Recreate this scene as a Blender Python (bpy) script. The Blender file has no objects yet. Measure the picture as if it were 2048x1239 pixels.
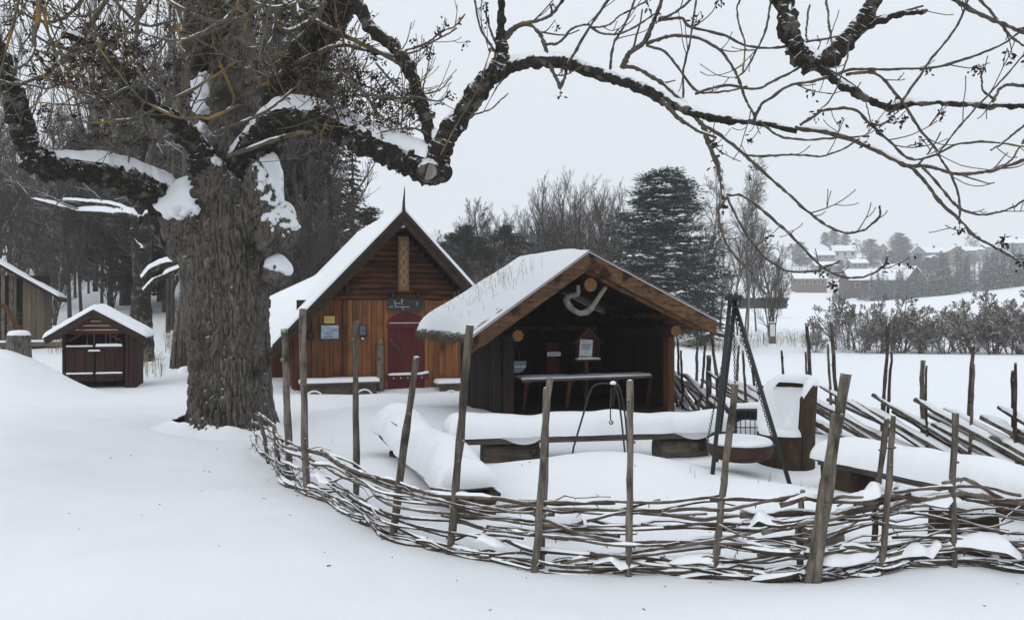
import bpy, math, random
import numpy as np
from mathutils import Vector, Matrix

scene = bpy.context.scene
COL = scene.collection
R = math.radians
F, CX, CY, EYE = 1607.0, 1024.0, 619.5, 1.65      # focal length in photo pixels, principal point, eye height

# ------------------------------------------------------------------ camera, sky, sun, exposure
cam_data = bpy.data.cameras.new('camera')
cam_data.sensor_width = 36.0
cam_data.lens = 36.0 * F / 2048.0
cam_data.clip_start = 0.05
cam_data.clip_end = 5000.0
cam = bpy.data.objects.new('camera', cam_data)
cam.location = (0, 0, EYE)
cam.rotation_euler = (R(90), 0, 0)
COL.objects.link(cam)
scene.camera = cam

world = bpy.data.worlds.new('World')
scene.world = world
world.use_nodes = True
wn, wl = world.node_tree.nodes, world.node_tree.links
bg = wn['Background']
sky = wn.new('ShaderNodeTexSky')
sky.sky_type = 'NISHITA'
sky.sun_disc = False
sky.sun_elevation = R(40)
sky.sun_rotation = R(220)
hs = wn.new('ShaderNodeHueSaturation')
hs.inputs['Saturation'].default_value = 0.25
wl.new(sky.outputs[0], hs.inputs['Color'])
mx = wn.new('ShaderNodeMix'); mx.data_type = 'RGBA'
mx.inputs['Factor'].default_value = 0.94           # an even cloud deck hides nearly all of the clear sky
wl.new(hs.outputs[0], mx.inputs['A'])
wtc = wn.new('ShaderNodeTexCoord'); wsp = wn.new('ShaderNodeSeparateXYZ'); wl.new(wtc.outputs['Generated'], wsp.inputs[0])
wmr = wn.new('ShaderNodeMapRange'); wmr.inputs['From Min'].default_value = 0.0; wmr.inputs['From Max'].default_value = 1.0
wmr.inputs['To Min'].default_value = 0.95; wmr.inputs['To Max'].default_value = 1.3   # an overcast sky is brightest overhead
wl.new(wsp.outputs['Z'], wmr.inputs['Value'])
wsc = wn.new('ShaderNodeVectorMath'); wsc.operation = 'SCALE'; wsc.inputs[0].default_value = (6.95, 7.4, 7.9); wl.new(wmr.outputs[0], wsc.inputs['Scale'])
wl.new(wsc.outputs[0], mx.inputs['B'])
wl.new(mx.outputs['Result'], bg.inputs['Color'])
bg.inputs['Strength'].default_value = 0.1

sun_data = bpy.data.lights.new('sun', 'SUN')
sun_data.energy = 0.7
sun_data.angle = R(40)
sun_data.color = (1.0, 0.97, 0.93)
sun = bpy.data.objects.new('sun', sun_data)
sun.rotation_euler = (R(50), 0, R(-40))
sun.location = (0, -5, 30)
COL.objects.link(sun)

scene.view_settings.view_transform = 'Standard'
scene.view_settings.look = 'None'
scene.view_settings.exposure = 0.14
scene.view_settings.gamma = 1.0
scene.render.engine = 'CYCLES'
cy = scene.cycles
cy.max_bounces = 4; cy.diffuse_bounces = 2; cy.glossy_bounces = 2; cy.transmission_bounces = 2
cy.volume_bounces = 1; cy.transparent_max_bounces = 12
cy.use_denoising = True
try:
    cy.denoiser = 'OPENIMAGEDENOISE'; cy.denoising_prefilter = 'ACCURATE'
except Exception:
    pass
cy.caustics_reflective = False; cy.caustics_refractive = False

# ------------------------------------------------------------------ helpers
def A(*p): return np.array(p, dtype=float)
def P(u, v, y): return A((u - CX) / F * y, y, EYE - (v - CY) / F * y)

def vnoise(p, seed=0):
    p = np.asarray(p, float)
    i = np.floor(p).astype(np.int64); f = p - i
    w = f * f * (3 - 2 * f)
    def h(ix, iy, iz):
        n = (ix * 374761393 + iy * 668265263 + iz * 1442695041 + seed * 974711) & 0xffffffff
        n = ((n ^ (n >> 13)) * 1274126177) & 0xffffffff
        n = ((n ^ (n >> 16)) * 2246822519) & 0xffffffff
        return ((n ^ (n >> 15)) & 0xffffff) / float(0xffffff)
    x, y, z = i[..., 0], i[..., 1], i[..., 2]
    wx, wy, wz = w[..., 0], w[..., 1], w[..., 2]
    r = 0
    for dx in (0, 1):
        for dy in (0, 1):
            for dz in (0, 1):
                r = r + h(x + dx, y + dy, z + dz) * (wx if dx else 1 - wx) * (wy if dy else 1 - wy) * (wz if dz else 1 - wz)
    return r
def fnoise(p, octaves=3, seed=0):
    p = np.asarray(p, float); r = 0; a = 0.5; s = 0
    for o in range(octaves):
        r = r + a * vnoise(p, seed + o * 17); s += a; a *= 0.5; p = p * 2.03
    return r / s
def n2(x, y, f, seed=0, o=2):
    x = np.asarray(x, float); y = np.asarray(y, float)
    return fnoise(np.stack([x * f, y * f, np.zeros_like(x) + 0.37], -1), o, seed) - 0.5
def sstep(a, b, x):
    t = np.clip((np.asarray(x, float) - a) / (b - a), 0, 1)
    return t * t * (3 - 2 * t)

def spline(pts, n):
    pts = np.asarray(pts, float)
    if len(pts) < 3: 
        t = np.linspace(0, 1, n)[:, None]
        return pts[0] * (1 - t) + pts[-1] * t
    ext = np.vstack([2 * pts[0] - pts[1], pts, 2 * pts[-1] - pts[-2]])
    out = []
    m = len(pts) - 1
    for q in np.linspace(0, m - 1e-9, n):
        i = int(q); t = q - i
        p0, p1, p2, p3 = ext[i:i + 4]
        out.append(0.5 * (2 * p1 + (p2 - p0) * t + (2 * p0 - 5 * p1 + 4 * p2 - p3) * t * t + (3 * p1 - p0 - 3 * p2 + p3) * t ** 3))
    return np.array(out)

def frames(path):
    t = np.gradient(path, axis=0)
    t /= np.linalg.norm(t, axis=1)[:, None] + 1e-12
    up = A(0, 0, 1) if abs(t[0][2]) < 0.9 else A(1, 0, 0)
    n = np.cross(up, t[0]); n /= np.linalg.norm(n)
    N = [n]
    for i in range(1, len(path)):
        n = n - t[i] * np.dot(n, t[i]); n = n / (np.linalg.norm(n) + 1e-12); N.append(n)
    N = np.array(N)
    return t, N, np.cross(t, N)

class MB:
    def __init__(s): s.v = []; s.q = []; s.t = []; s.n = 0
    def add(s, V, Q=None, T=None):
        V = np.asarray(V, float).reshape(-1, 3)
        if Q is not None and len(Q): s.q.append(np.asarray(Q, int).reshape(-1, 4) + s.n)
        if T is not None and len(T): s.t.append(np.asarray(T, int).reshape(-1, 3) + s.n)
        s.v.append(V); s.n += len(V); return s
    def obox(s, o, ax, ay, az):
        o, ax, ay, az = map(lambda k: np.asarray(k, float), (o, ax, ay, az))
        V = [o + i * ax + j * ay + k * az for k in (0, 1) for j in (0, 1) for i in (0, 1)]
        return s.add(V, [(0, 2, 3, 1), (4, 5, 7, 6), (0, 1, 5, 4), (2, 6, 7, 3), (0, 4, 6, 2), (1, 3, 7, 5)])
    def box(s, lo, hi):
        lo, hi = np.asarray(lo, float), np.asarray(hi, float); d = hi - lo
        return s.obox(lo, (d[0], 0, 0), (0, d[1], 0), (0, 0, d[2]))
    def prism(s, poly, vec):                       # convex or not, polygon in order, extruded along vec
        p = np.asarray(poly, float); n = len(p); V = np.vstack([p, p + np.asarray(vec, float)])
        Q = [(i, (i + 1) % n, n + (i + 1) % n, n + i) for i in range(n)]
        c = np.vstack([p.mean(0), p.mean(0) + np.asarray(vec, float)]); V = np.vstack([V, c])
        T = [(2 * n, (i + 1) % n, i) for i in range(n)] + [(2 * n + 1, n + i, n + (i + 1) % n) for i in range(n)]
        return s.add(V, Q, T)
    def tube(s, path, rad, seg=6, cap=True, wob=0.0, seed=0, sq=1.0):
        path = np.asarray(path, float); n = len(path)
        rad = np.broadcast_to(np.asarray(rad, float), (n,))
        t, N, B = frames(path)
        a = np.arange(seg) / seg * 2 * math.pi
        ring = np.cos(a)[None, :, None] * N[:, None, :] + np.sin(a)[None, :, None] * B[:, None, :] * sq
        rr = rad[:, None] * np.ones(seg)[None, :]
        if wob:
            rr = rr * (1 + wob * (np.random.RandomState(seed).rand(n, seg) - 0.5) * 2)
        V = (path[:, None, :] + ring * rr[..., None]).reshape(-1, 3)
        i = np.arange(n - 1)[:, None] * seg; j = np.arange(seg)[None, :]; k = (j + 1) % seg
        Q = np.stack([i + j, i + k, i + seg + k, i + seg + j], -1).reshape(-1, 4)
        T = []
        if cap:
            V = np.vstack([V, path[0], path[-1]]); c0 = n * seg
            T = [(c0, (q + 1) % seg, q) for q in range(seg)] + [(c0 + 1, (n - 1) * seg + q, (n - 1) * seg + (q + 1) % seg) for q in range(seg)]
        return s.add(V, Q, T)
    def twigs(s, items, seg=3):                    # many thin open tubes at once: items of (points, radii)
        by = {}
        for p, r in items: by.setdefault(len(p), []).append((p, r))
        a = np.arange(seg) / seg * 2 * math.pi
        for n, its in by.items():
            Pt = np.array([k[0] for k in its]); Rd = np.array([k[1] for k in its]); m = len(its)
            t = np.gradient(Pt, axis=1); t /= np.linalg.norm(t, axis=2)[..., None] + 1e-12
            ref = np.where(np.abs(t[:, :1, 2:3]) < 0.8, A(0, 0, 1), A(1, 0, 0)) * np.ones((m, n, 1))
            N = np.cross(ref, t); N /= np.linalg.norm(N, axis=2)[..., None] + 1e-9; B = np.cross(t, N)
            V = Pt[:, :, None, :] + (np.cos(a)[None, None, :, None] * N[:, :, None, :] + np.sin(a)[None, None, :, None] * B[:, :, None, :]) * Rd[:, :, None, None]
            i = np.arange(m)[:, None, None] * n * seg + np.arange(n - 1)[None, :, None] * seg; j = np.arange(seg)[None, None, :]; k = (j + 1) % seg
            s.add(V.reshape(-1, 3), np.stack([i + j, i + k, i + seg + k, i + seg + j], -1).reshape(-1, 4))
        return s
    def lathe(s, c, prof, seg=20, ax=None):         # prof: (radius, height)
        c = np.asarray(c, float)
        a = np.arange(seg) / seg * 2 * math.pi
        V = np.concatenate([np.stack([c[0] + r * np.cos(a), c[1] + r * np.sin(a), np.full(seg, c[2] + z)], -1) for r, z in prof])
        n = len(prof); i = np.arange(n - 1)[:, None] * seg; j = np.arange(seg)[None, :]; k = (j + 1) % seg
        return s.add(V, np.stack([i + j, i + k, i + seg + k, i + seg + j], -1).reshape(-1, 4))
    def grid(s, V):                                # V: (m, n, 3)
        m, n = V.shape[:2]
        i = np.arange(m - 1)[:, None] * n; j = np.arange(n - 1)[None, :]
        return s.add(V.reshape(-1, 3), np.stack([i + j, i + j + 1, i + n + j + 1, i + n + j], -1).reshape(-1, 4))
    def mesh(s, name, mat, smooth=False, off=None):
        V = np.vstack(s.v)
        if off is not None: V = V - np.asarray(off, float)
        Q = np.vstack(s.q) if s.q else np.zeros((0, 4), int)
        T = np.vstack(s.t) if s.t else np.zeros((0, 3), int)
        me = bpy.data.meshes.new(name)
        me.vertices.add(len(V)); me.vertices.foreach_set('co', V.astype(np.float32).ravel())
        li = np.concatenate([Q.ravel(), T.ravel()]).astype(np.int32)
        me.loops.add(len(li)); me.loops.foreach_set('vertex_index', li)
        me.polygons.add(len(Q) + len(T))
        st = np.concatenate([np.arange(len(Q)) * 4, len(Q) * 4 + np.arange(len(T)) * 3]).astype(np.int32)
        me.polygons.foreach_set('loop_start', st)
        me.polygons.foreach_set('use_smooth', np.full(len(st), smooth, dtype=bool))
        me.update(calc_edges=True); me.validate()
        if mat: me.materials.append(mat)
        return me

def tag(o, label=None, cat=None, group=None, kind=None):
    if label: o['label'] = label
    if cat: o['category'] = cat
    if group: o['group'] = group
    if kind: o['kind'] = kind
    return o
def thing(name, label, cat, loc=(0, 0, 0), rz=0.0, group=None):
    o = bpy.data.objects.new(name, None); COL.objects.link(o)
    o.empty_display_size = 0.2
    o.location = [float(k) for k in loc]; o.rotation_euler = (0, 0, rz)
    return tag(o, label, cat, group)
def root_of(o):
    while o.parent: o = o.parent
    return o
def part(name, mb, mat, parent=None, smooth=False, local=False, label=None, kind=None):
    """links mb as one mesh object; unless local, mb is in world space and the root Empty is unrotated"""
    off = None
    if parent is not None and not local: off = root_of(parent).location
    o = bpy.data.objects.new(name, mb.mesh(name, mat, smooth, off)); COL.objects.link(o)
    if parent is not None: o.parent = parent
    return tag(o, label, kind=kind)
def copy_tree(o, parent=None):
    c = o.copy(); COL.objects.link(c); c.parent = parent
    for ch in list(o.children): copy_tree(ch, c)
    return c

# ------------------------------------------------------------------ materials
def new_mat(name):
    m = bpy.data.materials.new(name); m.use_nodes = True
    nt = m.node_tree; b = nt.nodes['Principled BSDF']
    b.inputs['Specular IOR Level'].default_value = 0.25
    return m, nt.nodes, nt.links, b
def c4(c): return (c[0], c[1], c[2], 1.0)
SNOWC = (0.84, 0.86, 0.89)
def add_dust(N, L, col_out, amount, lo=0.35, hi=0.85, scale=9.0):
    """fresh snow lying on whatever faces up"""
    g = N.new('ShaderNodeNewGeometry'); sx = N.new('ShaderNodeSeparateXYZ'); L.new(g.outputs['Normal'], sx.inputs[0])
    tc = N.new('ShaderNodeTexCoord'); nz = N.new('ShaderNodeTexNoise'); nz.inputs['Scale'].default_value = scale; nz.inputs['Detail'].default_value = 5
    L.new(tc.outputs['Object'], nz.inputs['Vector'])
    ad = N.new('ShaderNodeMath'); ad.operation = 'MULTIPLY_ADD'; ad.inputs[1].default_value = 1.3; L.new(nz.outputs[0], ad.inputs[0])
    sb = N.new('ShaderNodeMath'); sb.operation = 'SUBTRACT'; sb.inputs[1].default_value = 0.65; L.new(sx.outputs['Z'], sb.inputs[0]); L.new(sb.outputs[0], ad.inputs[2])
    mr = N.new('ShaderNodeMapRange'); mr.inputs['From Min'].default_value = lo; mr.inputs['From Max'].default_value = hi
    mr.inputs['To Max'].default_value = amount; L.new(ad.outputs[0], mr.inputs['Value'])
    mix = N.new('ShaderNodeMix'); mix.data_type = 'RGBA'; L.new(mr.outputs[0], mix.inputs['Factor']); L.new(col_out, mix.inputs['A'])
    mix.inputs['B'].default_value = c4(SNOWC)
    return mix.outputs['Result']
def rough_mat(name, c1, c2, c3=None, scale=(6, 6, 6), rough=0.85, bump=0.4, bumpd=0.01, dust=0.0, dlo=0.35, dhi=0.85, dscale=9.0, vary=0.25, detail=6, metal=0.0, spec=0.25, c3amt=(0.58, 0.7), c3scale=2.5, huev=0.0):
    """noise-grained surface: c1..c2 along the grain, patches of c3, each piece a little different"""
    m, N, L, b = new_mat(name)
    tc = N.new('ShaderNodeTexCoord'); mp = N.new('ShaderNodeMapping'); mp.inputs['Scale'].default_value = scale
    oi = N.new('ShaderNodeObjectInfo')
    va = N.new('ShaderNodeVectorMath'); va.operation = 'ADD'
    cx = N.new('ShaderNodeCombineXYZ')
    ml = N.new('ShaderNodeMath'); ml.operation = 'MULTIPLY'; ml.inputs[1].default_value = 37.0; L.new(oi.outputs['Random'], ml.inputs[0])
    for k in range(3): L.new(ml.outputs[0], cx.inputs[k])
    L.new(tc.outputs['Object'], va.inputs[0]); L.new(cx.outputs[0], va.inputs[1]); L.new(va.outputs[0], mp.inputs['Vector'])
    nz = N.new('ShaderNodeTexNoise'); nz.inputs['Scale'].default_value = 1.0; nz.inputs['Detail'].default_value = detail; nz.inputs['Roughness'].default_value = 0.65
    L.new(mp.outputs[0], nz.inputs['Vector'])
    cr = N.new('ShaderNodeValToRGB'); cr.color_ramp.elements[0].position = 0.32; cr.color_ramp.elements[1].position = 0.68
    cr.color_ramp.elements[0].color = c4(c1); cr.color_ramp.elements[1].color = c4(c2); L.new(nz.outputs[0], cr.inputs[0])
    col = cr.outputs[0]
    if c3 is not None:
        n3 = N.new('ShaderNodeTexNoise'); n3.inputs['Scale'].default_value = c3scale; n3.inputs['Detail'].default_value = 4; L.new(va.outputs[0], n3.inputs['Vector'])
        m3 = N.new('ShaderNodeMapRange'); m3.inputs['From Min'].default_value = c3amt[0]; m3.inputs['From Max'].default_value = c3amt[1]; L.new(n3.outputs[0], m3.inputs['Value'])
        mx3 = N.new('ShaderNodeMix'); mx3.data_type = 'RGBA'; L.new(m3.outputs[0], mx3.inputs['Factor']); L.new(col, mx3.inputs['A']); mx3.inputs['B'].default_value = c4(c3)
        col = mx3.outputs['Result']
    if vary:
        hv = N.new('ShaderNodeHueSaturation'); mr = N.new('ShaderNodeMapRange'); mr.inputs['To Min'].default_value = 1 - vary; mr.inputs['To Max'].default_value = 1 + vary
        L.new(oi.outputs['Random'], mr.inputs['Value']); L.new(mr.outputs[0], hv.inputs['Value']); L.new(col, hv.inputs['Color']); col = hv.outputs[0]
        if huev:
            mh = N.new('ShaderNodeMapRange'); mh.inputs['To Min'].default_value = 0.5 - huev; mh.inputs['To Max'].default_value = 0.5 + huev
            w2 = N.new('ShaderNodeMath'); w2.operation = 'FRACT'; m7 = N.new('ShaderNodeMath'); m7.operation = 'MULTIPLY'; m7.inputs[1].default_value = 7.31
            L.new(oi.outputs['Random'], m7.inputs[0]); L.new(m7.outputs[0], w2.inputs[0]); L.new(w2.outputs[0], mh.inputs['Value']); L.new(mh.outputs[0], hv.inputs['Hue'])
    if dust: col = add_dust(N, L, col, dust, dlo, dhi, dscale)
    L.new(col, b.inputs['Base Color'])
    b.inputs['Roughness'].default_value = rough; b.inputs['Metallic'].default_value = metal; b.inputs['Specular IOR Level'].default_value = spec
    if bump:
        bp = N.new('ShaderNodeBump'); bp.inputs['Strength'].default_value = bump; bp.inputs['Distance'].default_value = bumpd
        L.new(nz.outputs[0], bp.inputs['Height']); L.new(bp.outputs[0], b.inputs['Normal'])
    return m
def snow_mat(name, c=SNOWC, fine=60.0, bump=0.25, dist=0.01):
    m, N, L, b = new_mat(name)
    tc = N.new('ShaderNodeTexCoord'); n1 = N.new('ShaderNodeTexNoise'); n1.inputs['Scale'].default_value = fine; n1.inputs['Detail'].default_value = 4
    nb = N.new('ShaderNodeTexNoise'); nb.inputs['Scale'].default_value = 2.2; nb.inputs['Detail'].default_value = 3
    L.new(tc.outputs['Object'], n1.inputs['Vector']); L.new(tc.outputs['Object'], nb.inputs['Vector'])
    cr = N.new('ShaderNodeValToRGB'); cr.color_ramp.elements[0].position = 0.3; cr.color_ramp.elements[1].position = 0.7
    cr.color_ramp.elements[0].color = c4([k * 0.975 for k in c]); cr.color_ramp.elements[1].color = c4(c)
    L.new(nb.outputs[0], cr.inputs[0]); L.new(cr.outputs[0], b.inputs['Base Color'])
    b.inputs['Roughness'].default_value = 0.75; b.inputs['Specular IOR Level'].default_value = 0.2
    bp = N.new('ShaderNodeBump'); bp.inputs['Strength'].default_value = bump; bp.inputs['Distance'].default_value = dist
    L.new(n1.outputs[0], bp.inputs['Height']); L.new(bp.outputs[0], b.inputs['Normal'])
    return m
def plain_mat(name, c, rough=0.6, metal=0.0, spec=0.3):
    return rough_mat(name, [k * 0.85 for k in c], [min(1, k * 1.1) for k in c], scale=(9, 9, 9), rough=rough, metal=metal, spec=spec, vary=0.06, bump=0.12, bumpd=0.004)

M = {}
M['ground_snow'] = snow_mat('ground_snow', fine=38.0, bump=0.22, dist=0.012)
M['snow'] = snow_mat('lying_snow', fine=55.0, bump=0.35, dist=0.012)
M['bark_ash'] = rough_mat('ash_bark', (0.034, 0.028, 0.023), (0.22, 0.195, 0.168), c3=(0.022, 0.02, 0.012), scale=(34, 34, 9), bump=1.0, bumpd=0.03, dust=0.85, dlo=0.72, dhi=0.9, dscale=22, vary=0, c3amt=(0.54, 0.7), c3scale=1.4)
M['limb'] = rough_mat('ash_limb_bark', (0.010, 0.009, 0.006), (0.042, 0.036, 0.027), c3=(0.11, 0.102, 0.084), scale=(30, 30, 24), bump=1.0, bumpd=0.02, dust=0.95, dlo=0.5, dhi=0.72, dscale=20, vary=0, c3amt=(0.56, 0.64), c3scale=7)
M['twig'] = rough_mat('ash_twig_bark', (0.06, 0.05, 0.037), (0.14, 0.12, 0.092), c3=(0.24, 0.145, 0.025), scale=(14, 14, 14), bump=0.3, bumpd=0.004, dust=0.5, dlo=0.75, dhi=1.0, dscale=14, vary=0, c3amt=(0.55, 0.66), c3scale=2.6)
M['twig_dark'] = rough_mat('brown_twig_bark', (0.045, 0.037, 0.029), (0.115, 0.097, 0.078), c3=(0.19, 0.125, 0.04), scale=(14, 14, 14), bump=0.3, bumpd=0.004, dust=0.5, dlo=0.75, dhi=1.0, dscale=14, vary=0, c3amt=(0.62, 0.75), c3scale=3.0)
M['key'] = rough_mat('ash_key_brown', (0.022, 0.012, 0.01), (0.05, 0.024, 0.018), scale=(40, 40, 40), vary=0, bump=0)
M['plank_orange'] = rough_mat('tarred_orange_plank', (0.13, 0.046, 0.014), (0.32, 0.135, 0.043), c3=(0.05, 0.018, 0.008), scale=(30, 30, 1.6), bump=0.4, bumpd=0.006, vary=0.16, rough=0.6, c3amt=(0.52, 0.78), c3scale=1.3, huev=0.006)
M['plank_mid'] = rough_mat('red_orange_plank', (0.085, 0.028, 0.01), (0.22, 0.08, 0.026), c3=(0.035, 0.013, 0.007), scale=(30, 30, 1.6), bump=0.4, bumpd=0.006, vary=0.18, rough=0.6, c3amt=(0.5, 0.75), c3scale=1.2, huev=0.006)  # between rust and orange; shade on the upper boards is put into the tone
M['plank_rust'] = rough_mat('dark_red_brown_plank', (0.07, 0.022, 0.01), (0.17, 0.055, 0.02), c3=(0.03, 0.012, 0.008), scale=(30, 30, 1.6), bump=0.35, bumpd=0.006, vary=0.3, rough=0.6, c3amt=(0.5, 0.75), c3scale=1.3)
M['log_orange'] = rough_mat('tarred_shaded_log', (0.04, 0.013, 0.006), (0.125, 0.043, 0.015), c3=(0.013, 0.006, 0.004), scale=(1.6, 30, 30), bump=0.35, bumpd=0.006, vary=0.25, rough=0.6, c3amt=(0.48, 0.72), c3scale=1.2)  # dark tar, plus the roof overhang's shade put into the log colour
M['barge_dark'] = rough_mat('dark_brown_board', (0.02, 0.013, 0.009), (0.046, 0.031, 0.022), scale=(4, 20, 12), bump=0.4, bumpd=0.006, vary=0.15)
M['barge_brown'] = rough_mat('brown_knotty_board', (0.045, 0.023, 0.011), (0.19, 0.102, 0.05), c3=(0.022, 0.012, 0.007), scale=(4, 30, 22), bump=0.45, bumpd=0.008, vary=0.15, c3amt=(0.54, 0.66), c3scale=4)
M['shelter_wall'] = rough_mat('tarred_shaded_plank', (0.006, 0.004, 0.003), (0.022, 0.012, 0.007), c3=(0.045, 0.018, 0.008), scale=(28, 28, 1.5), bump=0.4, bumpd=0.006, vary=0.4, c3amt=(0.6, 0.8), c3scale=1.4)  # dark wood, lowered to near black with the interior shade in its colour
M['shelter_frame'] = rough_mat('brown_frame_timber', (0.05, 0.021, 0.009), (0.13, 0.055, 0.021), scale=(20, 20, 2), bump=0.4, bumpd=0.006, vary=0.2)
M['log_end'] = rough_mat('sawn_log_end', (0.13, 0.062, 0.022), (0.27, 0.14, 0.05), scale=(30, 3, 30), vary=0.1, bump=0.3, bumpd=0.004)
M['weathered'] = rough_mat('weathered_grey_wood', (0.042, 0.034, 0.026), (0.2, 0.17, 0.136), c3=(0.034, 0.03, 0.021), scale=(34, 34, 5), bump=0.7, bumpd=0.008, dust=0.8, dlo=0.75, dhi=1.0, vary=0.3, c3amt=(0.54, 0.7), c3scale=5, huev=0.01)
M['stick'] = rough_mat('woven_branch_wood', (0.05, 0.039, 0.03), (0.175, 0.145, 0.112), c3=(0.055, 0.028, 0.025), scale=(9, 9, 22), bump=0.6, bumpd=0.005, dust=0.9, dlo=0.6, dhi=0.9, dscale=16, vary=0.4, c3amt=(0.5, 0.66), c3scale=1.5, huev=0.012)
M['stick_dark'] = rough_mat('dark_bark_branch', (0.022, 0.016, 0.013), (0.078, 0.057, 0.044), c3=(0.105, 0.088, 0.07), scale=(16, 16, 16), bump=0.8, bumpd=0.008, dust=0.9, dlo=0.55, dhi=0.85, dscale=16, vary=0.3, c3amt=(0.56, 0.68), c3scale=4)
M['bench_wood'] = rough_mat('grey_brown_bench_wood', (0.06, 0.046, 0.036), (0.15, 0.12, 0.095), c3=(0.05, 0.048, 0.034), scale=(5, 12, 20), bump=0.6, bumpd=0.008, vary=0.25, c3amt=(0.52, 0.7))
M['chair_wood'] = rough_mat('dark_carved_stump_wood', (0.022, 0.014, 0.009), (0.058, 0.037, 0.023), c3=(0.08, 0.064, 0.05), scale=(16, 16, 3), bump=0.5, bumpd=0.008, vary=0.1, c3amt=(0.62, 0.72), c3scale=5)
M['door_red'] = rough_mat('dark_red_door_paint', (0.072, 0.009, 0.012), (0.105, 0.014, 0.018), scale=(24, 24, 2), bump=0.25, bumpd=0.004, vary=0.08, rough=0.55)
M['maroon'] = rough_mat('maroon_board', (0.05, 0.01, 0.01), (0.085, 0.018, 0.016), scale=(24, 24, 2), bump=0.2, bumpd=0.003, vary=0.1)
M['hut_wood'] = rough_mat('dark_red_brown_hut_board', (0.02, 0.01, 0.008), (0.048, 0.021, 0.017), scale=(26, 26, 2), bump=0.45, bumpd=0.006, vary=0.3)
M['hut_gable'] = rough_mat('red_brown_hut_board', (0.055, 0.017, 0.01), (0.12, 0.04, 0.022), scale=(2, 26, 26), bump=0.45, bumpd=0.006, vary=0.25)
M['barn_wood'] = rough_mat('grey_barn_plank', (0.09, 0.07, 0.05), (0.19, 0.155, 0.115), c3=(0.2, 0.095, 0.035), scale=(20, 20, 1.6), bump=0.5, bumpd=0.006, vary=0.35, c3amt=(0.6, 0.75), c3scale=0.8)
M['carved'] = rough_mat('carved_board', (0.12, 0.062, 0.028), (0.24, 0.14, 0.07), scale=(30, 30, 30), bump=0.5, bumpd=0.006, vary=0.0)
M['carved_light'] = rough_mat('carving_relief', (0.26, 0.165, 0.085), (0.4, 0.27, 0.15), scale=(30, 30, 30), bump=0.3, bumpd=0.004, vary=0.0)
M['slate'] = rough_mat('black_board', (0.03, 0.033, 0.032), (0.055, 0.058, 0.055), scale=(9, 9, 9), bump=0.15, vary=0)
M['iron'] = rough_mat('black_iron', (0.012, 0.012, 0.014), (0.028, 0.027, 0.028), scale=(20, 20, 20), rough=0.55, bump=0.3, bumpd=0.003, vary=0.1, spec=0.4)
M['rust'] = rough_mat('rusty_iron', (0.03, 0.018, 0.014), (0.075, 0.036, 0.022), c3=(0.14, 0.062, 0.022), scale=(14, 14, 14), rough=0.7, bump=0.3, bumpd=0.004, vary=0.1, c3amt=(0.6, 0.8), c3scale=4)
M['paper'] = plain_mat('white_paper', (0.72, 0.74, 0.76), 0.5)
M['ink'] = plain_mat('black_print', (0.05, 0.05, 0.06), 0.6)
M['chalk'] = plain_mat('chalk_mark', (0.6, 0.62, 0.62), 0.9)
M['yellow'] = plain_mat('yellow_sign_face', (0.72, 0.52, 0.15), 0.5)
M['yellow_ink'] = plain_mat('brown_print', (0.25, 0.17, 0.05), 0.5)
M['poster'] = rough_mat('blue_white_poster', (0.2, 0.29, 0.4), (0.56, 0.63, 0.7), scale=(5, 5, 9), vary=0, bump=0, rough=0.25)
M['poster_dark'] = plain_mat('poster_print', (0.12, 0.17, 0.24), 0.3)
M['black_plastic'] = plain_mat('black_plastic', (0.02, 0.022, 0.026), 0.35)
M['grey_plastic'] = plain_mat('grey_plate', (0.13, 0.15, 0.18), 0.35)
M['turf'] = rough_mat('dry_turf', (0.075, 0.062, 0.03), (0.2, 0.17, 0.1), scale=(30, 30, 30), bump=1.0, bumpd=0.03, dust=0.6, dlo=0.7, dhi=1.0, vary=0.2)
M['grass'] = rough_mat('dry_grass', (0.2, 0.16, 0.09), (0.36, 0.3, 0.19), scale=(9, 9, 9), bump=0, vary=0.2)
M['drift'] = rough_mat('bleached_driftwood', (0.11, 0.095, 0.082), (0.28, 0.255, 0.23), scale=(16, 16, 5), bump=0.6, bumpd=0.006, vary=0)
M['far_bark'] = rough_mat('grey_bark', (0.036, 0.031, 0.026), (0.1, 0.088, 0.074), scale=(5, 5, 2), bump=0.3, bumpd=0.02, dust=0.55, dlo=0.6, dhi=0.9, dscale=1.5, vary=0.2)
M['far_twig'] = rough_mat('grey_brown_twigs', (0.042, 0.035, 0.029), (0.105, 0.09, 0.074), scale=(3, 3, 3), bump=0, dust=0.6, dlo=0.45, dhi=0.85, dscale=1.5, vary=0.22)
M['birch_bark'] = rough_mat('birch_bark', (0.1, 0.09, 0.08), (0.34, 0.32, 0.3), scale=(4, 4, 9), bump=0.2, vary=0.1)
M['needle'] = rough_mat('conifer_needles', (0.009, 0.016, 0.010), (0.03, 0.044, 0.027), scale=(2.2, 2.2, 2.2), bump=0, dust=0.45, dlo=0.55, dhi=0.95, dscale=1.6, vary=0.2)
M['needle_brown'] = rough_mat('dark_spruce_needles', (0.013, 0.014, 0.009), (0.042, 0.04, 0.027), scale=(2.2, 2.2, 2.2), bump=0, dust=0.22, dlo=0.7, dhi=1.1, dscale=1.6, vary=0.2)
M['needle_snowy'] = rough_mat('snow_dusted_needles', (0.016, 0.026, 0.018), (0.044, 0.062, 0.04), scale=(1.6, 1.6, 1.6), bump=0, dust=0.6, dlo=0.4, dhi=0.85, dscale=1.1, vary=0.15)
M['bush_twig'] = rough_mat('brown_bush_twigs', (0.065, 0.05, 0.04), (0.16, 0.13, 0.105), scale=(3, 3, 3), bump=0, dust=0.75, dlo=0.45, dhi=0.8, dscale=2.5, vary=0.15)
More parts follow.
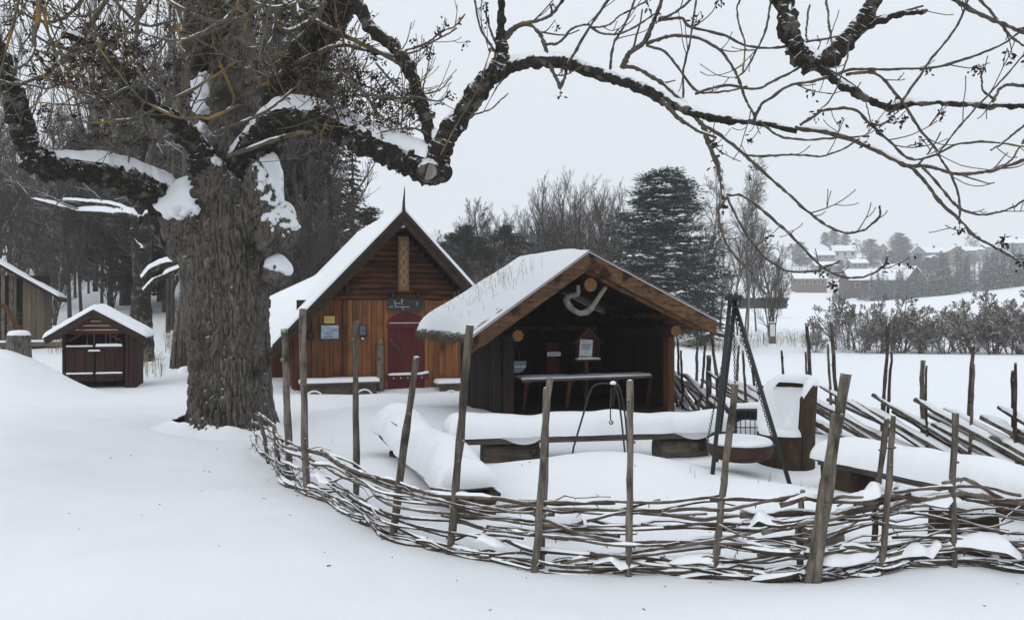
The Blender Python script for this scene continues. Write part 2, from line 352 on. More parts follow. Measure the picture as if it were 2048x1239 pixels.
for nm, c in dict(h_grey=(0.2, 0.21, 0.22), h_white=(0.5, 0.5, 0.49), h_red=(0.085, 0.038, 0.036), h_brown=(0.13, 0.075, 0.055), h_dark=(0.07, 0.07, 0.075), h_ochre=(0.3, 0.22, 0.13)).items():
    M[nm] = plain_mat('house_paint_' + nm[2:], c, 0.8)
M['debris'] = rough_mat('fallen_bits', (0.04, 0.028, 0.02), (0.11, 0.08, 0.055), scale=(20, 20, 20), bump=0, vary=0)
M['window_dark'] = plain_mat('window_glass', (0.03, 0.035, 0.045), 0.15, spec=0.5)
# ------------------------------------------------------------------ the ground: one sheet of snow
LY = ([-50, 0, 15, 20, 26, 34, 45, 80, 150, 400, 1500], [0, 0, 0.0, 0.05, 0.5, 1.1, 2.0, 6.5, 14, 30, 40])
CYY = ([-50, 0, 17, 30, 60, 100, 200, 400, 1500], [0, 0, 0, 0.1, -0.2, 1.5, 6, 22, 40])
RY = ([-50, 0, 13, 25, 45, 60, 90, 150, 215, 260, 320, 380, 430, 600, 1500], [0, 0, 0, -0.25, -0.8, -0.6, -0.3, 1.6, 4.2, 7.2, 16.5, 26, 28, 26, 20])
BUMPS = [  # x, y, sx, sy, height
    (-5.9, 8.3, 0.9, 1.6, 0.16), (-7.2, 10.8, 1.8, 1.8, 0.16), (-5.6, 6.2, 1.6, 1.2, 0.12), (-2.2, 5.0, 0.9, 0.5, 0.06), (0.0, 4.1, 1.0, 0.35, 0.05),
    (-3.9, 17.0, 1.1, 0.75, -0.14), (-2.2, 17.6, 1.3, 0.75, -0.14), (-0.7, 18.2, 0.9, 0.7, -0.12),
    (-4.6, 10.4, 1.2, 1.1, 0.03), (-8.75, 13.8, 0.75, 0.9, 0.80), (-9.6, 13.6, 1.2, 1.1, 0.2),
    (0.9, 8.0, 0.75, 0.55, 0.21), (1.35, 7.6, 0.5, 0.4, 0.08), (-0.3, 9.0, 0.9, 0.5, -0.05), (1.9, 9.3, 0.9, 0.5, -0.05),
    (-1.3, 8.2, 0.5, 0.7, 0.12), (-1.6, 12.2, 1.2, 0.7, 0.17), (-3.1, 13.6, 2.0, 1.1, 0.02), (3.2, 6.1, 0.7, 0.4, 0.09), (2.2, 6.9, 0.5, 0.35, 0.13), (3.9, 5.6, 0.5, 0.4, 0.14),
    (0.3, 5.7, 0.45, 0.25, -0.03), (2.9, 8.9, 0.5, 0.4, 0.12), (1.9, 4.35, 0.6, 0.3, 0.07), (2.9, 4.3, 0.5, 0.3, 0.05), (1.2, 4.1, 0.9, 0.35, -0.04),
    (-2.6, 6.0, 1.4, 1.2, 0.05), (-1.2, 4.6, 1.2, 0.7, -0.03), (2.55, 5.0, 0.35, 0.25, 0.08), (-6.0, 11.5, 1.2, 2.0, 0.10)]
def H(x, y):
    x = np.asarray(x, float); y = np.asarray(y, float)
    r = x / np.maximum(y, 6.0)
    wL = sstep(-0.12, -0.36, r); wR = sstep(0.12, 0.30, r)
    h = np.interp(y, *LY) * wL + np.interp(y, *RY) * wR + np.interp(y, *CYY) * (1 - wL - wR)
    # the far field climbs to the right
    h = h + 6.0 * sstep(0.42, 0.75, r) * sstep(110, 225, y) * (1 - sstep(228, 262, y))
    for bx, by, sx, sy, bh in BUMPS:
        h = h + bh * np.exp(-((x - bx) / sx) ** 2 / 2 - ((y - by) / sy) ** 2 / 2)
    near = 1 - sstep(20, 60, y)
    h = h + near * (0.12 * n2(x, y, 0.45, 3) + 0.05 * n2(x, y, 1.6, 5) + 0.006 * n2(x, y, 7.0, 8))
    h = h + (1 - near) * (0.5 * n2(x, y, 0.05, 9) + 0.12 * n2(x, y, 0.35, 12))
    return h
def gz(x, y): return float(H(np.array([x]), np.array([y]))[0])
def G(u, Y, dz=0.0):
    x = (u - CX) / F * Y
    return A(x, Y, gz(x, Y) + dz)
def GP(u, v):                                   # where the sight line through (u, v) meets the snow
    ys = np.concatenate([np.arange(2.5, 40, 0.02), np.arange(40, 500, 0.5)])
    xs = (u - CX) / F * ys; zs = EYE - (v - CY) / F * ys
    k = np.argmax(zs <= H(xs, ys))
    return A(xs[k], ys[k], zs[k])

def axis(segs):
    out = [segs[0][0]]
    for a, b, d0, d1 in segs:
        x = a
        while x < b - 1e-6:
            t = (x - a) / (b - a); x += d0 * (d1 / d0) ** t; out.append(min(x, b))
    return np.array(out)
gy = axis([(-30, 2, 6, 0.3), (2, 3.4, 0.2, 0.07), (3.4, 12, 0.065, 0.09), (12, 24, 0.1, 0.35), (24, 70, 0.3, 1.5), (70, 500, 1.5, 8), (500, 1400, 20, 100)])
gx0 = axis([(0, 7, 0.065, 0.08), (7, 16, 0.09, 0.3), (16, 60, 0.3, 1.5), (60, 320, 1.8, 8), (320, 1200, 15, 100)])
gx = np.concatenate([-gx0[::-1][:-1], gx0])
XX, YY = np.meshgrid(gx, gy)
mb = MB(); mb.grid(np.stack([XX, YY, H(XX, YY)], -1))
ground = part('snow_ground', mb, M['ground_snow'], smooth=True); ground['kind'] = 'structure'

# ------------------------------------------------------------------ shared builders for snow
def edge(d, r): 
    t = np.clip(1 - d / r, 0, 1)
    return np.sqrt(np.clip(1 - t * t, 0, 1))
def snow_sheet(base, x0, x1, y0, y1, th, r=0.08, nx=40, ny=30, seed=1, lump=0.25, f=2.0, bulge=0.0, under=0.02):
    """snow lying on a surface z = base(x, y) over a rectangle, rounded at its rim"""
    def rim(n): 
        t = np.linspace(-1, 1, n); return 0.5 + 0.5 * np.sign(t) * (1 - (1 - np.abs(t)) ** 1.7)
    xs = x0 + (x1 - x0) * rim(nx); ys = y0 + (y1 - y0) * rim(ny)
    X, Y = np.meshgrid(xs, ys)
    d = np.minimum(np.minimum(X - x0, x1 - X), np.minimum(Y - y0, y1 - Y))
    t = th * (1 + lump * 2 * n2(X, Y, f, seed))
    wav = 0.5 * r * n2(X, Y, 5.0, seed + 4)
    Z = base(X, Y) + t * edge(np.clip(d + 0 * wav, 0, None), r)
    bl = bulge * (1 - np.clip(d / r, 0, 1)) * edge(d + 0.3 * r, r)
    cx, cyy = (x0 + x1) / 2, (y0 + y1) / 2
    ex = np.where(np.abs(X - x0) < np.abs(X - x1), -1, 1) * (np.minimum(X - x0, x1 - X) <= np.minimum(Y - y0, y1 - Y))
    ey = np.where(np.abs(Y - y0) < np.abs(Y - y1), -1, 1) * (np.minimum(X - x0, x1 - X) > np.minimum(Y - y0, y1 - Y))
    m = MB(); m.grid(np.stack([X + ex * (bl + wav * (d < r)), Y + ey * (bl + wav * (d < r)), Z], -1))
    m.grid(np.stack([X, Y, base(X, Y) - under], -1)[:, ::-1])
    return m
def snow_strip(mb, path, rad, w=0.9, h=0.9, seed=0, gap=0.25, seg=7, f=3.0):
    """a ridge of snow along the top of a branch, rail or stick; it thins out and breaks at gaps"""
    path = np.asarray(path, float); n = len(path)
    rad = np.broadcast_to(np.asarray(rad, float), (n,))
    t = np.gradient(path, axis=0)
    if n > 30:
        w_ = 15; pad = np.vstack([np.repeat(t[:1], w_ // 2, 0), t, np.repeat(t[-1:], w_ // 2, 0)]); t = np.stack([np.convolve(pad[:, j], np.ones(w_) / w_, 'valid') for j in range(3)], -1)
    t /= np.linalg.norm(t, axis=1)[:, None] + 1e-9
    side = np.cross(t, A(0, 0, 1)); ls = np.linalg.norm(side, axis=1)
    side = side / np.maximum(ls, 0.15)[:, None]
    flat = np.clip(1.25 * ls - 0.25, 0, 1)
    al = np.concatenate([[0], np.cumsum(np.linalg.norm(np.diff(path, axis=0), axis=1))])
    nz = fnoise(np.stack([al * f, np.full(n, seed * 3.7), np.zeros(n)], -1), 2, seed)
    k = np.clip((nz - gap) / 0.28, 0, 1) * flat
    k[0] *= 0.0; k[-1] *= 0.0
    a = np.linspace(0, math.pi, seg)
    up = np.cross(side, t); up = up / (np.linalg.norm(up, axis=1)[:, None] + 1e-9)
    up = np.where(up[:, 2:3] < 0, -up, up)
    hh = rad * h * k * (0.7 + 0.9 * nz); ww = rad * w * np.sqrt(k)
    eL = 0.55 + 0.9 * fnoise(np.stack([al * 5, np.full(n, seed + 0.5), np.zeros(n)], -1), 2, seed + 3); eR = 0.55 + 0.9 * fnoise(np.stack([al * 5, np.full(n, seed + 7.5), np.zeros(n)], -1), 2, seed + 5)
    ca = np.cos(a)[None, :] * np.where(np.cos(a)[None, :] > 0, eL[:, None], eR[:, None])
    base = path + up * (rad * 0.55)[:, None] * np.ones(3)
    V = base[:, None, :] + side[:, None, :] * (ca * ww[:, None])[..., None] + up[:, None, :] * ((np.sin(a) ** 0.8)[None, :] * (hh + rad * 0.45 * k)[:, None])[..., None]
    mb.grid(V)
    return mb
# ------------------------------------------------------------------ buildings: local frame x along the front, y to the back, z up
def onplane(O, th, u, v, b):
    c, s = math.cos(th), math.sin(th)
    dx, dz = (u - CX) / F, -(v - CY) / F
    t = (b - s * O[0] + c * O[1]) / (-s * dx + c)
    rx, ry = t * dx - O[0], t - O[1]
    return c * rx + s * ry, EYE + t * dz - O[2]
rng = random.Random(5)
def plank_row(root, name, mat, xs, y0, y1, zlo, ztop, jit=0.012, seed=1, axis='x'):
    """upright boards side by side, each a piece of its own; ztop(x) gives the cut"""
    rr = random.Random(seed)
    for a, b in zip(xs[:-1], xs[1:]):
        g = 0.004; o = rr.uniform(0, jit)
        z0 = zlo + rr.uniform(-0.01, 0.01)
        a2, b2 = a + g, b - g
        if ztop(a2) <= z0 + 0.02 and ztop(b2) <= z0 + 0.02: continue
        q = MB()
        if axis == 'x':
            q.prism([(a2, y0 - o, z0), (b2, y0 - o, z0), (b2, y0 - o, max(ztop(b2), z0)), (a2, y0 - o, max(ztop(a2), z0))], (0, y1 - y0 + o, 0))
        else:
            q.prism([(y0 - o, b2, z0), (y0 - o, a2, z0), (y0 - o, a2, ztop(a2)), (y0 - o, b2, ztop(b2))], (y1 - y0 + o, 0, 0))
        part(name, q, mat, root, local=True)
def cuts(a, b, w, seed):
    rr = random.Random(seed); xs = [a]
    while xs[-1] < b - w * 1.2: xs.append(xs[-1] + w * rr.uniform(0.75, 1.25))
    return xs + [b]
def log_x(x0, x1, y, z, r, n=14, seg=10, seed=0):
    q = MB(); t = np.linspace(x0, x1, n); rs = np.random.RandomState(seed)
    q.tube(np.stack([t, y + 0.008 * rs.randn(n), z + 0.004 * rs.randn(n)], -1), r, seg, wob=0.03, seed=seed); return q
def log_y(x, y0, y1, z, r, n=8, seg=14, seed=0):
    q = MB(); t = np.linspace(y0, y1, n)
    q.tube(np.stack([np.full(n, x), t, np.full(n, z)], -1), r, seg, wob=0.02, seed=seed); return q

# ---------------- the cabin
CT = R(20); CO = A(-4.69, 17.3, 0.0)
cab = thing('log_cabin', 'steep gabled cabin of orange and dark red-brown planks with a dark red door', 'cabin', CO, CT)
CW, CAP, CSL, CZT, CDEP = 4.53, 2.267, 1.054, 3.82, 5.2
def croof(x): return CZT - CSL * np.abs(np.asarray(x, float) - CAP)
def CL(u, v, b=0.0): return onplane(CO, CT, u, v, b)
zlog = CL(760, 600)[1]                                   # underside of the gable logs
EAVE0, EAVE1 = -0.484, 2 * CAP + 0.484
# wall boards left of the bay are red-brown, darkened in colour for shade, the middle bay orange
xa = CL(690, 700)[0]; xd0, xd1 = CL(775, 700)[0], CL(848, 700)[0]; xr = CL(935, 700)[0]
wall_top = lambda x: min(float(croof(x)) - 0.22, zlog)
ln = cuts(0.0, xa - 0.05, 0.13, 3)
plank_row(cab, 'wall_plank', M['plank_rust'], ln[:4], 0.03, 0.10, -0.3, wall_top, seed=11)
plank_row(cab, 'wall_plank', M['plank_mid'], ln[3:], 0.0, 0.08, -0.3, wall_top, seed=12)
plank_row(cab, 'wall_plank', M['plank_orange'], cuts(xa + 0.05, xd0 - 0.07, 0.125, 4), -0.02, 0.06, -0.3, lambda x: zlog, seed=13)
plank_row(cab, 'wall_plank', M['plank_orange'], cuts(xd1 + 0.07, CW - 0.1, 0.13, 5), -0.01, 0.07, -0.3, wall_top, seed=14)
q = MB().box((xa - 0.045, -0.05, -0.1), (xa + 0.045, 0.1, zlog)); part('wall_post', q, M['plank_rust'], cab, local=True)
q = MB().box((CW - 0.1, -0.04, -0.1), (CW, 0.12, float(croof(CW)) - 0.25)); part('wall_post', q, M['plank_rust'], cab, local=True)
# side walls and back, upright boards
for k, yy in enumerate(cuts(0.12, 5.0, 0.16, 9)[:-1]):
    yb = cuts(0.12, 5.0, 0.16, 9)[k + 1]
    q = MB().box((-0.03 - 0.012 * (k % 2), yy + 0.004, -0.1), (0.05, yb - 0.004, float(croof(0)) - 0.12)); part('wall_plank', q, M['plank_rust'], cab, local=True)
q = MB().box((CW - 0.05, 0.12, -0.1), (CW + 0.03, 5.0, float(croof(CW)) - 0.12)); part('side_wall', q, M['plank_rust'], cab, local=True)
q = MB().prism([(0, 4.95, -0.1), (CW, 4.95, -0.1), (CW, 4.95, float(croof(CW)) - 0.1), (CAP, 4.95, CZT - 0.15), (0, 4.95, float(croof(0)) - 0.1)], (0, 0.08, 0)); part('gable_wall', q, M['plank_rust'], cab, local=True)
q = MB().box((0.06, 0.1, -0.1), (CW - 0.06, 0.14, zlog)); part('wall_lining', q, M['shelter_wall'], cab, local=True)
# gable logs
z = zlog + 0.07; k = 0
while z < CZT - 0.42:
    hw = (CZT - 0.16 - z - 0.06) / CSL - 0.05
    r_ = 0.068 * rng.uniform(0.95, 1.08)
    part('gable_log', log_x(max(0.2, CAP - hw), min(CW - 0.2, CAP + hw), 0.04, z, r_, seed=k), M['log_orange'], cab, smooth=True, local=True)
    z += 0.124; k += 1
q = MB().prism([(0.4, 0.1, zlog), (CW - 0.4, 0.1, zlog), (CAP, 0.1, CZT - 0.3)], (0, 0.05, 0)); part('gable_backing', q, M['shelter_wall'], cab, local=True)
# squared purlin ends
for (u, v) in ((697, 578), (931, 577), (621, 671)):
    s_, h_ = CL(u, v, -0.25)
    q = MB().box((s_ - 0.075, -0.3, h_ - 0.09), (s_ + 0.075, 0.3, h_ + 0.09)); part('purlin_end', q, M['barge_dark'], cab, local=True)
q = MB().box((CAP - 0.08, -0.42, CZT - 0.42), (CAP + 0.08, 0.2, CZT - 0.24)); part('ridge_beam', q, M['barge_dark'], cab, local=True)
# roof decks
for sg in (-1, 1):
    x1 = EAVE0 if sg < 0 else EAVE1
    zt0, zt1 = CZT - 0.03, float(croof(x1)) - 0.03
    q = MB().prism([(CAP, -0.52, zt0), (x1, -0.52, zt1), (x1, -0.52, zt1 - 0.11), (CAP, -0.52, zt0 - 0.11)], (0, CDEP + 0.6, 0)); part('roof_deck', q, M['barge_dark'], cab, local=True)
    # bargeboards, two boards deep
    q = MB().prism([(CAP, -0.6, CZT), (x1, -0.6, float(croof(x1))), (x1 + sg * 0.0, -0.6, float(croof(x1)) - 0.30), (CAP, -0.6, CZT - 0.31)], (0, 0.05, 0)); part('bargeboard', q, M['barge_dark'], cab, local=True)
    q = MB().prism([(CAP, -0.63, CZT + 0.012), (x1, -0.63, float(croof(x1)) + 0.012), (x1, -0.63, float(croof(x1)) - 0.1), (CAP, -0.63, CZT - 0.1)], (0, 0.03, 0)); part('bargeboard', q, M['barge_dark'], cab, local=True)
# finial
q = MB(); pts = spline([(CAP, -0.58, CZT - 0.1), (CAP, -0.58, CZT + 0.15), (CAP + 0.01, -0.58, CZT + 0.33), (CAP + 0.02, -0.58, CZT + 0.52)], 10); q.tube(pts, np.linspace(0.045, 0.007, 10), 6); part('finial', q, M['iron'], cab, smooth=True, local=True)
# lean-to on the near side, further back, with a flatter roof
LB0, LB1 = 1.9, 5.1
lean = lambda x: 2.46 + 0.49 * (np.asarray(x, float) - 1.0)
LB2 = LB0 + 0.42
q = MB().prism([(0.5, LB2, float(lean(0.5)) - 0.03), (-1.9, LB2, float(lean(-1.9)) - 0.03), (-1.9, LB2, float(lean(-1.9)) - 0.1), (0.5, LB2, float(lean(0.5)) - 0.1)], (0, LB1 - LB2, 0)); part('leanto_roof', q, M['barge_dark'], cab, local=True)
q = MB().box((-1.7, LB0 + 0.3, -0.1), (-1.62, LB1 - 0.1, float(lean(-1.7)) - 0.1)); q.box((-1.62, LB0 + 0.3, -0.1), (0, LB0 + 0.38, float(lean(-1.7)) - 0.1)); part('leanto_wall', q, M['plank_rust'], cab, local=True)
# snow on the roof
def cbase(X, Y):
    w = sstep(LB0 - 0.25, LB0 + 0.35, Y)
    a = croof(X); b_ = lean(X) + 0.02
    return np.where(X < CAP, np.maximum(a, a + (b_ - a) * w), a)
m = snow_sheet(cbase, EAVE0 - 0.02, CAP + 0.02, -0.6, CDEP + 0.05, 0.15, 0.14, 60, 60, 3, 0.2, 0.9); part('snow_cover', m, M['snow'], cab, smooth=True, local=True)
m = snow_sheet(lambda X, Y: croof(X), CAP - 0.02, EAVE1 + 0.02, -0.58, CDEP + 0.05, 0.15, 0.12, 40, 40, 5, 0.2, 0.9); part('snow_cover', m, M['snow'], cab, smooth=True, local=True)
m = snow_sheet(lambda X, Y: lean(X) + 0.01, -1.95, EAVE0 + 0.05, LB0 + 0.2, LB1, 0.17, 0.14, 30, 40, 7, 0.2, 0.9); part('snow_cover', m, M['snow'], cab, smooth=True, local=True)
m = MB(); m.tube(spline([(CAP - 0.02, -0.45, CZT - 0.36), (CAP + 0.02, -0.5, CZT - 0.3), (CAP + 0.02, -0.5, CZT - 0.22), (CAP, -0.48, CZT - 0.17)], 8), [0.02, 0.05, 0.055, 0.05, 0.03, 0.05, 0.05, 0.02], 8, wob=0.15); part('snow_clump', m, M['snow'], cab, smooth=True, local=True)
# carved hanging board
def board(parent, mat, u0, v0, u1, v1, b, t, name, obj=cab):
    s0, h0 = CL(u0, v1, b); s1, h1 = CL(u1, v0, b)
    q = MB().box((s0, b, h0), (s1, b + t, h1)); return part(name, q, mat, parent, local=True), (s0, h0, s1, h1)
cb, (s0, h0, s1, h1) = board(cab, M['carved'], 797, 473, 818, 581, -0.34, 0.04, 'carved_board')
wv = MB(); tt = np.linspace(0, 1, 60); cxm = (s0 + s1) / 2; wd = (s1 - s0) * 0.27
for ph in (0, math.pi):
    wv.tube(np.stack([cxm + wd * np.sin(tt * 15 + ph), -0.345 + 0.004 * np.cos(tt * 30 + ph), h0 + 0.1 + (h1 - h0 - 0.2) * tt], -1), 0.014, 5)
for j in range(8):
    zc = h0 + 0.12 + (h1 - h0 - 0.25) * j / 7.0; a = np.linspace(0, 4.6, 10); sg = 1 if j % 2 else -1
    wv.tube(np.stack([cxm + sg * (0.03 + 0.028 * np.cos(a) * (1 - a / 7)), np.full(10, -0.345), zc + 0.04 * np.sin(a) * (1 - a / 7)], -1), 0.009, 5)
part('carving', wv, M['carved_light'], cb, smooth=True, local=True)
fr = MB()
for xx in (s0 + 0.006, s1 - 0.022): fr.box((xx, -0.352, h0), (xx + 0.016, -0.338, h1))
fr.box((s0, -0.353, h0), (s1, -0.3395, h0 + 0.07)); part('board_rim', fr, M['carved'], cb, local=True)
# black board over the door with chalk marks and two iron hooks
sb_, (s0, h0, s1, h1) = board(cab, M['slate'], 775, 597, 846, 621, -0.12, 0.05, 'lintel_board')
def strokes(parent, mat, lines, b, w, name, box_):
    s0, h0, s1, h1 = box_; q = MB()
    for (a0, b0, a1, b1) in lines:
        p0 = A(s0 + a0 * (s1 - s0), b, h0 + b0 * (h1 - h0)); p1 = A(s0 + a1 * (s1 - s0), b, h0 + b1 * (h1 - h0))
        d = p1 - p0; n = A(-d[2], 0, d[0]); n = n / (np.linalg.norm(n) + 1e-9) * w
        q.obox(p0 - n / 2, d, n, (0, 0.002, 0))
    return part(name, q, mat, parent, local=True)
strokes(sb_, M['chalk'], [(0.03, 0.3, 0.16, 0.36), (0.19, 0.86, 0.23, 0.3), (0.22, 0.31, 0.62, 0.33), (0.2, 0.6, 0.36, 0.62), (0.39, 0.98, 0.41, 0.5), (0.44, 0.9, 0.4, 0.72), (0.4, 0.22, 0.46, 0.1), (0.83, 0.62, 0.82, 0.45), (0.8, 0.66, 0.86, 0.7)], -0.123, 0.01, 'chalk_marks', (s0, h0, s1, h1))
for sx in (0.13, 0.85):
    xx = s0 + sx * (s1 - s0)
    q = MB(); q.tube(spline([(xx, 0.0, h1 + 0.1), (xx, -0.1, h1 + 0.13), (xx, -0.17, h1 + 0.1), (xx, -0.16, h1 + 0.03)], 10), 0.035, 7); part('iron_hook', q, M['iron'], sb_, smooth=True, local=True)
# door
da, db = xd0, xd1; dt = CL(810, 624)[1]; dl = CL(778, 640)[1]
arch = [(da, -0.06, -0.3), (db, -0.06, -0.3), (db, -0.06, dl)] + [(da + (db - da) * t, -0.06, dl + (dt - dl) * math.sin(math.pi * t) ** 0.75) for t in (0.9, 0.75, 0.6, 0.5, 0.4, 0.25, 0.1)] + [(da, -0.06, dl)]
q = MB().prism(arch, (0, 0.05, 0)); door = part('door', q, M['door_red'], cab, local=True, label='dark red arched plank door')
nb = 5
for k in range(1, nb):
    xx = da + (db - da) * k / nb
    q = MB().box((xx - 0.006, -0.063, -0.3), (xx + 0.006, -0.0605, dl - 0.02)); part('board_joint', q, M['maroon'], door, local=True)
def bar(v0, v1, ext, nm, yy=-0.1):
    a0, z1 = CL(774, v0, -0.06); _, z0 = CL(774, v1, -0.06)
    q = MB().box((da - 0.03, yy, z0), (db + ext, -0.055, z1)); return part(nm, q, M['door_red'], door, local=True), z1, z0
b1_, z1, _ = bar(646, 656, 0.07, 'door_bar')
part('snow_cover', snow_sheet(lambda X, Y: z1 + 0 * X, da + 0.02, db + 0.02, -0.1, -0.06, 0.012, 0.01, 20, 5, 2, 0.3), M['snow'], b1_, smooth=True, local=True)
b2_, z2, z20 = bar(750, 760, 0.09, 'door_bar')
part('snow_cover', snow_sheet(lambda X, Y: z2 + 0 * X + 0.03 * sstep(db - 0.1, db + 0.08, X), da + 0.0, db + 0.09, -0.11, -0.055, 0.05, 0.03, 30, 7, 4, 0.4, 6), M['snow'], b2_, smooth=True, local=True)
for k in range(5):
    xx = da + 0.12 + k * (db - da) / 5.2
    q = MB(); q.lathe((0, 0, 0), [(0.0, 0.016), (0.014, 0.01), (0.017, 0.0)], 8); q.v = [np.stack([v[:, 0] + xx, -0.1 - v[:, 2], v[:, 1] + (z2 + z20) / 2 - 0.01], -1) for v in q.v]
    part('stud', q, M['chalk'], b2_, smooth=True, local=True)
s_, h_ = CL(780, 680); s2_, h2_ = CL(796, 702)
q = MB(); q.tube(spline([(s_, -0.075, h_), (s_ + 0.03, -0.13, h_ - 0.05), (s2_ - 0.02, -0.13, h2_ + 0.04), (s2_, -0.075, h2_)], 12), 0.016, 6); part('handle', q, M['weathered'], door, smooth=True, local=True)
for a0, a1 in ((da - 0.075, da - 0.005), (db + 0.005, db + 0.075)):
    q = MB().box((a0, -0.055, -0.3), (a1, 0.07, CL(848, 600)[1])); part('door_jamb', q, M['plank_orange'], cab, local=True)
q = MB().box((da - 0.005, -0.03, dl - 0.1), (db + 0.005, 0.07, zlog)); part('door_header', q, M['plank_orange'], cab, local=True)

# things on and along the front of the cabin (their own roots share the cabin's axes)
def cabpt(x, y, z):
    c, s = math.cos(CT), math.sin(CT); return A(CO[0] + c * x - s * y, CO[1] + s * x + c * y, z)
def wall_thing(name, label, cat, u, v, b=-0.03):
    s_, h_ = CL(u, v, b); return thing(name, label, cat, cabpt(s_, b, h_), CT), s_, h_
def span(u0, v0, u1, v1, b):
    a = CL(u0, v1, b); c = CL(u1, v0, b); return a[0], a[1], c[0], c[1]
t, so, ho = wall_thing('yellow_sign', 'small yellow sign on the cabin wall above the blue-white notice', 'sign', 658, 639)
x0, z0, x1, z1 = span(648, 632, 669, 646, -0.03); x0 -= so; x1 -= so; z0 -= ho; z1 -= ho
part('plate', MB().box((x0, -0.015, z0), (x1, 0.0, z1)), M['yellow'], t, local=True)
q = MB()
for k in range(4): q.box((x0 + 0.02, -0.0175, z1 - 0.045 - 0.024 * k), (x1 - 0.02 - 0.02 * (k % 2), -0.0155, z1 - 0.038 - 0.024 * k))
part('print_lines', q, M['yellow_ink'], t, local=True)
t, so, ho = wall_thing('notice_case', 'framed blue and white notice on the cabin wall under the yellow sign', 'notice', 660, 663)
x0, z0, x1, z1 = span(642, 650, 677, 677, -0.04); x0 -= so; x1 -= so; z0 -= ho; z1 -= ho
part('case', MB().box((x0 - 0.02, -0.02, z0 - 0.02), (x1 + 0.02, 0.04, z1 + 0.02)), M['black_plastic'], t, local=True)
part('poster', MB().box((x0, -0.026, z0), (x1, -0.021, z1)), M['poster'], t, local=True)
q = MB()
for k in range(5): q.box((x0 + 0.1, -0.029, z1 - 0.07 - 0.03 * k), (x1 - 0.1 + 0.03 * (k % 3), -0.027, z1 - 0.063 - 0.03 * k))
rr = random.Random(3)
for k in range(7):
    a0 = x0 + 0.02 + k * (x1 - x0 - 0.04) / 7; q.box((a0, -0.029, z0 + 0.015), (a0 + 0.035, -0.027, z0 + 0.03 + rr.uniform(0, 0.05)))
part('print_lines', q, M['poster_dark'], t, local=True)
t, so, ho = wall_thing('black_wall_box', 'black wall box with a grey plate and round knob beneath, left of the door', 'wall box', 726, 668)
x0, z0, x1, z1 = span(717, 649, 733, 672, -0.05); x0 -= so; x1 -= so; z0 -= ho; z1 -= ho
bx_ = part('case', MB().box((x0, -0.05, z0), (x1, 0.04, z1)), M['black_plastic'], t, local=True)
part('plate', MB().box((x0 + 0.025, -0.056, z0 + 0.03), (x1 - 0.025, -0.051, z1 - 0.02)), M['grey_plastic'], t, local=True)
part('slot', MB().box((x0 + 0.045, -0.06, z0 + 0.12), (x1 - 0.045, -0.057, z0 + 0.135)), M['black_plastic'], t, local=True)
part('lower_tab', MB().prism([(x0 + 0.03, -0.03, z0), (x1 - 0.02, -0.03, z0), (x1 - 0.045, -0.03, z0 - 0.1), (x0 + 0.055, -0.03, z0 - 0.1)], (0, 0.04, 0)), M['black_plastic'], t, local=True)
q = MB(); q.lathe((0, 0, 0), [(0, 0.02), (0.028, 0.015), (0.032, 0)], 12); q.v = [np.stack([v[:, 0] + (x0 + x1) / 2, -0.031 - v[:, 2], v[:, 1] + z0 - 0.055], -1) for v in q.v]
part('knob', q, M['chalk'], t, smooth=True, local=True)
# old notched post leaning at the door
sx, _ = CL(760, 700, -0.1); zt = CL(760, 678, -0.1)[1]
t = thing('carved_post', 'weathered round-topped wooden post beside the red door', 'post', cabpt(sx, -0.13, 0), CT)
q = MB(); hts = np.linspace(-0.3, zt, 24); rad = np.full(24, 0.082); rad[-1] = 0.02; rad[-2] = 0.05; rad[-3] = 0.07; rad[-7] = 0.072; rad[-6] = 0.084
q.tube(np.stack([np.zeros(24), np.zeros(24), hts], -1), rad, 12, wob=0.04); part('shaft', q, M['weathered'], t, smooth=True, local=True)
q = MB(); q.lathe((0, 0, zt - 0.11), [(0.084, -0.015), (0.09, 0), (0.084, 0.015)], 12); part('ring', q, M['weathered'], t, smooth=True, local=True)
# wall benches
def wall_bench(u0, u1, v, label, ends):
    x0, h = CL(u0, v, -0.25); x1, _ = CL(u1, v, -0.25)
    t = thing('wall_bench', label, 'bench', cabpt(x0, -0.25, 0), CT, 'benches along the cabin front')
    L_ = x1 - x0
    part('seat', MB().box((0, -0.22, h - 0.05), (L_, 0.16, h)), M['bench_wood'], t, local=True)
    part('front_board', MB().box((0.04, -0.18, h - 0.27), (L_ - 0.04, -0.15, h - 0.052)), M['bench_wood'], t, local=True)
    for k, xx in enumerate(ends):
        q = MB(); q.tube([(xx * L_, -0.3, h - 0.34), (xx * L_, 0.1, h - 0.34)], 0.17, 14); part('log_foot', q, M['bench_wood'], t, smooth=True, local=True)
        a = np.linspace(0.1, math.pi - 0.1, 12); q = MB(); q.tube(np.stack([xx * L_ + 0.18 * np.cos(a), np.full(12, -0.29), h - 0.34 + 0.18 * np.sin(a)], -1), 0.022, 6); part('snow_rim', q, M['snow'], t, smooth=True, local=True)
    part('snow_cover', snow_sheet(lambda X, Y: h + 0 * X, -0.02, L_ + 0.02, -0.25, 0.14, 0.085, 0.05, 40, 14, 3, 0.2, 2), M['snow'], t, smooth=True, local=True)
wall_bench(600, 754, 765, 'low snow-covered bench against the cabin left of the red door', (0.16, 0.8))
wall_bench(872, 985, 765, 'low snow-covered bench against the cabin right of the red door', (0.2,))

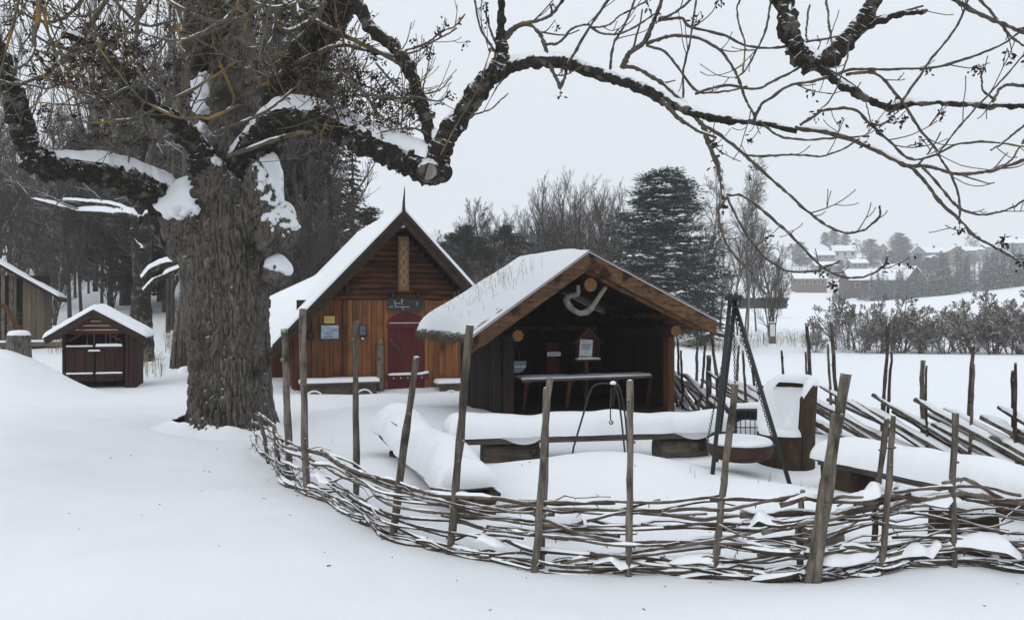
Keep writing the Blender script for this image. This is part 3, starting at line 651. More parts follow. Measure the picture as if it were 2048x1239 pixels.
# ---------------- the open shelter
ST = R(20); SO = A((1012 - CX) / F * 11.8, 11.8, 0.0)
she = thing('open_shelter', 'small open-fronted dark timber shelter with turf and snow on its low gable roof', 'shelter', SO, ST)
def SL(u, v, b=0.0): return onplane(SO, ST, u, v, b)
FB = -0.5
xap, zap = SL(1178, 503, FB); xle, zle = SL(946, 672, FB); xre, zre = SL(1432, 640, FB)
SDEP = 2.3; SW = SL(1345, 760, 0)[0]
zap -= 0.0
def sroof(x):
    x = np.asarray(x, float)
    return np.where(x < xap, zap + (zle - zap) * (xap - x) / (xap - xle), zap + (zre - zap) * (x - xap) / (xre - xap))
sr1 = lambda x: float(sroof(x)) - 0.24
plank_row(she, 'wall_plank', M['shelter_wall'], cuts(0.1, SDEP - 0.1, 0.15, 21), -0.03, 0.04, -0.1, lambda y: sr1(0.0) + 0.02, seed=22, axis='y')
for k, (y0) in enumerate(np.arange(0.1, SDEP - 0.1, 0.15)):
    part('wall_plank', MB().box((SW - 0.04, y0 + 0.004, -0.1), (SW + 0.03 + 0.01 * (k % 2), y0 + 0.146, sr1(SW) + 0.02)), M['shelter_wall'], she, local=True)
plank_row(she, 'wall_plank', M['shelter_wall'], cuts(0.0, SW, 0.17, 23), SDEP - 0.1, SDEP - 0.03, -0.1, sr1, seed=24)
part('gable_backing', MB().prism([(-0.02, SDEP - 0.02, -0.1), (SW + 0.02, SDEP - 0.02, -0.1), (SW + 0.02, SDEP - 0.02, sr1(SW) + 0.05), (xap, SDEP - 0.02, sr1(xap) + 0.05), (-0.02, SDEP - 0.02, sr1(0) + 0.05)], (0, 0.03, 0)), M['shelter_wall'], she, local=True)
for xx, mt in ((0.0, 'shelter_wall'), (SW - 0.1, 'shelter_frame')): part('corner_post', MB().box((xx - 0.01, -0.06, -0.1), (xx + 0.1, 0.09, sr1(xx + 0.05) + 0.03)), M[mt], she, local=True)
part('tie_rail', MB().box((0.1, SDEP - 0.13, 1.28), (SW - 0.1, SDEP - 0.105, 1.36)), M['shelter_frame'], she, local=True)
# round purlins with sawn ends, their length coloured near black for the interior shade
for (u, v, r_) in ((1036, 671, 0.085), (1181, 569, 0.105), (1352, 662, 0.09)):
    xx, zz = SL(u, v, -0.36)
    lg = part('purlin', log_y(xx, -0.36, SDEP + 0.3, zz, r_, seed=int(u)), M['shelter_wall'], she, smooth=True, local=True)
    q = MB(); q.tube([(xx, -0.366, zz), (xx, -0.3615, zz)], r_ * 0.96, 16); part('log_end', q, M['log_end'], lg, local=True)
    for k in range(3):
        q = MB(); a = np.linspace(0, 2 * math.pi, 15); rr_ = r_ * (0.25 + 0.24 * k)
        q.tube(np.stack([xx + rr_ * np.cos(a), np.full(15, -0.367), zz + rr_ * np.sin(a)], -1), 0.0025, 4, cap=False); part('growth_ring', q, M['shelter_frame'], lg, local=True)
# roof decks, rafters, bargeboards; decks and inner rafters coloured dark for interior shade
for sg, x1 in ((-1, xle), (1, xre)):
    z1 = float(sroof(x1)); w = 0.235
    part('bargeboard', MB().prism([(xap, FB, zap), (x1, FB, z1), (x1 + sg * 0.02, FB, z1 - w), (xap, FB, zap - w - 0.02)], (0, 0.05, 0)), M['barge_brown'], she, local=True)
    part('roof_deck', MB().prism([(xap, FB + 0.055, zap - 0.02), (x1, FB + 0.055, z1 - 0.02), (x1, FB + 0.055, z1 - 0.09), (xap, FB + 0.055, zap - 0.09)], (0, SDEP + 0.75, 0)), M['shelter_wall'], she, local=True)
    part('edge_strip', MB().prism([(xap, FB - 0.02, zap + 0.016), (x1, FB - 0.02, z1 + 0.016), (x1, FB - 0.02, z1 + 0.004), (xap, FB - 0.02, zap + 0.004)], (0, 0.1, 0)), M['barge_dark'], she, local=True)
    q = MB(); a_ = A(xap + sg * 0.02, FB + 0.2, zap - 0.26); b_ = A(x1 - sg * 0.16, FB + 0.2, z1 - 0.13)
    q.tube(a_ + (b_ - a_) * np.linspace(0, 1, 8)[:, None], 0.05, 8, wob=0.05); part('rafter', q, M['barge_brown'], she, smooth=True, local=True)
    q = MB(); a_ = A(xap + sg * 0.02, 1.2, zap - 0.26); b_ = A(x1 - sg * 0.16, 1.2, z1 - 0.13)
    q.tube(a_ + (b_ - a_) * np.linspace(0, 1, 8)[:, None], 0.05, 8, wob=0.05); part('rafter', q, M['shelter_wall'], she, smooth=True, local=True)
# pole battens under the eaves seen end on
for sg, x1 in ((-1, xle), (1, xre)):
    for k in range(14 if sg < 0 else 4):
        if sg < 0:
            yy = FB + 0.1 + k * 0.19; zz = float(sroof(xle)) - 0.02
            q = MB(); q.tube([(xle - 0.06, yy, zz - 0.05), (xle + 0.5, yy, zz + 0.36)], 0.05, 8, wob=0.08, seed=k); part('eave_pole', q, M['turf'], she, smooth=True, local=True)
        else:
            xx = xre - 0.1 - 0.13 * k; q = MB(); q.tube([(xx, FB + 0.1, float(sroof(xx)) - 0.16), (xx, SDEP + 0.1, float(sroof(xx)) - 0.16)], 0.055, 8); part('eave_pole', q, M['barge_brown'], she, smooth=True, local=True)
# turf edge at the near eave and the snow
q = snow_sheet(lambda X, Y: sroof(X) - 0.03, xle - 0.07, xle + 0.5, FB + 0.06, SDEP + 0.24, 0.1, 0.06, 24, 60, 9, 0.5, 6); part('turf', q, M['turf'], she, smooth=True, local=True)
thick = lambda Y: 0.05 + 0.22 * sstep(FB, FB + 1.1, Y)
def snow_roof(x0, x1, seed, tfun, nx=60):
    X, Y = np.meshgrid(np.linspace(x0, x1, nx), np.linspace(FB - 0.01, SDEP + 0.3, 60))
    d = np.minimum(np.minimum(X - x0 if x0 < xap - 0.1 else 9 + 0 * X, x1 - X if x1 > xap + 0.1 else 9 + 0 * X), np.minimum(Y - FB + 0.03, SDEP + 0.3 - Y))
    hgt = tfun(X, Y) * (1 + 0.5 * n2(X, Y, 1.3, seed)) * edge(d + 0.01, 0.22) + 0.012 * n2(X, Y, 7, seed + 2)
    Z = sroof(X) + 0.018 + np.maximum(hgt, 0.003)
    m = MB(); m.grid(np.stack([X, Y, Z], -1)); m.grid(np.stack([X, Y, sroof(X) - 0.0], -1)[:, ::-1])
    b0 = np.stack([X[:, 0], Y[:, 0], Z[:, 0]], -1); b1 = np.stack([X[:, 0], Y[:, 0], sroof(X[:, 0]) - 0.03], -1); m.grid(np.stack([b0, b1], 0))
    b0 = np.stack([X[:, -1], Y[:, -1], Z[:, -1]], -1); b1 = np.stack([X[:, -1], Y[:, -1], sroof(X[:, -1]) - 0.03], -1); m.grid(np.stack([b0, b1], 0))
    b0 = np.stack([X[0], Y[0], Z[0]], -1); b1 = np.stack([X[0], Y[0], sroof(X[0]) - 0.01], -1); m.grid(np.stack([b0, b1], 0))
    return m
part('snow_cover', snow_roof(xle - 0.06, xap + 0.03, 31, lambda X, Y: (0.03 + 0.16 * sstep(FB, FB + 1.0, Y)) * (1.15 - 0.7 * sstep(xle, xap, X))), M['snow'], she, smooth=True, local=True)
part('snow_cover', snow_roof(xap - 0.03, xre + 0.04, 33, lambda X, Y: (0.01 + 0.17 * sstep(FB + 0.12, FB + 0.7, Y)) * (0.4 + 0.75 * sstep(xap, xre, X))), M['snow'], she, smooth=True, local=True)
# grass stems sticking out of the roof snow
q = MB(); rr = random.Random(8)
for k in range(120):
    xx = rr.uniform(xle + 0.05, xap - 0.5); yy = rr.uniform(FB + 0.5, SDEP); zz = float(sroof(xx)) + 0.12
    l_ = rr.uniform(0.1, 0.3); dx_, dy_ = rr.uniform(-0.12, 0.12), rr.uniform(-0.08, 0.08)
    q.tube(spline([(xx, yy, zz), (xx + dx_ * 0.3, yy + dy_ * 0.3, zz + l_ * 0.7), (xx + dx_, yy + dy_, zz + l_)], 5), [0.003, 0.003, 0.002, 0.002, 0.001], 3)
part('roof_grass', q, M['grass'], she, local=True, kind='stuff')

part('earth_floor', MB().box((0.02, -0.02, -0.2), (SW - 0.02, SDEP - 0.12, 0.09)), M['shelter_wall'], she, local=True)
q = MB(); rr = random.Random(18)
for k in range(420):
    yy = rr.uniform(FB + 0.02, SDEP + 0.25); xx = xle - 0.06 + rr.uniform(-0.03, 0.05); zz = float(sroof(xle)) + rr.uniform(-0.05, 0.05); l_ = rr.uniform(0.05, 0.15); o_ = rr.uniform(-0.12, 0.01)
    q.tube([(xx, yy, zz), (xx + o_ * 0.6, yy + rr.uniform(-0.03, 0.03), zz - l_ * 0.3), (xx + o_, yy + rr.uniform(-0.05, 0.05), zz - l_)], [0.006, 0.005, 0.002], 3)
part('eave_grass', q, M['turf'], she, local=True, kind='stuff')
def shept(x, y, z):
    c, s = math.cos(ST), math.sin(ST); return A(SO[0] + c * x - s * y, SO[1] + s * x + c * y, z)
# the counter inside
BT = 0.55
x0, zc = SL(1043, 758, BT); x1, _ = SL(1322, 745, BT)
tb = thing('shelf_table', 'long narrow snow-topped counter on slanted brackets inside the open shelter', 'table', shept(x0, BT, 0), ST)
L_ = x1 - x0
part('tabletop', MB().box((0, 0, zc - 0.045), (L_, 0.42, zc - 0.005)), M['bench_wood'], tb, local=True)
part('snow_cover', snow_sheet(lambda X, Y: zc - 0.005 + 0 * X, -0.01, L_ - 0.18, -0.015, 0.41, 0.035, 0.03, 50, 12, 5, 0.4, 3), M['snow'], tb, smooth=True, local=True)
for f_ in (0.03, 0.33, 0.66, 0.93):
    xx = f_ * L_
    q = MB(); q.obox((xx, 0.03, zc - 0.06), (0.055, 0, 0), (0, 0.05, 0), (-0.03, 0.05, -0.36)); q.obox((xx - 0.03, 0.08, zc - 0.42), (0.05, 0, 0), (0, 0.05, 0), (0.0, 0.0, -0.26)); part('bracket', q, M['shelter_frame'], tb, local=True)
    part('bearer', MB().box((xx - 0.02, 0.02, zc - 0.075), (xx + 0.09, 0.4, zc - 0.047)), M['shelter_frame'], tb, local=True)
for k in range(5):
    q = MB(); q.tube([(L_ - 0.2 + 0.02 * k, 0.05 + 0.06 * k, zc + 0.015), (L_ - 0.02, 0.12 + 0.05 * k, zc + 0.03 + 0.008 * k)], 0.012, 5); part('kindling', q, M['drift'], tb, local=True)
# notice house on a post
BN = 0.9
xn, zn = SL(1172, 690, BN)
nh = thing('notice_house', 'small dark red house-shaped notice holder on a post with a white sheet of text', 'notice board', shept(xn, BN, 0), ST)
zb = SL(1172, 717, BN)[1]; ze = SL(1172, 680, BN)[1]; zp = SL(1172, 655, BN)[1]; hw = 0.19
part('back_board', MB().prism([(-hw, 0, zb), (hw, 0, zb), (hw, 0, ze), (0, 0, zp - 0.02), (-hw, 0, ze)], (0, 0.03, 0)), M['maroon'], nh, local=True)
for sg in (-1, 1):
    part('side_board', MB().box((sg * hw - 0.012, -0.09, zb), (sg * hw + 0.012, -0.0005, ze)), M['maroon'], nh, local=True)
    part('roof_board', MB().prism([(0, -0.12, zp), (sg * (hw + 0.06), -0.12, ze - 0.03), (sg * (hw + 0.06), -0.12, ze - 0.055), (0, -0.12, zp - 0.03)], (0, 0.17, 0)), M['shelter_frame'], nh, local=True)
part('sill', MB().box((-hw - 0.03, -0.12, zb - 0.03), (hw + 0.03, 0.03, zb - 0.002)), M['shelter_frame'], nh, local=True)
part('snow_cover', snow_sheet(lambda X, Y: zb - 0.002 + 0 * X, -hw - 0.02, hw + 0.02, -0.12, -0.01, 0.028, 0.025, 24, 8, 5, 0.3, 5), M['snow'], nh, smooth=True, local=True)
part('post', MB().box((-0.03, -0.02, -0.1), (0.03, 0.03, zb - 0.031)), M['shelter_frame'], nh, local=True)
sh0, sh1 = zb + 0.03, ze + 0.0; c_, s_ = math.cos(R(4)), math.sin(R(4))
def tilt(x, z): return (-0.005 + c_ * x + s_ * z, (sh0 + sh1) / 2 - s_ * x + c_ * z)
pw, ph = 0.115, (sh1 - sh0) / 2 + 0.01
def tq(x0, x1, z0, z1, y, d):
    pts = [tilt(x0, z0), tilt(x1, z0), tilt(x1, z1), tilt(x0, z1)]; return MB().prism([(a, y, b) for a, b in pts], (0, d, 0))
sheet = part('paper_sheet', tq(-pw, pw, -ph, ph, -0.012, 0.005), M['paper'], nh, local=True)
ink = MB()
for (a0, a1, zz, tk) in [(-0.85, -0.25, 0.86, 0.05), (-0.6, 0.5, 0.76, 0.02), (-0.7, 0.75, 0.52, 0.04), (-0.7, 0.8, 0.42, 0.05), (-0.7, 0.7, 0.33, 0.03), (-0.75, 0.78, 0.22, 0.06), (-0.7, 0.4, 0.12, 0.03), (-0.7, 0.6, 0.0, 0.05), (-0.7, 0.55, -0.09, 0.03), (-0.1, 0.15, -0.42, 0.05), (-0.75, -0.1, -0.84, 0.08), (-0.1, 0.35, -0.88, 0.05), (0.6, 0.85, -0.8, 0.05)]:
    w_ = tq(a0 * pw, a1 * pw, (zz - tk / 2) * ph, (zz + tk / 2) * ph, -0.0145, 0.002); ink.v += w_.v; ink.q += [k + ink.n for k in w_.q]; ink.t += [k + ink.n for k in w_.t]; ink.n += w_.n
part('print_lines', ink, M['ink'], sheet, local=True)
# maroon board with a small white sign
BS = 1.3
x0, z0 = SL(1094, 712, BS); x1, z1 = SL(1121, 703, BS)
sg_ = thing('small_sign', 'small white strip sign on a maroon board inside the shelter', 'sign', shept((x0 + x1) / 2, BS, 0), ST)
w2 = (x1 - x0) / 2
part('board', MB().box((-w2 * 0.95, 0.0, 0.45), (w2 * 0.85, 0.03, SL(1100, 685, BS)[1])), M['maroon'], sg_, local=True)
part('plate', MB().box((-w2, -0.012, z0), (w2, -0.001, z1)), M['paper'], sg_, local=True)
part('print_lines', MB().box((-w2 * 0.6, -0.0145, (z0 + z1) / 2 - 0.004), (w2 * 0.5, -0.0125, (z0 + z1) / 2 + 0.004)), M['grey_plastic'], sg_, local=True)
# hanging pan
BP = 0.25
xp, zp_ = SL(1034, 722, BP)
pn = thing('hanging_pan', 'dark grey half-round iron pan hanging on a hook inside the shelter', 'pan', shept(xp, BP, zp_ - 0.2), ST)
q = MB(); pts = [(-0.155, 0, 0.2)] + [(0.15 * math.cos(a), 0, 0.155 + 0.13 * math.sin(a)) for a in np.linspace(math.pi, 2 * math.pi, 13)] + [(0.155, 0, 0.2)]
q.prism(pts, (0, 0.07, 0)); part('bowl', q, M['grey_plastic'], pn, local=True)
q = MB(); q.tube(spline([(-0.05, 0.03, 0.2), (-0.02, 0.03, 0.4), (0.0, 0.03, 0.47), (0.045, 0.03, 0.3), (0.05, 0.03, 0.19)], 14), 0.006, 5); part('handle', q, M['iron'], pn, smooth=True, local=True)
q = MB(); q.tube([(0, 0.03, 0.46), (0.0, 0.03, 0.78)], 0.004, 4); part('hook', q, M['iron'], pn, local=True)
part('snow_line', MB().box((-0.04, -0.012, 0.115), (0.14, -0.001, 0.122)), M['snow'], pn, local=True)
# driftwood curl under the gable
BD = -0.3
pts = [SL(u, v, BD) for u, v in ((1156, 570), (1157, 588), (1141, 592), (1133, 602), (1143, 618), (1160, 626), (1178, 620), (1192, 604), (1203, 588), (1213, 573))]
q = MB(); pp = spline([(a, BD + 0.03 * math.sin(k), b) for k, (a, b) in enumerate(pts)], 40)
dw = thing('driftwood_curl', 'bleached curved driftwood branch hung under the shelter gable', 'branch', shept(pts[4][0], BD, pts[5][1]), ST)
pp[:, 0] -= pts[4][0]; pp[:, 1] -= BD; pp[:, 2] -= pts[5][1]
q.tube(pp, 0.028 + 0.018 * np.sin(np.linspace(0, 3.1, 40)) * (1 + 0.3 * np.sin(np.linspace(0, 22, 40))), 8, wob=0.12, seed=3); part('curl', q, M['drift'], dw, smooth=True, local=True)
q = MB(); q.tube(pp[6:11] + A(0, -0.03, 0) + np.linspace(0, 1, 5)[:, None] * A(0.12, 0, 0.06), [0.03, 0.03, 0.025, 0.015, 0.006], 7, wob=0.1); part('snag', q, M['drift'], dw, smooth=True, local=True)

# ---------------- the well hut on the left
WT = R(17); WO = A((125 - CX) / F * 16.6, 16.6, 0.0)
hut = thing('well_hut', 'tiny dark red-brown hut with double doors under a snowy gable roof', 'hut', WO, WT)
def WL(u, v, b=0.0): return onplane(WO, WT, u, v, b)
xa_, za_ = WL(186, 618, -0.22); xl_, zl_ = WL(86, 676, -0.22); xr_, zr_ = WL(290, 672, -0.22); ww = WL(273, 760, 0)[0]; wdep = 1.0
zb_ = -0.3
wr = lambda x: np.where(np.asarray(x, float) < xa_, za_ + (zl_ - za_) * (xa_ - x) / (xa_ - xl_), za_ + (zr_ - za_) * (x - xa_) / (xr_ - xa_))
wt = lambda x: float(wr(x)) - 0.1
x_d0, x_d1 = WL(131, 720)[0], WL(249, 720)[0]; zd = WL(180, 692)[1]; ztop = WL(180, 668)[1]
part('corner_post', MB().box((0, -0.03, zb_), (x_d0 - 0.005, 0.08, wt(0.02))), M['hut_wood'], hut, local=True)
plank_row(hut, 'wall_plank', M['hut_wood'], cuts(x_d1 + 0.01, ww, 0.09, 3), -0.02, 0.06, zb_, wt, seed=4)
for k, (a, b) in enumerate(((x_d0, (x_d0 + x_d1) / 2), ((x_d0 + x_d1) / 2, x_d1))):
    dr = thing  # doors are parts of the hut
    d_ = part('door', MB().box((a + 0.012, -0.03, WL(180, 762)[1]), (b - 0.012, 0.0, zd)), M['hut_wood'], hut, local=True)
    for j in range(3):
        xx = a + 0.012 + (b - a - 0.024) * j / 3.0
        part('door_board', MB().box((xx + 0.004, -0.042 - 0.004 * (j % 2), WL(180, 762)[1] + 0.01), (xx + (b - a - 0.024) / 3 - 0.004, -0.031, zd - 0.02)), M['hut_wood'], d_, local=True)
    for zz in (zd - 0.06, WL(180, 752)[1]):
        part('door_batten', MB().box((a + 0.02, -0.075, zz), (b - 0.02, -0.047, zz + 0.055)), M['hut_wood'], d_, local=True)
        part('snow_cover', snow_sheet(lambda X, Y, z_=zz: z_ + 0.055 + 0 * X, a + 0.02, b - 0.03, -0.085, -0.03, 0.03 + 0.025 * (k == 1 and zz > 0.5), 0.025, 20, 6, 3 + k, 0.4, 4), M['snow'], d_, smooth=True, local=True)
sm = (x_d0 + x_d1) / 2
lt = part('latch', MB().box((sm - 0.12, -0.1, zd - 0.13), (sm + 0.1, -0.08, zd - 0.1)), M['iron'], hut, local=True)
part('snow_cover', snow_sheet(lambda X, Y: zd - 0.1 + 0 * X, sm - 0.12, sm + 0.11, -0.11, -0.07, 0.03, 0.02, 14, 6, 3, 0.3, 5), M['snow'], lt, smooth=True, local=True)
part('wall_lining', MB().box((0.02, 0.5, zb_), (ww - 0.02, 0.53, ztop + 0.05)), M['barge_dark'], hut, local=True)
part('side_wall', MB().box((ww - 0.05, 0.07, zb_), (ww, wdep, wt(ww))), M['hut_wood'], hut, local=True)
part('side_wall', MB().box((0.0, 0.09, zb_), (0.05, wdep, wt(0))), M['hut_wood'], hut, local=True)
for k, f_ in enumerate((0.3, 0.42, 0.62, 0.7, 0.8)):
    xx = x_d0 + f_ * (x_d1 - x_d0); part('slat', MB().box((xx, 0.3, zd), (xx + 0.025, 0.32, ztop)), M['drift'], hut, local=True)
zz = ztop
k = 0
while zz < za_ - 0.22:
    hw_ = (za_ - zz - 0.12) * (xa_ - xl_) / (za_ - zl_)
    part('gable_board', MB().box((max(xa_ - hw_, 0.0), -0.03 - 0.012 * (k % 2), zz + 0.004), (min(xa_ + hw_, ww), 0.03, zz + 0.085)), M['hut_gable'], hut, local=True); zz += 0.09; k += 1
part('brace', MB().obox((x_d0 + 0.02, -0.02, ztop - 0.15), (0.06, 0, 0), (0, 0.05, 0), (0.25, 0, 0.15)), M['hut_gable'], hut, local=True)
part('brace', MB().obox((x_d1 - 0.02, -0.02, ztop - 0.15), (-0.06, 0, 0), (0, 0.05, 0), (-0.25, 0, 0.15)), M['hut_gable'], hut, local=True)
for sg, x1 in ((-1, xl_), (1, xr_)):
    z1 = float(wr(x1))
    part('bargeboard', MB().prism([(xa_, -0.22, za_), (x1, -0.22, z1), (x1 - sg * 0.05, -0.22, z1 - 0.13), (xa_, -0.22, za_ - 0.16)], (0, 0.04, 0)), M['barge_dark'], hut, local=True)
    part('roof_deck', MB().prism([(xa_, -0.175, za_ - 0.02), (x1, -0.175, z1 - 0.02), (x1, -0.175, z1 - 0.07), (xa_, -0.175, za_ - 0.07)], (0, wdep + 0.35, 0)), M['barge_dark'], hut, local=True)
part('snow_cover', snow_sheet(lambda X, Y: wr(X), xl_ - 0.02, xr_ + 0.02, -0.22, wdep + 0.2, 0.11, 0.1, 60, 24, 5, 0.3, 1.5), M['snow'], hut, smooth=True, local=True)

# ---------------- the grey barn at the far left
BO_T = R(26); BO = A((88 - CX) / F * 25.5, 25.5, gz((88 - CX) / F * 25.5, 25.5))
BO[2] = EYE - (684 - CY) / F * 25.5
barn = thing('grey_barn', 'weathered grey plank barn with an open bay and snowy roof at the wood edge', 'barn', BO, BO_T)
def NL(u, v, b=0.0): return onplane(BO, BO_T, u, v, b)
xe, ze_ = NL(114, 590, -0.7)[0], NL(114, 592, -0.4)[1]; x00, z00 = NL(0, 528, -0.4)
sl = (z00 - ze_) / (x00 - xe)
br = lambda x: ze_ + sl * (np.asarray(x, float) - xe)
xo = NL(45, 640)[0]
plank_row(barn, 'wall_plank', M['barn_wood'], cuts(xo, 0.0, 0.14, 4), 0.0, 0.06, -0.6, lambda x: float(br(x)) - 0.12, seed=5)
plank_row(barn, 'wall_plank', M['barn_wood'], cuts(NL(24, 640)[0], NL(33, 640)[0], 0.16, 4), 0.02, 0.08, -0.6, lambda x: float(br(x)) - 0.12, seed=6)
for u in (2, 18): part('wall_post', MB().box((NL(u, 640)[0], -0.02, -0.6), (NL(u, 640)[0] + 0.1, 0.08, float(br(NL(u, 640)[0])) - 0.15)), M['weathered'], barn, local=True)
a0, b0 = NL(2, 610, -0.05); a1, b1 = NL(40, 672, -0.05)
part('brace', MB().obox((a0, -0.06, b0), (0.13, 0, 0.05), (0, 0.05, 0), (a1 - a0, 0, b1 - b0)), M['shelter_frame'], barn, local=True)
xfar = NL(-140, 600)[0]
part('back_wall', MB().box((xfar, 2.4, -0.6), (0.0, 2.46, 2.2)), M['shelter_wall'], barn, local=True)
part('side_wall', MB().box((-0.06, 0.07, -0.6), (0.0, 3.4, float(br(0)) - 0.14)), M['barn_wood'], barn, local=True)
part('floor_beam', MB().box((xfar, -0.25, -0.12), (0.5, 0.3, 0.02)), M['weathered'], barn, local=True)
part('snow_cover', snow_sheet(lambda X, Y: 0.02 + 0 * X, xfar, 0.5, -0.26, 0.0, 0.06, 0.05, 40, 6, 4, 0.4, 2), M['snow'], barn, smooth=True, local=True)
for k in range(7):
    q = MB(); zz = 0.1 + 0.13 * k; q.tube([(NL(4, 640)[0], 1.2 + 0.06 * (k % 2), zz), (NL(40, 640)[0], 1.25, zz + 0.02)], 0.065, 7, wob=0.05, seed=k); part('stored_log', q, M['barn_wood'], barn, smooth=True, local=True)
part('roof_deck', MB().prism([(xe, -0.4, ze_), (xfar, -0.4, float(br(xfar))), (xfar, -0.4, float(br(xfar)) - 0.09), (xe, -0.4, ze_ - 0.09)], (0, 4.2, 0)), M['barge_dark'], barn, local=True)
part('eave_board', MB().box((xe - 0.02, -0.42, ze_ - 0.16), (xe + 0.04, 3.8, ze_ - 0.01)), M['barge_dark'], barn, local=True)
part('snow_cover', snow_sheet(lambda X, Y: br(X), xfar, xe + 0.03, -0.4, 3.8, 0.09, 0.08, 60, 30, 6, 0.8, 2.5), M['snow'], barn, smooth=True, local=True)
# ------------------------------------------------------------------ wattle fence
FP = [(-3.25, 10.0), (-2.98, 9.35), (-2.42, 8.2), (-2.09, 7.4), (-1.74, 6.9), (-1.28, 6.35), (-0.86, 5.75), (-0.41, 5.48), (0.14, 5.12), (0.73, 5.02), (1.24, 4.88), (1.70, 4.70), (2.16, 4.78), (2.68, 4.86), (3.3, 4.95), (4.2, 5.1)]
FC = spline(np.array([(x, y, 0) for x, y in FP]), 400)
FAL = np.concatenate([[0], np.cumsum(np.linalg.norm(np.diff(FC, axis=0), axis=1))]); FLEN = FAL[-1]
def fpos(s):                                     # point and outward normal at arc length s
    s = np.clip(s, 0, FLEN)
    x = np.interp(s, FAL, FC[:, 0]); y = np.interp(s, FAL, FC[:, 1])
    e = 0.05
    dx = np.interp(s + e, FAL, FC[:, 0]) - np.interp(s - e, FAL, FC[:, 0]); dy = np.interp(s + e, FAL, FC[:, 1]) - np.interp(s - e, FAL, FC[:, 1])
    l = np.hypot(dx, dy) + 1e-9
    return x, y, dy / l, -dx / l                 # normal towards the camera side
def fs_of_u(u): 
    uu = CX + F * FC[:, 0] / FC[:, 1]; return float(np.interp(u, uu, FAL))
wf = thing('wattle_fence', 'low curved wattle fence of woven branches with tall grey stakes', 'fence', (0.14, 5.12, gz(0.14, 5.12)))
posts = [  # u top, v top, u base, width px, number of px leaned towards the camera side
    (568, 657, 572, 14, 0.03), (605, 617, 620, 14, -0.02), (711, 642, 702, 13, 0.03), (833, 713, 783, 14, -0.02), (940, 650, 903, 17, -0.03),
    (1100, 755, 1068, 15, -0.03), (1092, 775, 1078, 14, 0.04), (1260, 760, 1257, 14, -0.02), (1470, 768, 1424, 14, -0.02), (1606, 978, 1594, 12, 0.05),
    (1692, 747, 1622, 22, -0.04), (1671, 826, 1606, 17, -0.035), (1787, 830, 1752, 12, -0.02), (1774, 836, 1752, 12, 0.05), (1911, 826, 1905, 13, -0.02), (2080, 800, 2064, 14, 0.02), (518, 830, 540, 8, 0.02), (548, 850, 560, 9, 0.04)]
POSTS_S = []
for k, (ut, vt, ub, w, off) in enumerate(posts):
    s = fs_of_u(ub); x, y, nx, ny = fpos(s); x += nx * off * -1; y += ny * off * -1
    zb = gz(x, y); POSTS_S.append(s)
    base = A(x, y, zb - 0.15)
    ytop = y + (0.12 if off > 0 else -0.03)
    top = P(ut, vt, ytop); r = w / 2 / F * y
    m = 12; t = np.linspace(0, 1, m)[:, None]; rs = np.random.RandomState(k + 40)
    path = base * (1 - t) + top * t + np.cumsum(rs.randn(m, 3) * 0.0035, 0) * np.array([1, 1, 0.2])
    path += (top - path[-1]) * t
    q = MB(); q.tube(path, r * np.linspace(1.12, 0.92, m) * (1 + 0.09 * rs.randn(m)), 9, wob=0.07, seed=k)
    po = part('post', q, M['weathered'], wf, smooth=True)
    kn = MB()
    for j in range(rs.randint(2, 5)):
        i = rs.randint(2, m - 1); d = A(rs.randn(), -abs(rs.randn()), rs.randn() * 0.4); d /= np.linalg.norm(d)
        kn.tube([path[i], path[i] + d * (r + 0.006), path[i] + d * (r + 0.015)], [r * 0.5, r * 0.4, r * 0.15], 6)
    part('knot', kn, M['weathered'], po, smooth=True, kind='stuff')
    if k % 3 == 2: continue
    c = MB(); c.lathe(top - A(0, 0, 0.003), [(r * 0.8, 0), (r * 0.65, 0.004), (r * 0.3, 0.008), (0, 0.009)], 9); part('snow_cap', c, M['snow'], po, smooth=True)
PS = np.array(sorted(POSTS_S))
rs = np.random.RandomState(77)
def weave_path(s0, s1, z0, z1, n, ph, amp, sag=0.0):
    s = np.linspace(s0, s1, n); x, y, nx, ny = fpos(s)
    idx = np.interp(s, PS, np.arange(len(PS)))
    o = amp * np.cos(math.pi * idx + ph) + 0.010 * np.interp(np.linspace(0, 1, n), np.linspace(0, 1, 5), rs.randn(5))
    t = np.linspace(0, 1, n)
    z = H(x, y) + z0 + (z1 - z0) * t - sag * np.sin(math.pi * t) + np.interp(t, np.linspace(0, 1, 7), rs.randn(7) * 0.017)
    return np.stack([x + nx * o, y + ny * o, z], -1)
def add_stick(s0, s1, z0, z1, r0, r1, ph, amp=0.028, dark=False, snow=0.5, spurs=0, sag=0.0):
    L_ = abs(s1 - s0); n = max(8, int(L_ / 0.06))
    path = weave_path(s0, s1, z0, z1, n, ph, amp, sag)
    rad = np.linspace(r0, r1, n) * (1 + 0.10 * rs.randn(n))
    q = MB(); q.tube(path, np.maximum(rad, 0.003), 7, wob=0.10, seed=rs.randint(9999))
    st = part('woven_branch', q, M['stick_dark'] if dark else M['stick'], wf, smooth=True)
    if spurs:
        q = MB()
        for j in range(spurs):
            i = rs.randint(1, n - 1); d = A(rs.randn(), rs.randn(), rs.randn() - 0.5); d /= np.linalg.norm(d); l = rs.uniform(0.012, 0.05)
            q.tube([path[i], path[i] + d * (rad[i] + l * 0.5), path[i] + d * (rad[i] + l) + A(0, 0, -0.004)], [rad[i] * 0.45, rad[i] * 0.35, rad[i] * 0.15], 4)
        part('twig_spur', q, M['stick_dark'], st, smooth=True, kind='stuff')
    if snow > 0:
        q = MB(); snow_strip(q, path, np.maximum(rad, 0.006), 0.65 + 0.3 * snow, 0.15 + 0.85 * snow, seed=rs.randint(9999), gap=0.70 - 0.42 * snow, f=5.0)
        part('snow_cover', q, M['snow'], st, smooth=True)
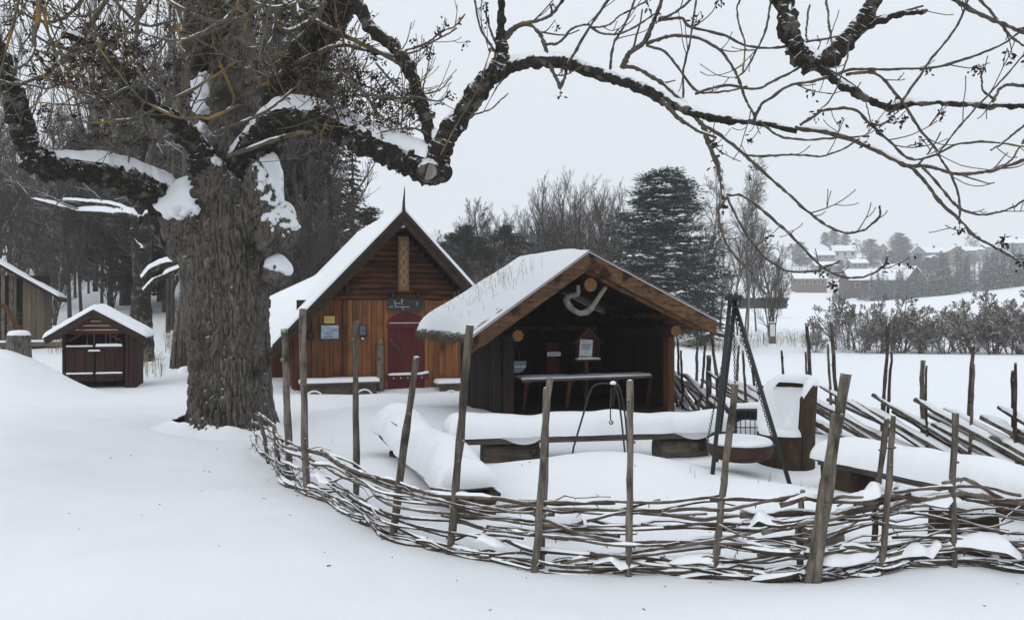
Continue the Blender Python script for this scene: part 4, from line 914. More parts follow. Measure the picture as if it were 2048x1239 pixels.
topz = lambda s: np.interp(s, [0, 1.0, 3.5, 5.0, 6.5, 8.5, FLEN], [0.42, 0.42, 0.40, 0.40, 0.43, 0.50, 0.50])
sx = lambda u: fs_of_u(u)
# the long top rails as in view
for (u0, u1, f0, f1, r, dk) in [(512, 760, 1.0, 0.98, 0.014, 0), (640, 1080, 1.0, 0.97, 0.017, 0), (735, 1230, 0.93, 1.0, 0.013, 0), (860, 1440, 0.99, 1.02, 0.014, 0), (1250, 1660, 0.94, 1.0, 0.015, 0), (1420, 1800, 1.04, 0.95, 0.014, 0), (1560, 1780, 1.02, 0.97, 0.016, 0),
                          (1660, 2048, 0.98, 0.95, 0.014, 0), (1720, 2100, 0.93, 0.8, 0.022, 0), (1880, 2110, 1.0, 0.85, 0.015, 0), (1480, 1820, 0.78, 0.86, 0.026, 1), (1040, 1320, 0.94, 0.96, 0.012, 1), (980, 1370, 0.86, 0.94, 0.010, 0),
                          (515, 900, 0.85, 0.85, 0.015, 0), (700, 1240, 0.82, 0.6, 0.014, 0), (760, 1110, 0.93, 0.86, 0.014, 0), (540, 830, 0.75, 0.72, 0.016, 0), (1060, 1270, 0.87, 0.42, 0.013, 0), (880, 1500, 0.62, 0.62, 0.011, 1), (1000, 1480, 0.55, 0.70, 0.007, 1),
                          (1155, 1560, 0.16, 0.66, 0.013, 0), (1180, 1700, 0.33, 0.42, 0.012, 0), (1450, 1760, 0.42, 0.62, 0.012, 0), (1150, 1640, 0.12, 0.36, 0.010, 1), (1760, 1960, 0.55, 0.3, 0.010, 0), (1660, 1890, 0.36, 0.2, 0.012, 0)]:
    s0, s1 = sx(u0), sx(u1)
    add_stick(s0, s1, float(topz(s0)) * f0, float(topz(s1)) * f1, r, r * 0.75, rs.choice([0, math.pi]), 0.026, bool(dk), snow=0.55, spurs=3 if dk else 1)
# the rest: thick at the foot, thin higher up
for k in range(74):
    s0 = rs.uniform(0.05, FLEN - 0.5); L_ = rs.uniform(0.9, 2.4)
    f = rs.beta(0.9, 1.7)
    s1 = min(s0 + L_, FLEN)
    low = s0 > sx(1150)
    if low and rs.rand() < 0.45: f *= 0.45
    f2 = np.clip(f + rs.uniform(-0.2, 0.2), 0.0, 0.95)
    add_stick(s0, s1, float(topz(s0)) * f + 0.01, float(topz(s1)) * f2 + 0.01, rs.uniform(0.008, 0.017), rs.uniform(0.005, 0.01), rs.choice([0, math.pi]), rs.uniform(0.02, 0.035), rs.rand() < 0.5, snow=rs.uniform(0.35, 0.95), spurs=rs.randint(0, 7), sag=rs.uniform(-0.03, 0.04))
for k in range(34):                              # the right-hand stretch is woven tighter
    s0 = rs.uniform(sx(1120), FLEN - 0.4); s1 = min(s0 + rs.uniform(0.6, 1.7), FLEN); f = rs.uniform(0.05, 0.85); f2 = np.clip(f + rs.uniform(-0.25, 0.25), 0, 0.95)
    add_stick(s0, s1, float(topz(s0)) * f, float(topz(s1)) * f2, rs.uniform(0.006, 0.013), rs.uniform(0.004, 0.007), rs.choice([0, math.pi]), rs.uniform(0.02, 0.035), rs.rand() < 0.6, snow=rs.uniform(0.3, 0.8), spurs=rs.randint(0, 6), sag=rs.uniform(-0.03, 0.03))
for k in range(36):                              # thin stray rods that cross the weave
    s0 = rs.uniform(0.3, FLEN - 0.4); s1 = min(s0 + rs.uniform(0.4, 1.1), FLEN); f = rs.uniform(0.05, 0.95); f2 = np.clip(f + rs.choice([-1, 1]) * rs.uniform(0.25, 0.6), 0, 1.1)
    add_stick(s0, s1, float(topz(s0)) * f, float(topz(s1)) * f2, rs.uniform(0.005, 0.009), 0.003, rs.choice([0, math.pi]), rs.uniform(0.02, 0.05), rs.rand() < 0.5, snow=rs.uniform(0.2, 0.6), spurs=rs.randint(0, 5), sag=rs.uniform(-0.06, 0.06))
for k in range(40):                              # brushwood at the foot
    s0 = rs.uniform(sx(560), FLEN - 0.6); s1 = s0 + rs.uniform(0.5, 1.5)
    add_stick(s0, min(s1, FLEN), rs.uniform(-0.01, 0.06), rs.uniform(0.0, 0.08), rs.uniform(0.009, 0.02), 0.006, rs.choice([0, math.pi]), rs.uniform(0.03, 0.05), True, snow=rs.uniform(0.5, 1.0), spurs=rs.randint(3, 10))
# snow lodged on top where branches crowd
for (u, f, l, hgt, wd) in ((1745, 0.97, 0.28, 0.085, 0.06), (1690, 0.22, 0.5, 0.06, 0.06), (1960, 0.25, 0.6, 0.10, 0.1), (1240, 0.16, 0.35, 0.05, 0.05), (1520, 0.72, 0.3, 0.05, 0.045), (1830, 0.16, 0.4, 0.06, 0.06), (1400, 0.18, 0.4, 0.05, 0.05), (640, 0.45, 0.5, 0.04, 0.05), (980, 0.3, 0.3, 0.04, 0.04), (1880, 0.75, 0.3, 0.05, 0.05)):
    s = sx(u); pth = weave_path(s - l / 2, s + l / 2, float(topz(s)) * f, float(topz(s)) * f, 30, 0, 0.005)
    t = np.linspace(0, 1, 30); k_ = np.sin(math.pi * t) ** 0.7 * (0.6 + 0.8 * fnoise(np.stack([t * 4 + u, t * 0, t * 0], -1), 2, 3))
    a = np.linspace(0, math.pi, 9)
    _, _, nx, ny = fpos(np.linspace(s - l / 2, s + l / 2, 30))
    V = pth[:, None, :] + np.stack([nx, ny, 0 * nx], -1)[:, None, :] * (np.cos(a)[None] * (wd * k_)[:, None])[..., None] + A(0, 0, 1) * (np.sin(a)[None] * (hgt * k_)[:, None])[..., None]
    q = MB(); q.grid(V); part('lodged_snow', q, M['snow'], wf, smooth=True)

# ------------------------------------------------------------------ slanted-rail log fence on the right
KC = spline(np.array([(2.85, 14.4, 0), (3.02, 13.3, 0), (3.5, 12.1, 0), (4.1, 11.0, 0), (4.58, 10.0, 0), (4.93, 8.8, 0), (5.12, 8.1, 0), (5.3, 7.0, 0), (5.35, 6.0, 0)]), 300)
KAL = np.concatenate([[0], np.cumsum(np.linalg.norm(np.diff(KC, axis=0), axis=1))]); KLEN = KAL[-1]
def kpos(s):
    s = np.clip(s, 0, KLEN); return np.interp(s, KAL, KC[:, 0]), np.interp(s, KAL, KC[:, 1])
def ks_of_u(u): return float(np.interp(u, CX + F * KC[:, 0] / KC[:, 1], KAL))
lf = thing('slanted_rail_fence', 'old slanted-rail log fence with paired thin stakes and snow on every rail', 'fence', (4.1, 11.0, gz(4.1, 11.0)))
kp = [(1347, 675, 1343, 7), (1354, 672, 1358, 7), (1362, 700, 1372, 7), (1396, 688, 1386, 8), (1418, 710, 1420, 15), (1424, 675, 1434, 9), (1411, 690, 1400, 7), (1340, 725, 1338, 6), (1563, 700, 1575, 7), (1611, 703, 1615, 7), (1613, 645, 1634, 10), (1663, 640, 1676, 10), (1656, 688, 1670, 7),
      (1778, 640, 1757, 10), (1783, 702, 1775, 8), (1846, 720, 1840, 13), (1853, 730, 1859, 7), (1946, 688, 1922, 10), (1947, 728, 1944, 8), (2026, 740, 2014, 12), (2031, 724, 2042, 10), (1478, 690, 1468, 7), (1486, 700, 1500, 8), (1505, 735, 1512, 7), (1525, 770, 1530, 8), (2075, 700, 2060, 11)]
rs = np.random.RandomState(12)
for k, (ut, vt, ub, w) in enumerate(kp):
    s = ks_of_u(ub); x, y = kpos(s); off = 0.06 * (1 if k % 2 else -1); x = x + off * 0.8; y = y + off * 0.5
    r = 0.82 * w / 2 / F * y; base = A(x, y, gz(x, y) - 0.12); top = P(ut, vt, y + rs.uniform(-0.1, 0.1)); m = 12; t = np.linspace(0, 1, m)[:, None]
    path = base * (1 - t) + top * t + np.cumsum(rs.randn(m, 3) * 0.006, 0) * np.array([1, 1, 0.1]); path += (top - path[-1]) * t
    q = MB(); q.tube(path, r * np.linspace(1.15, 0.75, m) * (1 + 0.08 * rs.randn(m)), 7, wob=0.08, seed=k)
    po = part('stake', q, M['stick_dark'] if k % 3 else M['weathered'], lf, smooth=True)
    kn = MB()
    for j in range(3):
        i = rs.randint(1, m - 1); d = A(rs.randn(), rs.randn(), rs.randn() * 0.4); d /= np.linalg.norm(d); kn.tube([path[i], path[i] + d * (r + 0.012)], [r * 0.5, r * 0.2], 5)
    part('knot', kn, M['stick_dark'], po, smooth=True, kind='stuff')
n_r = 44
for k in range(n_r):
    s_low = 0.55 + (KLEN + 0.6) * (k + rs.uniform(-0.3, 0.3)) / n_r
    Lr = rs.uniform(1.35, 2.1); s_hi = s_low - Lr
    if s_hi < 0: s_hi = 0.0
    zt = rs.uniform(0.34, 0.58) if k % 4 else rs.uniform(0.55, 0.68)
    x0, y0 = kpos(s_low); x1, y1 = kpos(s_hi); off = 0.035 * (1 if k % 2 else -1)
    a = A(x0 + off, y0, gz(x0, y0) - 0.03); b = A(x1 + off, y1, gz(x1, y1) + zt)
    n = 14; t = np.linspace(0, 1, n)[:, None]
    s = np.linspace(s_low, s_hi, n); cx_, cy_ = kpos(s)
    path = np.stack([cx_ + off, cy_, (a[2] * (1 - t[:, 0]) + b[2] * t[:, 0])], -1) * 0.5 + 0.5 * (a * (1 - t) + b * t)
    path += np.cumsum(rs.randn(n, 3) * 0.004, 0)
    r = rs.uniform(0.026, 0.048)
    q = MB(); q.tube(path, r * np.linspace(1.1, 0.85, n), 8, wob=0.08, seed=k, sq=0.8)
    ra = part('rail', q, M['weathered'] if k % 3 else M['stick_dark'], lf, smooth=True)
    q = MB(); snow_strip(q, path, r, 0.9, 0.75, seed=k, gap=0.22, f=2.2); part('snow_cover', q, M['snow'], ra, smooth=True)

# ------------------------------------------------------------------ benches, stumps
def slab_snow(L_, W_, z, th, seed, name='snow_cover', parent=None, over=0.03, r=0.14):
    return snow_sheet(lambda X, Y: z + 0 * X, -over, L_ + over, -W_ / 2 - over, W_ / 2 + over, th, r, 90, 30, seed, 0.34, 2.1, bulge=0.03)
a = P(897, 878, 8.9); b = P(1452, 861, 9.5); L_ = float(np.linalg.norm((b - a)[:2])); th = math.atan2(b[1] - a[1], b[0] - a[0])
zs = 0.22
lb = thing('long_bench', 'long plank bench on two log blocks under thick snow in front of the shelter', 'bench', (a[0], a[1], 0), th)
hgt = float((a[2] + b[2]) / 2)
q = MB().prism([(0, -0.17, hgt + 0.03), (0.1, -0.17, hgt - 0.045), (L_, -0.17, hgt - 0.045), (L_, -0.17, hgt + 0.03)], (0, 0.36, 0)); part('seat', q, M['bench_wood'], lb, local=True)
part('snow_cover', slab_snow(L_, 0.36, hgt + 0.03, 0.22, 4), M['snow'], lb, smooth=True, local=True)
for k, (u0, u1) in enumerate(((954, 1068), (1302, 1405))):
    x0 = (u0 - 893) / 557.0 * L_; x1 = (u1 - 893) / 557.0 * L_
    q = MB(); n = 10; q.tube(np.stack([np.linspace(x0 + 0.02, x1 - 0.02, n), np.zeros(n) + 0.02, np.full(n, hgt - 0.2)], -1), 0.165 * (1 + 0.06 * np.cos(np.linspace(0, 5, n))), 14, wob=0.05, seed=k)
    bl = part('log_block', q, M['bench_wood'], lb, smooth=False, local=True)
    q = MB(); q.tube([(x1 - 0.1, -0.16, hgt - 0.14), (x1 - 0.1, -0.185, hgt - 0.14)], [0.05, 0.035], 10); part('knot', q, M['chair_wood'], bl, smooth=True, local=True)
    q = MB(); xm = x0 + (x1 - x0) * (0.62 if k == 0 else 0.6); X, Z = np.meshgrid(np.linspace(-1, 1, 18), np.linspace(0, 1, 10))
    yy = -0.2 - 0.1 * (1 - Z) ** 1.5 * (1 - X ** 2); q.grid(np.stack([xm + X * (0.16 + 0.13 * (1 - Z)), yy, hgt + 0.04 - Z * 0.09 * (1 - 0.4 * X ** 2) - 0.02 * X * Z], -1)); part('snow_cover', q, M['snow'], bl, smooth=True, local=True)

a = A(-1.32, 9.15, 0.24); b = A(-0.28, 6.35, 0.2); L_ = float(np.linalg.norm((b - a)[:2])); th = math.atan2(b[1] - a[1], b[0] - a[0])
sb = thing('split_log_bench', 'half-log bench heaped with snow, running towards the wattle fence near the tree', 'bench', (a[0], a[1], 0), th)
q = MB(); n = 24; t = np.linspace(0, 1, n); aa = np.linspace(math.pi, 2 * math.pi, 10)
V = np.stack([np.repeat((t * L_)[:, None], 10, 1), 0.2 * np.cos(aa)[None] * np.ones((n, 1)), 0.24 - 0.05 * t[:, None] + 0.17 * np.sin(aa)[None] * (0.6 + 0.4 * np.sin(t * 3.0))[:, None]], -1)
q.grid(V); q.prism([tuple(k) for k in V[-1]], (0.02, 0, 0)); q.prism([tuple(k) for k in V[0]], (-0.02, 0, 0)); part('half_log', q, M['chair_wood'], sb, smooth=False, local=True)
m = snow_sheet(lambda X, Y: 0.235 - 0.05 * X / L_ + 0.06 * np.exp(-((X - 0.3) / 0.5) ** 2), -0.12, L_ - 0.25, -0.24, 0.25, 0.25, 0.2, 90, 34, 8, 0.5, 1.9, bulge=0.03); part('snow_cover', m, M['snow'], sb, smooth=True, local=True)
q = MB(); q.lathe((L_ - 0.05, 0.0, -0.1), [(0.17, 0), (0.17, 0.25), (0.02, 0.26)], 14); part('stump_foot', q, M['chair_wood'], sb, local=True)
q = MB(); q.lathe((0.35, 0.0, -0.1), [(0.15, 0), (0.15, 0.2), (0.02, 0.21)], 14); part('stump_foot', q, M['chair_wood'], sb, local=True)
q = MB(); p0 = P(783, 843, 8.4); p1 = P(826, 872, 8.4)
sk = thing('stuck_stick', 'thin dark stick poking from the snow of the half-log bench', 'stick', p1)
q.tube([p0, (p0 + p1) / 2 + A(0, 0, 0.004), p1 + A(0.08, 0.0, -0.06)], [0.006, 0.008, 0.008], 5); part('shaft', q, M['stick_dark'], sk)
m = MB(); snow_strip(m, np.array([p0, (p0 + p1) / 2, p1]), 0.006, 0.8, 0.8, gap=0.0); part('snow_cover', m, M['snow'], sk)

a = A(2.92, 7.35, 0.3); b = A(3.78, 5.62, 0.28); L_ = float(np.linalg.norm((b - a)[:2])); th = math.atan2(b[1] - a[1], b[0] - a[0])
rb = thing('plank_bench', 'plank bench under smooth thick snow beside the slanted-rail fence', 'bench', (a[0], a[1], 0), th)
part('seat', MB().box((0, -0.17, 0.25), (L_, 0.2, 0.31)), M['bench_wood'], rb, local=True)
part('snow_cover', slab_snow(L_, 0.36, 0.312, 0.2, 14), M['snow'], rb, smooth=True, local=True)
part('log_block', MB().prism([(0.05, -0.17, -0.1), (0.4, -0.17, -0.1), (0.36, -0.17, 0.248), (0.03, -0.17, 0.248)], (0, 0.34, 0)), M['chair_wood'], rb, local=True)
part('log_block', MB().box((L_ - 0.45, -0.16, -0.1), (L_ - 0.12, 0.16, 0.248)), M['chair_wood'], rb, local=True)

def stump(u, Y, r, h, label, capth, name='tree_stump', dz=0.0, mat='bench_wood'):
    g = G(u, Y); t = thing(name, label, 'stump', (g[0], g[1], g[2]), 0)
    q = MB(); rs_ = np.random.RandomState(int(u)); seg = 26
    rr_ = r * (1 + 0.05 * rs_.randn(seg)); a = np.arange(seg) / seg * 2 * math.pi
    rings = [np.stack([g[0] + rr_ * k * np.cos(a), g[1] + rr_ * k * np.sin(a), np.full(seg, g[2] + z)], -1) for k, z in ((1.12, -0.15), (1.03, h * 0.3), (1.0, h * 0.9), (0.96, h))]
    V = np.concatenate([np.stack(rings, 0), np.stack(rings, 0)[:, :1]], 1); q.grid(V); part('bark_wall', q, M[mat], t)
    q = MB(); q.prism([tuple(k) for k in rings[-1]], (0, 0, -0.01)); part('cut_top', q, M[mat], t)
    q = MB(); n_ = 9
    prof = [(r * 1.0 * math.cos(k * math.pi / 2 / n_) ** 0.5, h - 0.004 + capth * math.sin(k * math.pi / 2 / n_)) for k in range(n_)] + [(0.001, h + capth)]
    q.lathe(g, prof, 24); q.v = [v + np.stack([0 * v[:, 0], 0 * v[:, 0], 0.02 * (fnoise(v * 9, 2) - 0.5)], -1) for v in q.v]; part('snow_cap', q, M['snow'], t, smooth=True)
stump(1125, 5.95, 0.15, 0.11, 'low round stump seat capped with snow behind the wattle fence, nearest the middle', 0.1)
stump(1640, 5.6, 0.16, 0.12, 'low stump seat half buried in snow behind the thick double stake', 0.1)
stump(1925, 5.35, 0.19, 0.25, 'broad dark log seat seen through the wattle fence beneath the plank bench', 0.12, mat='chair_wood')
stump(38, 14.0, 0.18, 0.30, 'cut tree stump capped with snow on a snow mound in front of the grey barn', 0.09, 'cut_stump', mat='bark_ash')

# ------------------------------------------------------------------ big iron tripod with its fire bowl
Y0 = 7.75
apex = P(1467, 594, Y0)
tp = thing('iron_tripod', 'tall black iron tripod standing over the hanging fire bowl', 'tripod', (apex[0], apex[1], gz(apex[0], apex[1])))
f1 = P(1421, 976, 7.35); f2 = P(1588, 985, 7.25); f3 = P(1432, 880, 8.6)
for k, (ft, dx) in enumerate(((f1, -0.03), (f2, 0.02), (f3, 0.03))):
    ft = A(ft[0], ft[1], min(ft[2], gz(ft[0], ft[1])) - 0.05); tpk = apex + A(dx, 0.02 * k, 0.0 if k != 1 else -0.06)
    q = MB(); q.tube(np.stack([ft, ft + (tpk - ft) * 0.5, tpk + (tpk - ft) * 0.02]), 0.021, 8); part('leg', q, M['iron'], tp, smooth=True)
q = MB(); q.box(apex + A(-0.07, -0.05, -0.03), apex + A(0.07, 0.05, 0.02)); part('head_plate', q, M['iron'], tp)
q = MB(); a = np.linspace(0, 2 * math.pi, 16); q.tube(np.stack([apex[0] + 0.05 * np.cos(a), np.full(16, apex[1] - 0.06), apex[2] - 0.05 + 0.05 * np.sin(a)], -1), 0.008, 5, cap=False); part('head_ring', q, M['iron'], tp)
bc = P(1480, 888, Y0 + 0.1); br_ = 65.0 / F * (Y0 + 0.1)
bw = thing('fire_bowl', 'round rusty iron fire bowl full of snow hanging on chains from the tripod', 'fire bowl', (bc[0], bc[1], bc[2] - 0.17))
q = MB(); prof = [(0.02, -0.17)] + [(br_ * math.sin(t), -0.17 * math.cos(t) ** 0.6) for t in np.linspace(0.15, math.pi / 2, 12)] + [(br_ + 0.004, 0.02), (br_ - 0.008, 0.02), (br_ - 0.015, -0.01)]
q.lathe(bc, prof, 40); part('bowl', q, M['rust'], bw, smooth=True)
a = np.linspace(0, 2 * math.pi, 41); q = MB(); q.tube(np.stack([bc[0] + br_ * np.cos(a), bc[1] + br_ * np.sin(a), np.full(41, bc[2] + 0.012)], -1), 0.01, 6, cap=False); part('rim', q, M['iron'], bw, smooth=True)
q = MB(); q.lathe(bc, [((br_ - 0.01) * (1 - t ** 3), 0.004 + 0.075 * (1 - (1 - t) ** 2.2)) for t in np.linspace(0, 1, 12)][:-1] + [(0.001, 0.08)], 40); q.v = [v + np.stack([0 * v[:, 0], 0 * v[:, 0], 0.02 * (fnoise(v * 6, 2) - 0.5)], -1) for v in q.v]; part('snow_fill', q, M['snow'], bw, smooth=True)
def chain(parent, p0, p1, link=0.038, r=0.0034, sag=0.03):
    n = max(3, int(np.linalg.norm(p1 - p0) / (link * 0.72))); 
    for k in range(n):
        t = (k + 0.5) / n; c = p0 + (p1 - p0) * t - A(0, 0, sag * math.sin(math.pi * t)); d = (p1 - p0) / np.linalg.norm(p1 - p0)
        s_ = np.cross(d, A(0, 1, 0)) if k % 2 else A(0, 1, 0); s_ = s_ / np.linalg.norm(s_)
        a = np.linspace(0, 2 * math.pi, 11); q = MB(); q.tube(c + np.cos(a)[:, None] * d * link / 2 + np.sin(a)[:, None] * s_ * link * 0.27, r, 4, cap=False); part('chain_link', q, M['iron'], parent)
for ang in (math.pi * 0.99, -0.15, math.pi * 0.45):
    chain(bw, apex + A(0, 0, -0.1), bc + A(br_ * math.cos(ang), br_ * math.sin(ang), 0.02), sag=0.0)

# small cooking stand over the snow heap
Y1 = 8.5
ap = P(1226, 768, Y1)
st = thing('cooking_stand', 'thin iron cooking tripod with a pot hook behind the long bench front', 'cooking stand', (ap[0], ap[1], gz(ap[0], ap[1])))
st['label'] = 'thin iron cooking tripod with a pot hook standing in front of the long bench'
for k, pts in enumerate(([P(1226, 768, Y1), P(1205, 766, Y1), P(1187, 772, Y1), P(1178, 790, Y1), P(1166, 830, Y1 - 0.05), P(1140, 918, Y1 - 0.15)], [P(1228, 768, Y1), P(1236, 790, Y1), P(1243, 840, Y1), P(1252, 925, Y1 - 0.25)], [P(1230, 766, Y1), P(1240, 778, Y1 + 0.1), P(1250, 830, Y1 + 0.2), P(1256, 905, Y1 + 0.3)])):
    q = MB(); pp = spline(pts, 20); pp[-1, 2] -= 0.1; q.tube(pp, 0.011, 6); part('leg', q, M['iron'], st, smooth=True)
q = MB(); q.tube(spline([P(1222, 775, Y1), P(1221, 835, Y1), P(1226, 843, Y1), P(1222, 848, Y1), P(1218, 842, Y1)], 20), 0.007, 5); part('pot_hook', q, M['iron'], st, smooth=True)
q = MB(); q.lathe(ap, [(0.03, 0.0), (0.035, 0.02), (0.015, 0.035), (0.0, 0.037)], 10); part('snow_cap', q, M['snow'], st, smooth=True)

# ------------------------------------------------------------------ hollow-log chair and the wire basket behind it
CC = A(2.87, 8.45, 0.0); CC[2] = gz(2.87, 8.45) - 0.05; cr = 0.285
ch = thing('stump_chair', 'carved hollow-log chair filled with snow, its dark curved back to the fence', 'chair', CC)
a = np.linspace(0, 2 * math.pi, 33); q = MB()
sz = 0.36
q.grid(np.stack([np.stack([CC[0] + cr * np.cos(a), CC[1] + cr * np.sin(a), np.full(33, CC[2] + z)], -1) for z in (-0.05, 0.1, sz)], 0)); q.prism([(CC[0] + cr * math.cos(t), CC[1] + cr * math.sin(t), CC[2] + sz) for t in a[:-1]], (0, 0, -0.01)); part('seat', q, M['chair_wood'], ch)
a0, a1 = R(-72), R(118); aa = np.linspace(a0, a1, 26); th_ = 0.07
topz_ = CC[2] + sz + 0.56 * np.minimum(1, 1.35 * np.sin(np.linspace(0.35, math.pi - 0.25, 26)) ** 0.55) - 0.03
q = MB()
out_ = lambda r_, z: np.stack([CC[0] + r_ * np.cos(aa), CC[1] + r_ * np.sin(aa), z], -1)
zb2 = np.full(26, CC[2] - 0.05)
q.grid(np.stack([out_(cr + 0.012, zb2), out_(cr + 0.016, (zb2 + topz_) / 2), out_(cr + 0.04, topz_), out_(cr - th_ + 0.03, topz_), out_(cr - th_ - 0.01, np.full(26, CC[2] + sz))], 0))
e = [out_(cr + 0.012, zb2)[0], out_(cr + 0.016, (zb2 + topz_) / 2)[0], out_(cr + 0.04, topz_)[0], out_(cr - th_ + 0.03, topz_)[0], out_(cr - th_ - 0.01, zb2)[0]]; q.prism([tuple(k) for k in e], (-0.004, -0.004, 0))
e = [out_(cr + 0.012, zb2)[-1], out_(cr + 0.016, (zb2 + topz_) / 2)[-1], out_(cr + 0.04, topz_)[-1], out_(cr - th_ + 0.03, topz_)[-1], out_(cr - th_ - 0.01, zb2)[-1]]; q.prism([tuple(k) for k in e], (-0.004, 0.004, 0)); part('curved_back', q, M['chair_wood'], ch)
q = MB(); tt = np.linspace(0, math.pi, 9); mid = out_(cr - 0.015, topz_); nrm = np.stack([np.cos(aa), np.sin(aa), 0 * aa], -1)
kk = np.sin(np.linspace(0.12, math.pi - 0.12, 26)) ** 0.4
q.grid(mid[:, None, :] + nrm[:, None, :] * (0.075 * np.cos(tt))[None, :, None] * kk[:, None, None] + A(0, 0, 1) * (0.095 * np.sin(tt))[None, :, None] * kk[:, None, None] - A(0, 0, 0.012)); part('snow_cover', q, M['snow'], ch, smooth=True)
q = MB(); X, T = np.meshgrid(np.linspace(0.001, 1.0, 16), np.linspace(0, 2 * math.pi, 40))
back = np.clip((np.cos(T - R(58)) + 0.62) / 1.25, 0, 1) * X ** 1.1
rim_ = edge(1 - X, 0.3)
q.grid(np.stack([CC[0] + (cr - 0.005) * X * np.cos(T), CC[1] + (cr - 0.005) * X * np.sin(T), CC[2] + sz - 0.01 + 0.08 * np.maximum(rim_, np.minimum(back * 2, 1)) + 0.47 * back + 0.02 * n2(X * np.cos(T), X * np.sin(T), 5, 3)], -1)[::-1]); part('snow_fill', q, M['snow'], ch, smooth=True)

WB = A(2.75, 9.35, gz(2.75, 9.35))
wb = thing('wire_basket', 'black wire log basket with snow behind the hollow-log chair', 'basket', WB)
def wire(parent, pts, r=0.005, name='wire'): q = MB(); q.tube(np.array(pts), r, 4); part(name, q, M['iron'], parent)
bx0, bx1, by0, by1, bz0, bz1 = WB[0] - 0.2, WB[0] + 0.45, WB[1] - 0.2, WB[1] + 0.2, WB[2] + 0.12, WB[2] + 0.5
for z in np.linspace(bz0, bz1, 5):
    wire(wb, [(bx0, by0, z), (bx1, by0, z), (bx1, by1, z), (bx0, by1, z), (bx0, by0, z)], 0.006 if z < bz1 - 0.01 else 0.01)
for x in np.linspace(bx0, bx1, 13): wire(wb, [(x, by0, bz0), (x, by0, bz1)]); wire(wb, [(x, by1, bz0), (x, by1, bz1)])
for y in np.linspace(by0, by1, 7)[1:-1]: wire(wb, [(bx0, y, bz0), (bx0, y, bz1)])
for x, y in ((bx0, by0), (bx1, by0), (bx0, by1), (bx1, by1)): wire(wb, [(x, y, WB[2] - 0.1), (x, y, bz1)], 0.012, 'leg')
part('base_plate', MB().box((bx0, by0, bz0 - 0.01), (bx1, by1, bz0)), M['iron'], wb)
part('back_plate', MB().box((bx0 + 0.02, by1 - 0.03, bz0 + 0.1), (bx1 - 0.25, by1 - 0.02, bz1 - 0.02)), M['iron'], wb)
part('snow_cover', snow_sheet(lambda X, Y: bz1 + 0 * X, bx0, bx1, by0 + 0.2, by1, 0.06, 0.06, 30, 10, 6, 0.4, 4), M['snow'], wb, smooth=True)
part('snow_fill', snow_sheet(lambda X, Y: bz0 + 0 * X, bx0 + 0.02, bx1 - 0.02, by0 + 0.02, by1 - 0.02, 0.22, 0.12, 24, 16, 7, 0.4, 4), M['snow'], wb, smooth=True)
# ------------------------------------------------------------------ the old ash tree
TX, TY = -3.82, 10.75
ash = thing('ash_tree', 'huge old ash tree with furrowed bark and snow-laden limbs arching over the yard', 'tree', (TX, TY, gz(TX, TY)))
def bark_d(V, f=1.0):
    """interlacing ridges: narrow deep furrows between plates a hand long"""
    ang = np.arctan2(V[:, 1] - TY, V[:, 0] - TX); q = np.stack([np.cos(ang) * 14.5 * f, np.sin(ang) * 14.5 * f, V[:, 2] * 6.0 * f], -1)
    w = fnoise(V * 5.0, 2, 5) * 1.0
    q[:, 2] += w; q[:, :2] += (fnoise(V * np.array([5, 5, 3.0]), 2, 9) * 1.2)[:, None]
    r1 = np.abs(2 * vnoise(q, 3) - 1); r2 = np.abs(2 * vnoise(q * np.array([1.9, 1.9, 1.5]) + 7.7, 8) - 1)
    return 0.056 * (np.minimum(r1 * 2.3, 1) - 0.85) + 0.028 * (np.minimum(r2 * 2.6, 1) - 0.8) + 0.022 * (fnoise(V * np.array([30, 30, 14]), 2, 4) - 0.5)
def rough_tube(mb, path, rad, seg, flare=None, ell=1.0, amp=1.0, lob=0.0):
    t, N, B = frames(path); n = len(path); a = np.arange(seg + 1) / seg * 2 * math.pi
    d = np.cos(a)[None, :, None] * N[:, None, :] + np.sin(a)[None, :, None] * B[:, None, :]
    rr = rad[:, None] * np.ones(seg + 1)
    if flare is not None: rr = rr * flare(path[:, 2][:, None], a[None, :])
    V = path[:, None, :] + d * rr[..., None]; fl = V.reshape(-1, 3)
    V = V + d * (bark_d(fl).reshape(n, seg + 1) * amp)[..., None]
    mb.grid(V)
def pxpath(pts, n):                              # (u, v, depth, width px) -> smooth path and radii
    p = np.array([P(u, v, y) for u, v, y, w in pts]); r = np.array([w / 2 / F * y for u, v, y, w in pts])
    return spline(p, n), np.interp(np.linspace(0, len(pts) - 1, n), np.arange(len(pts)), r)
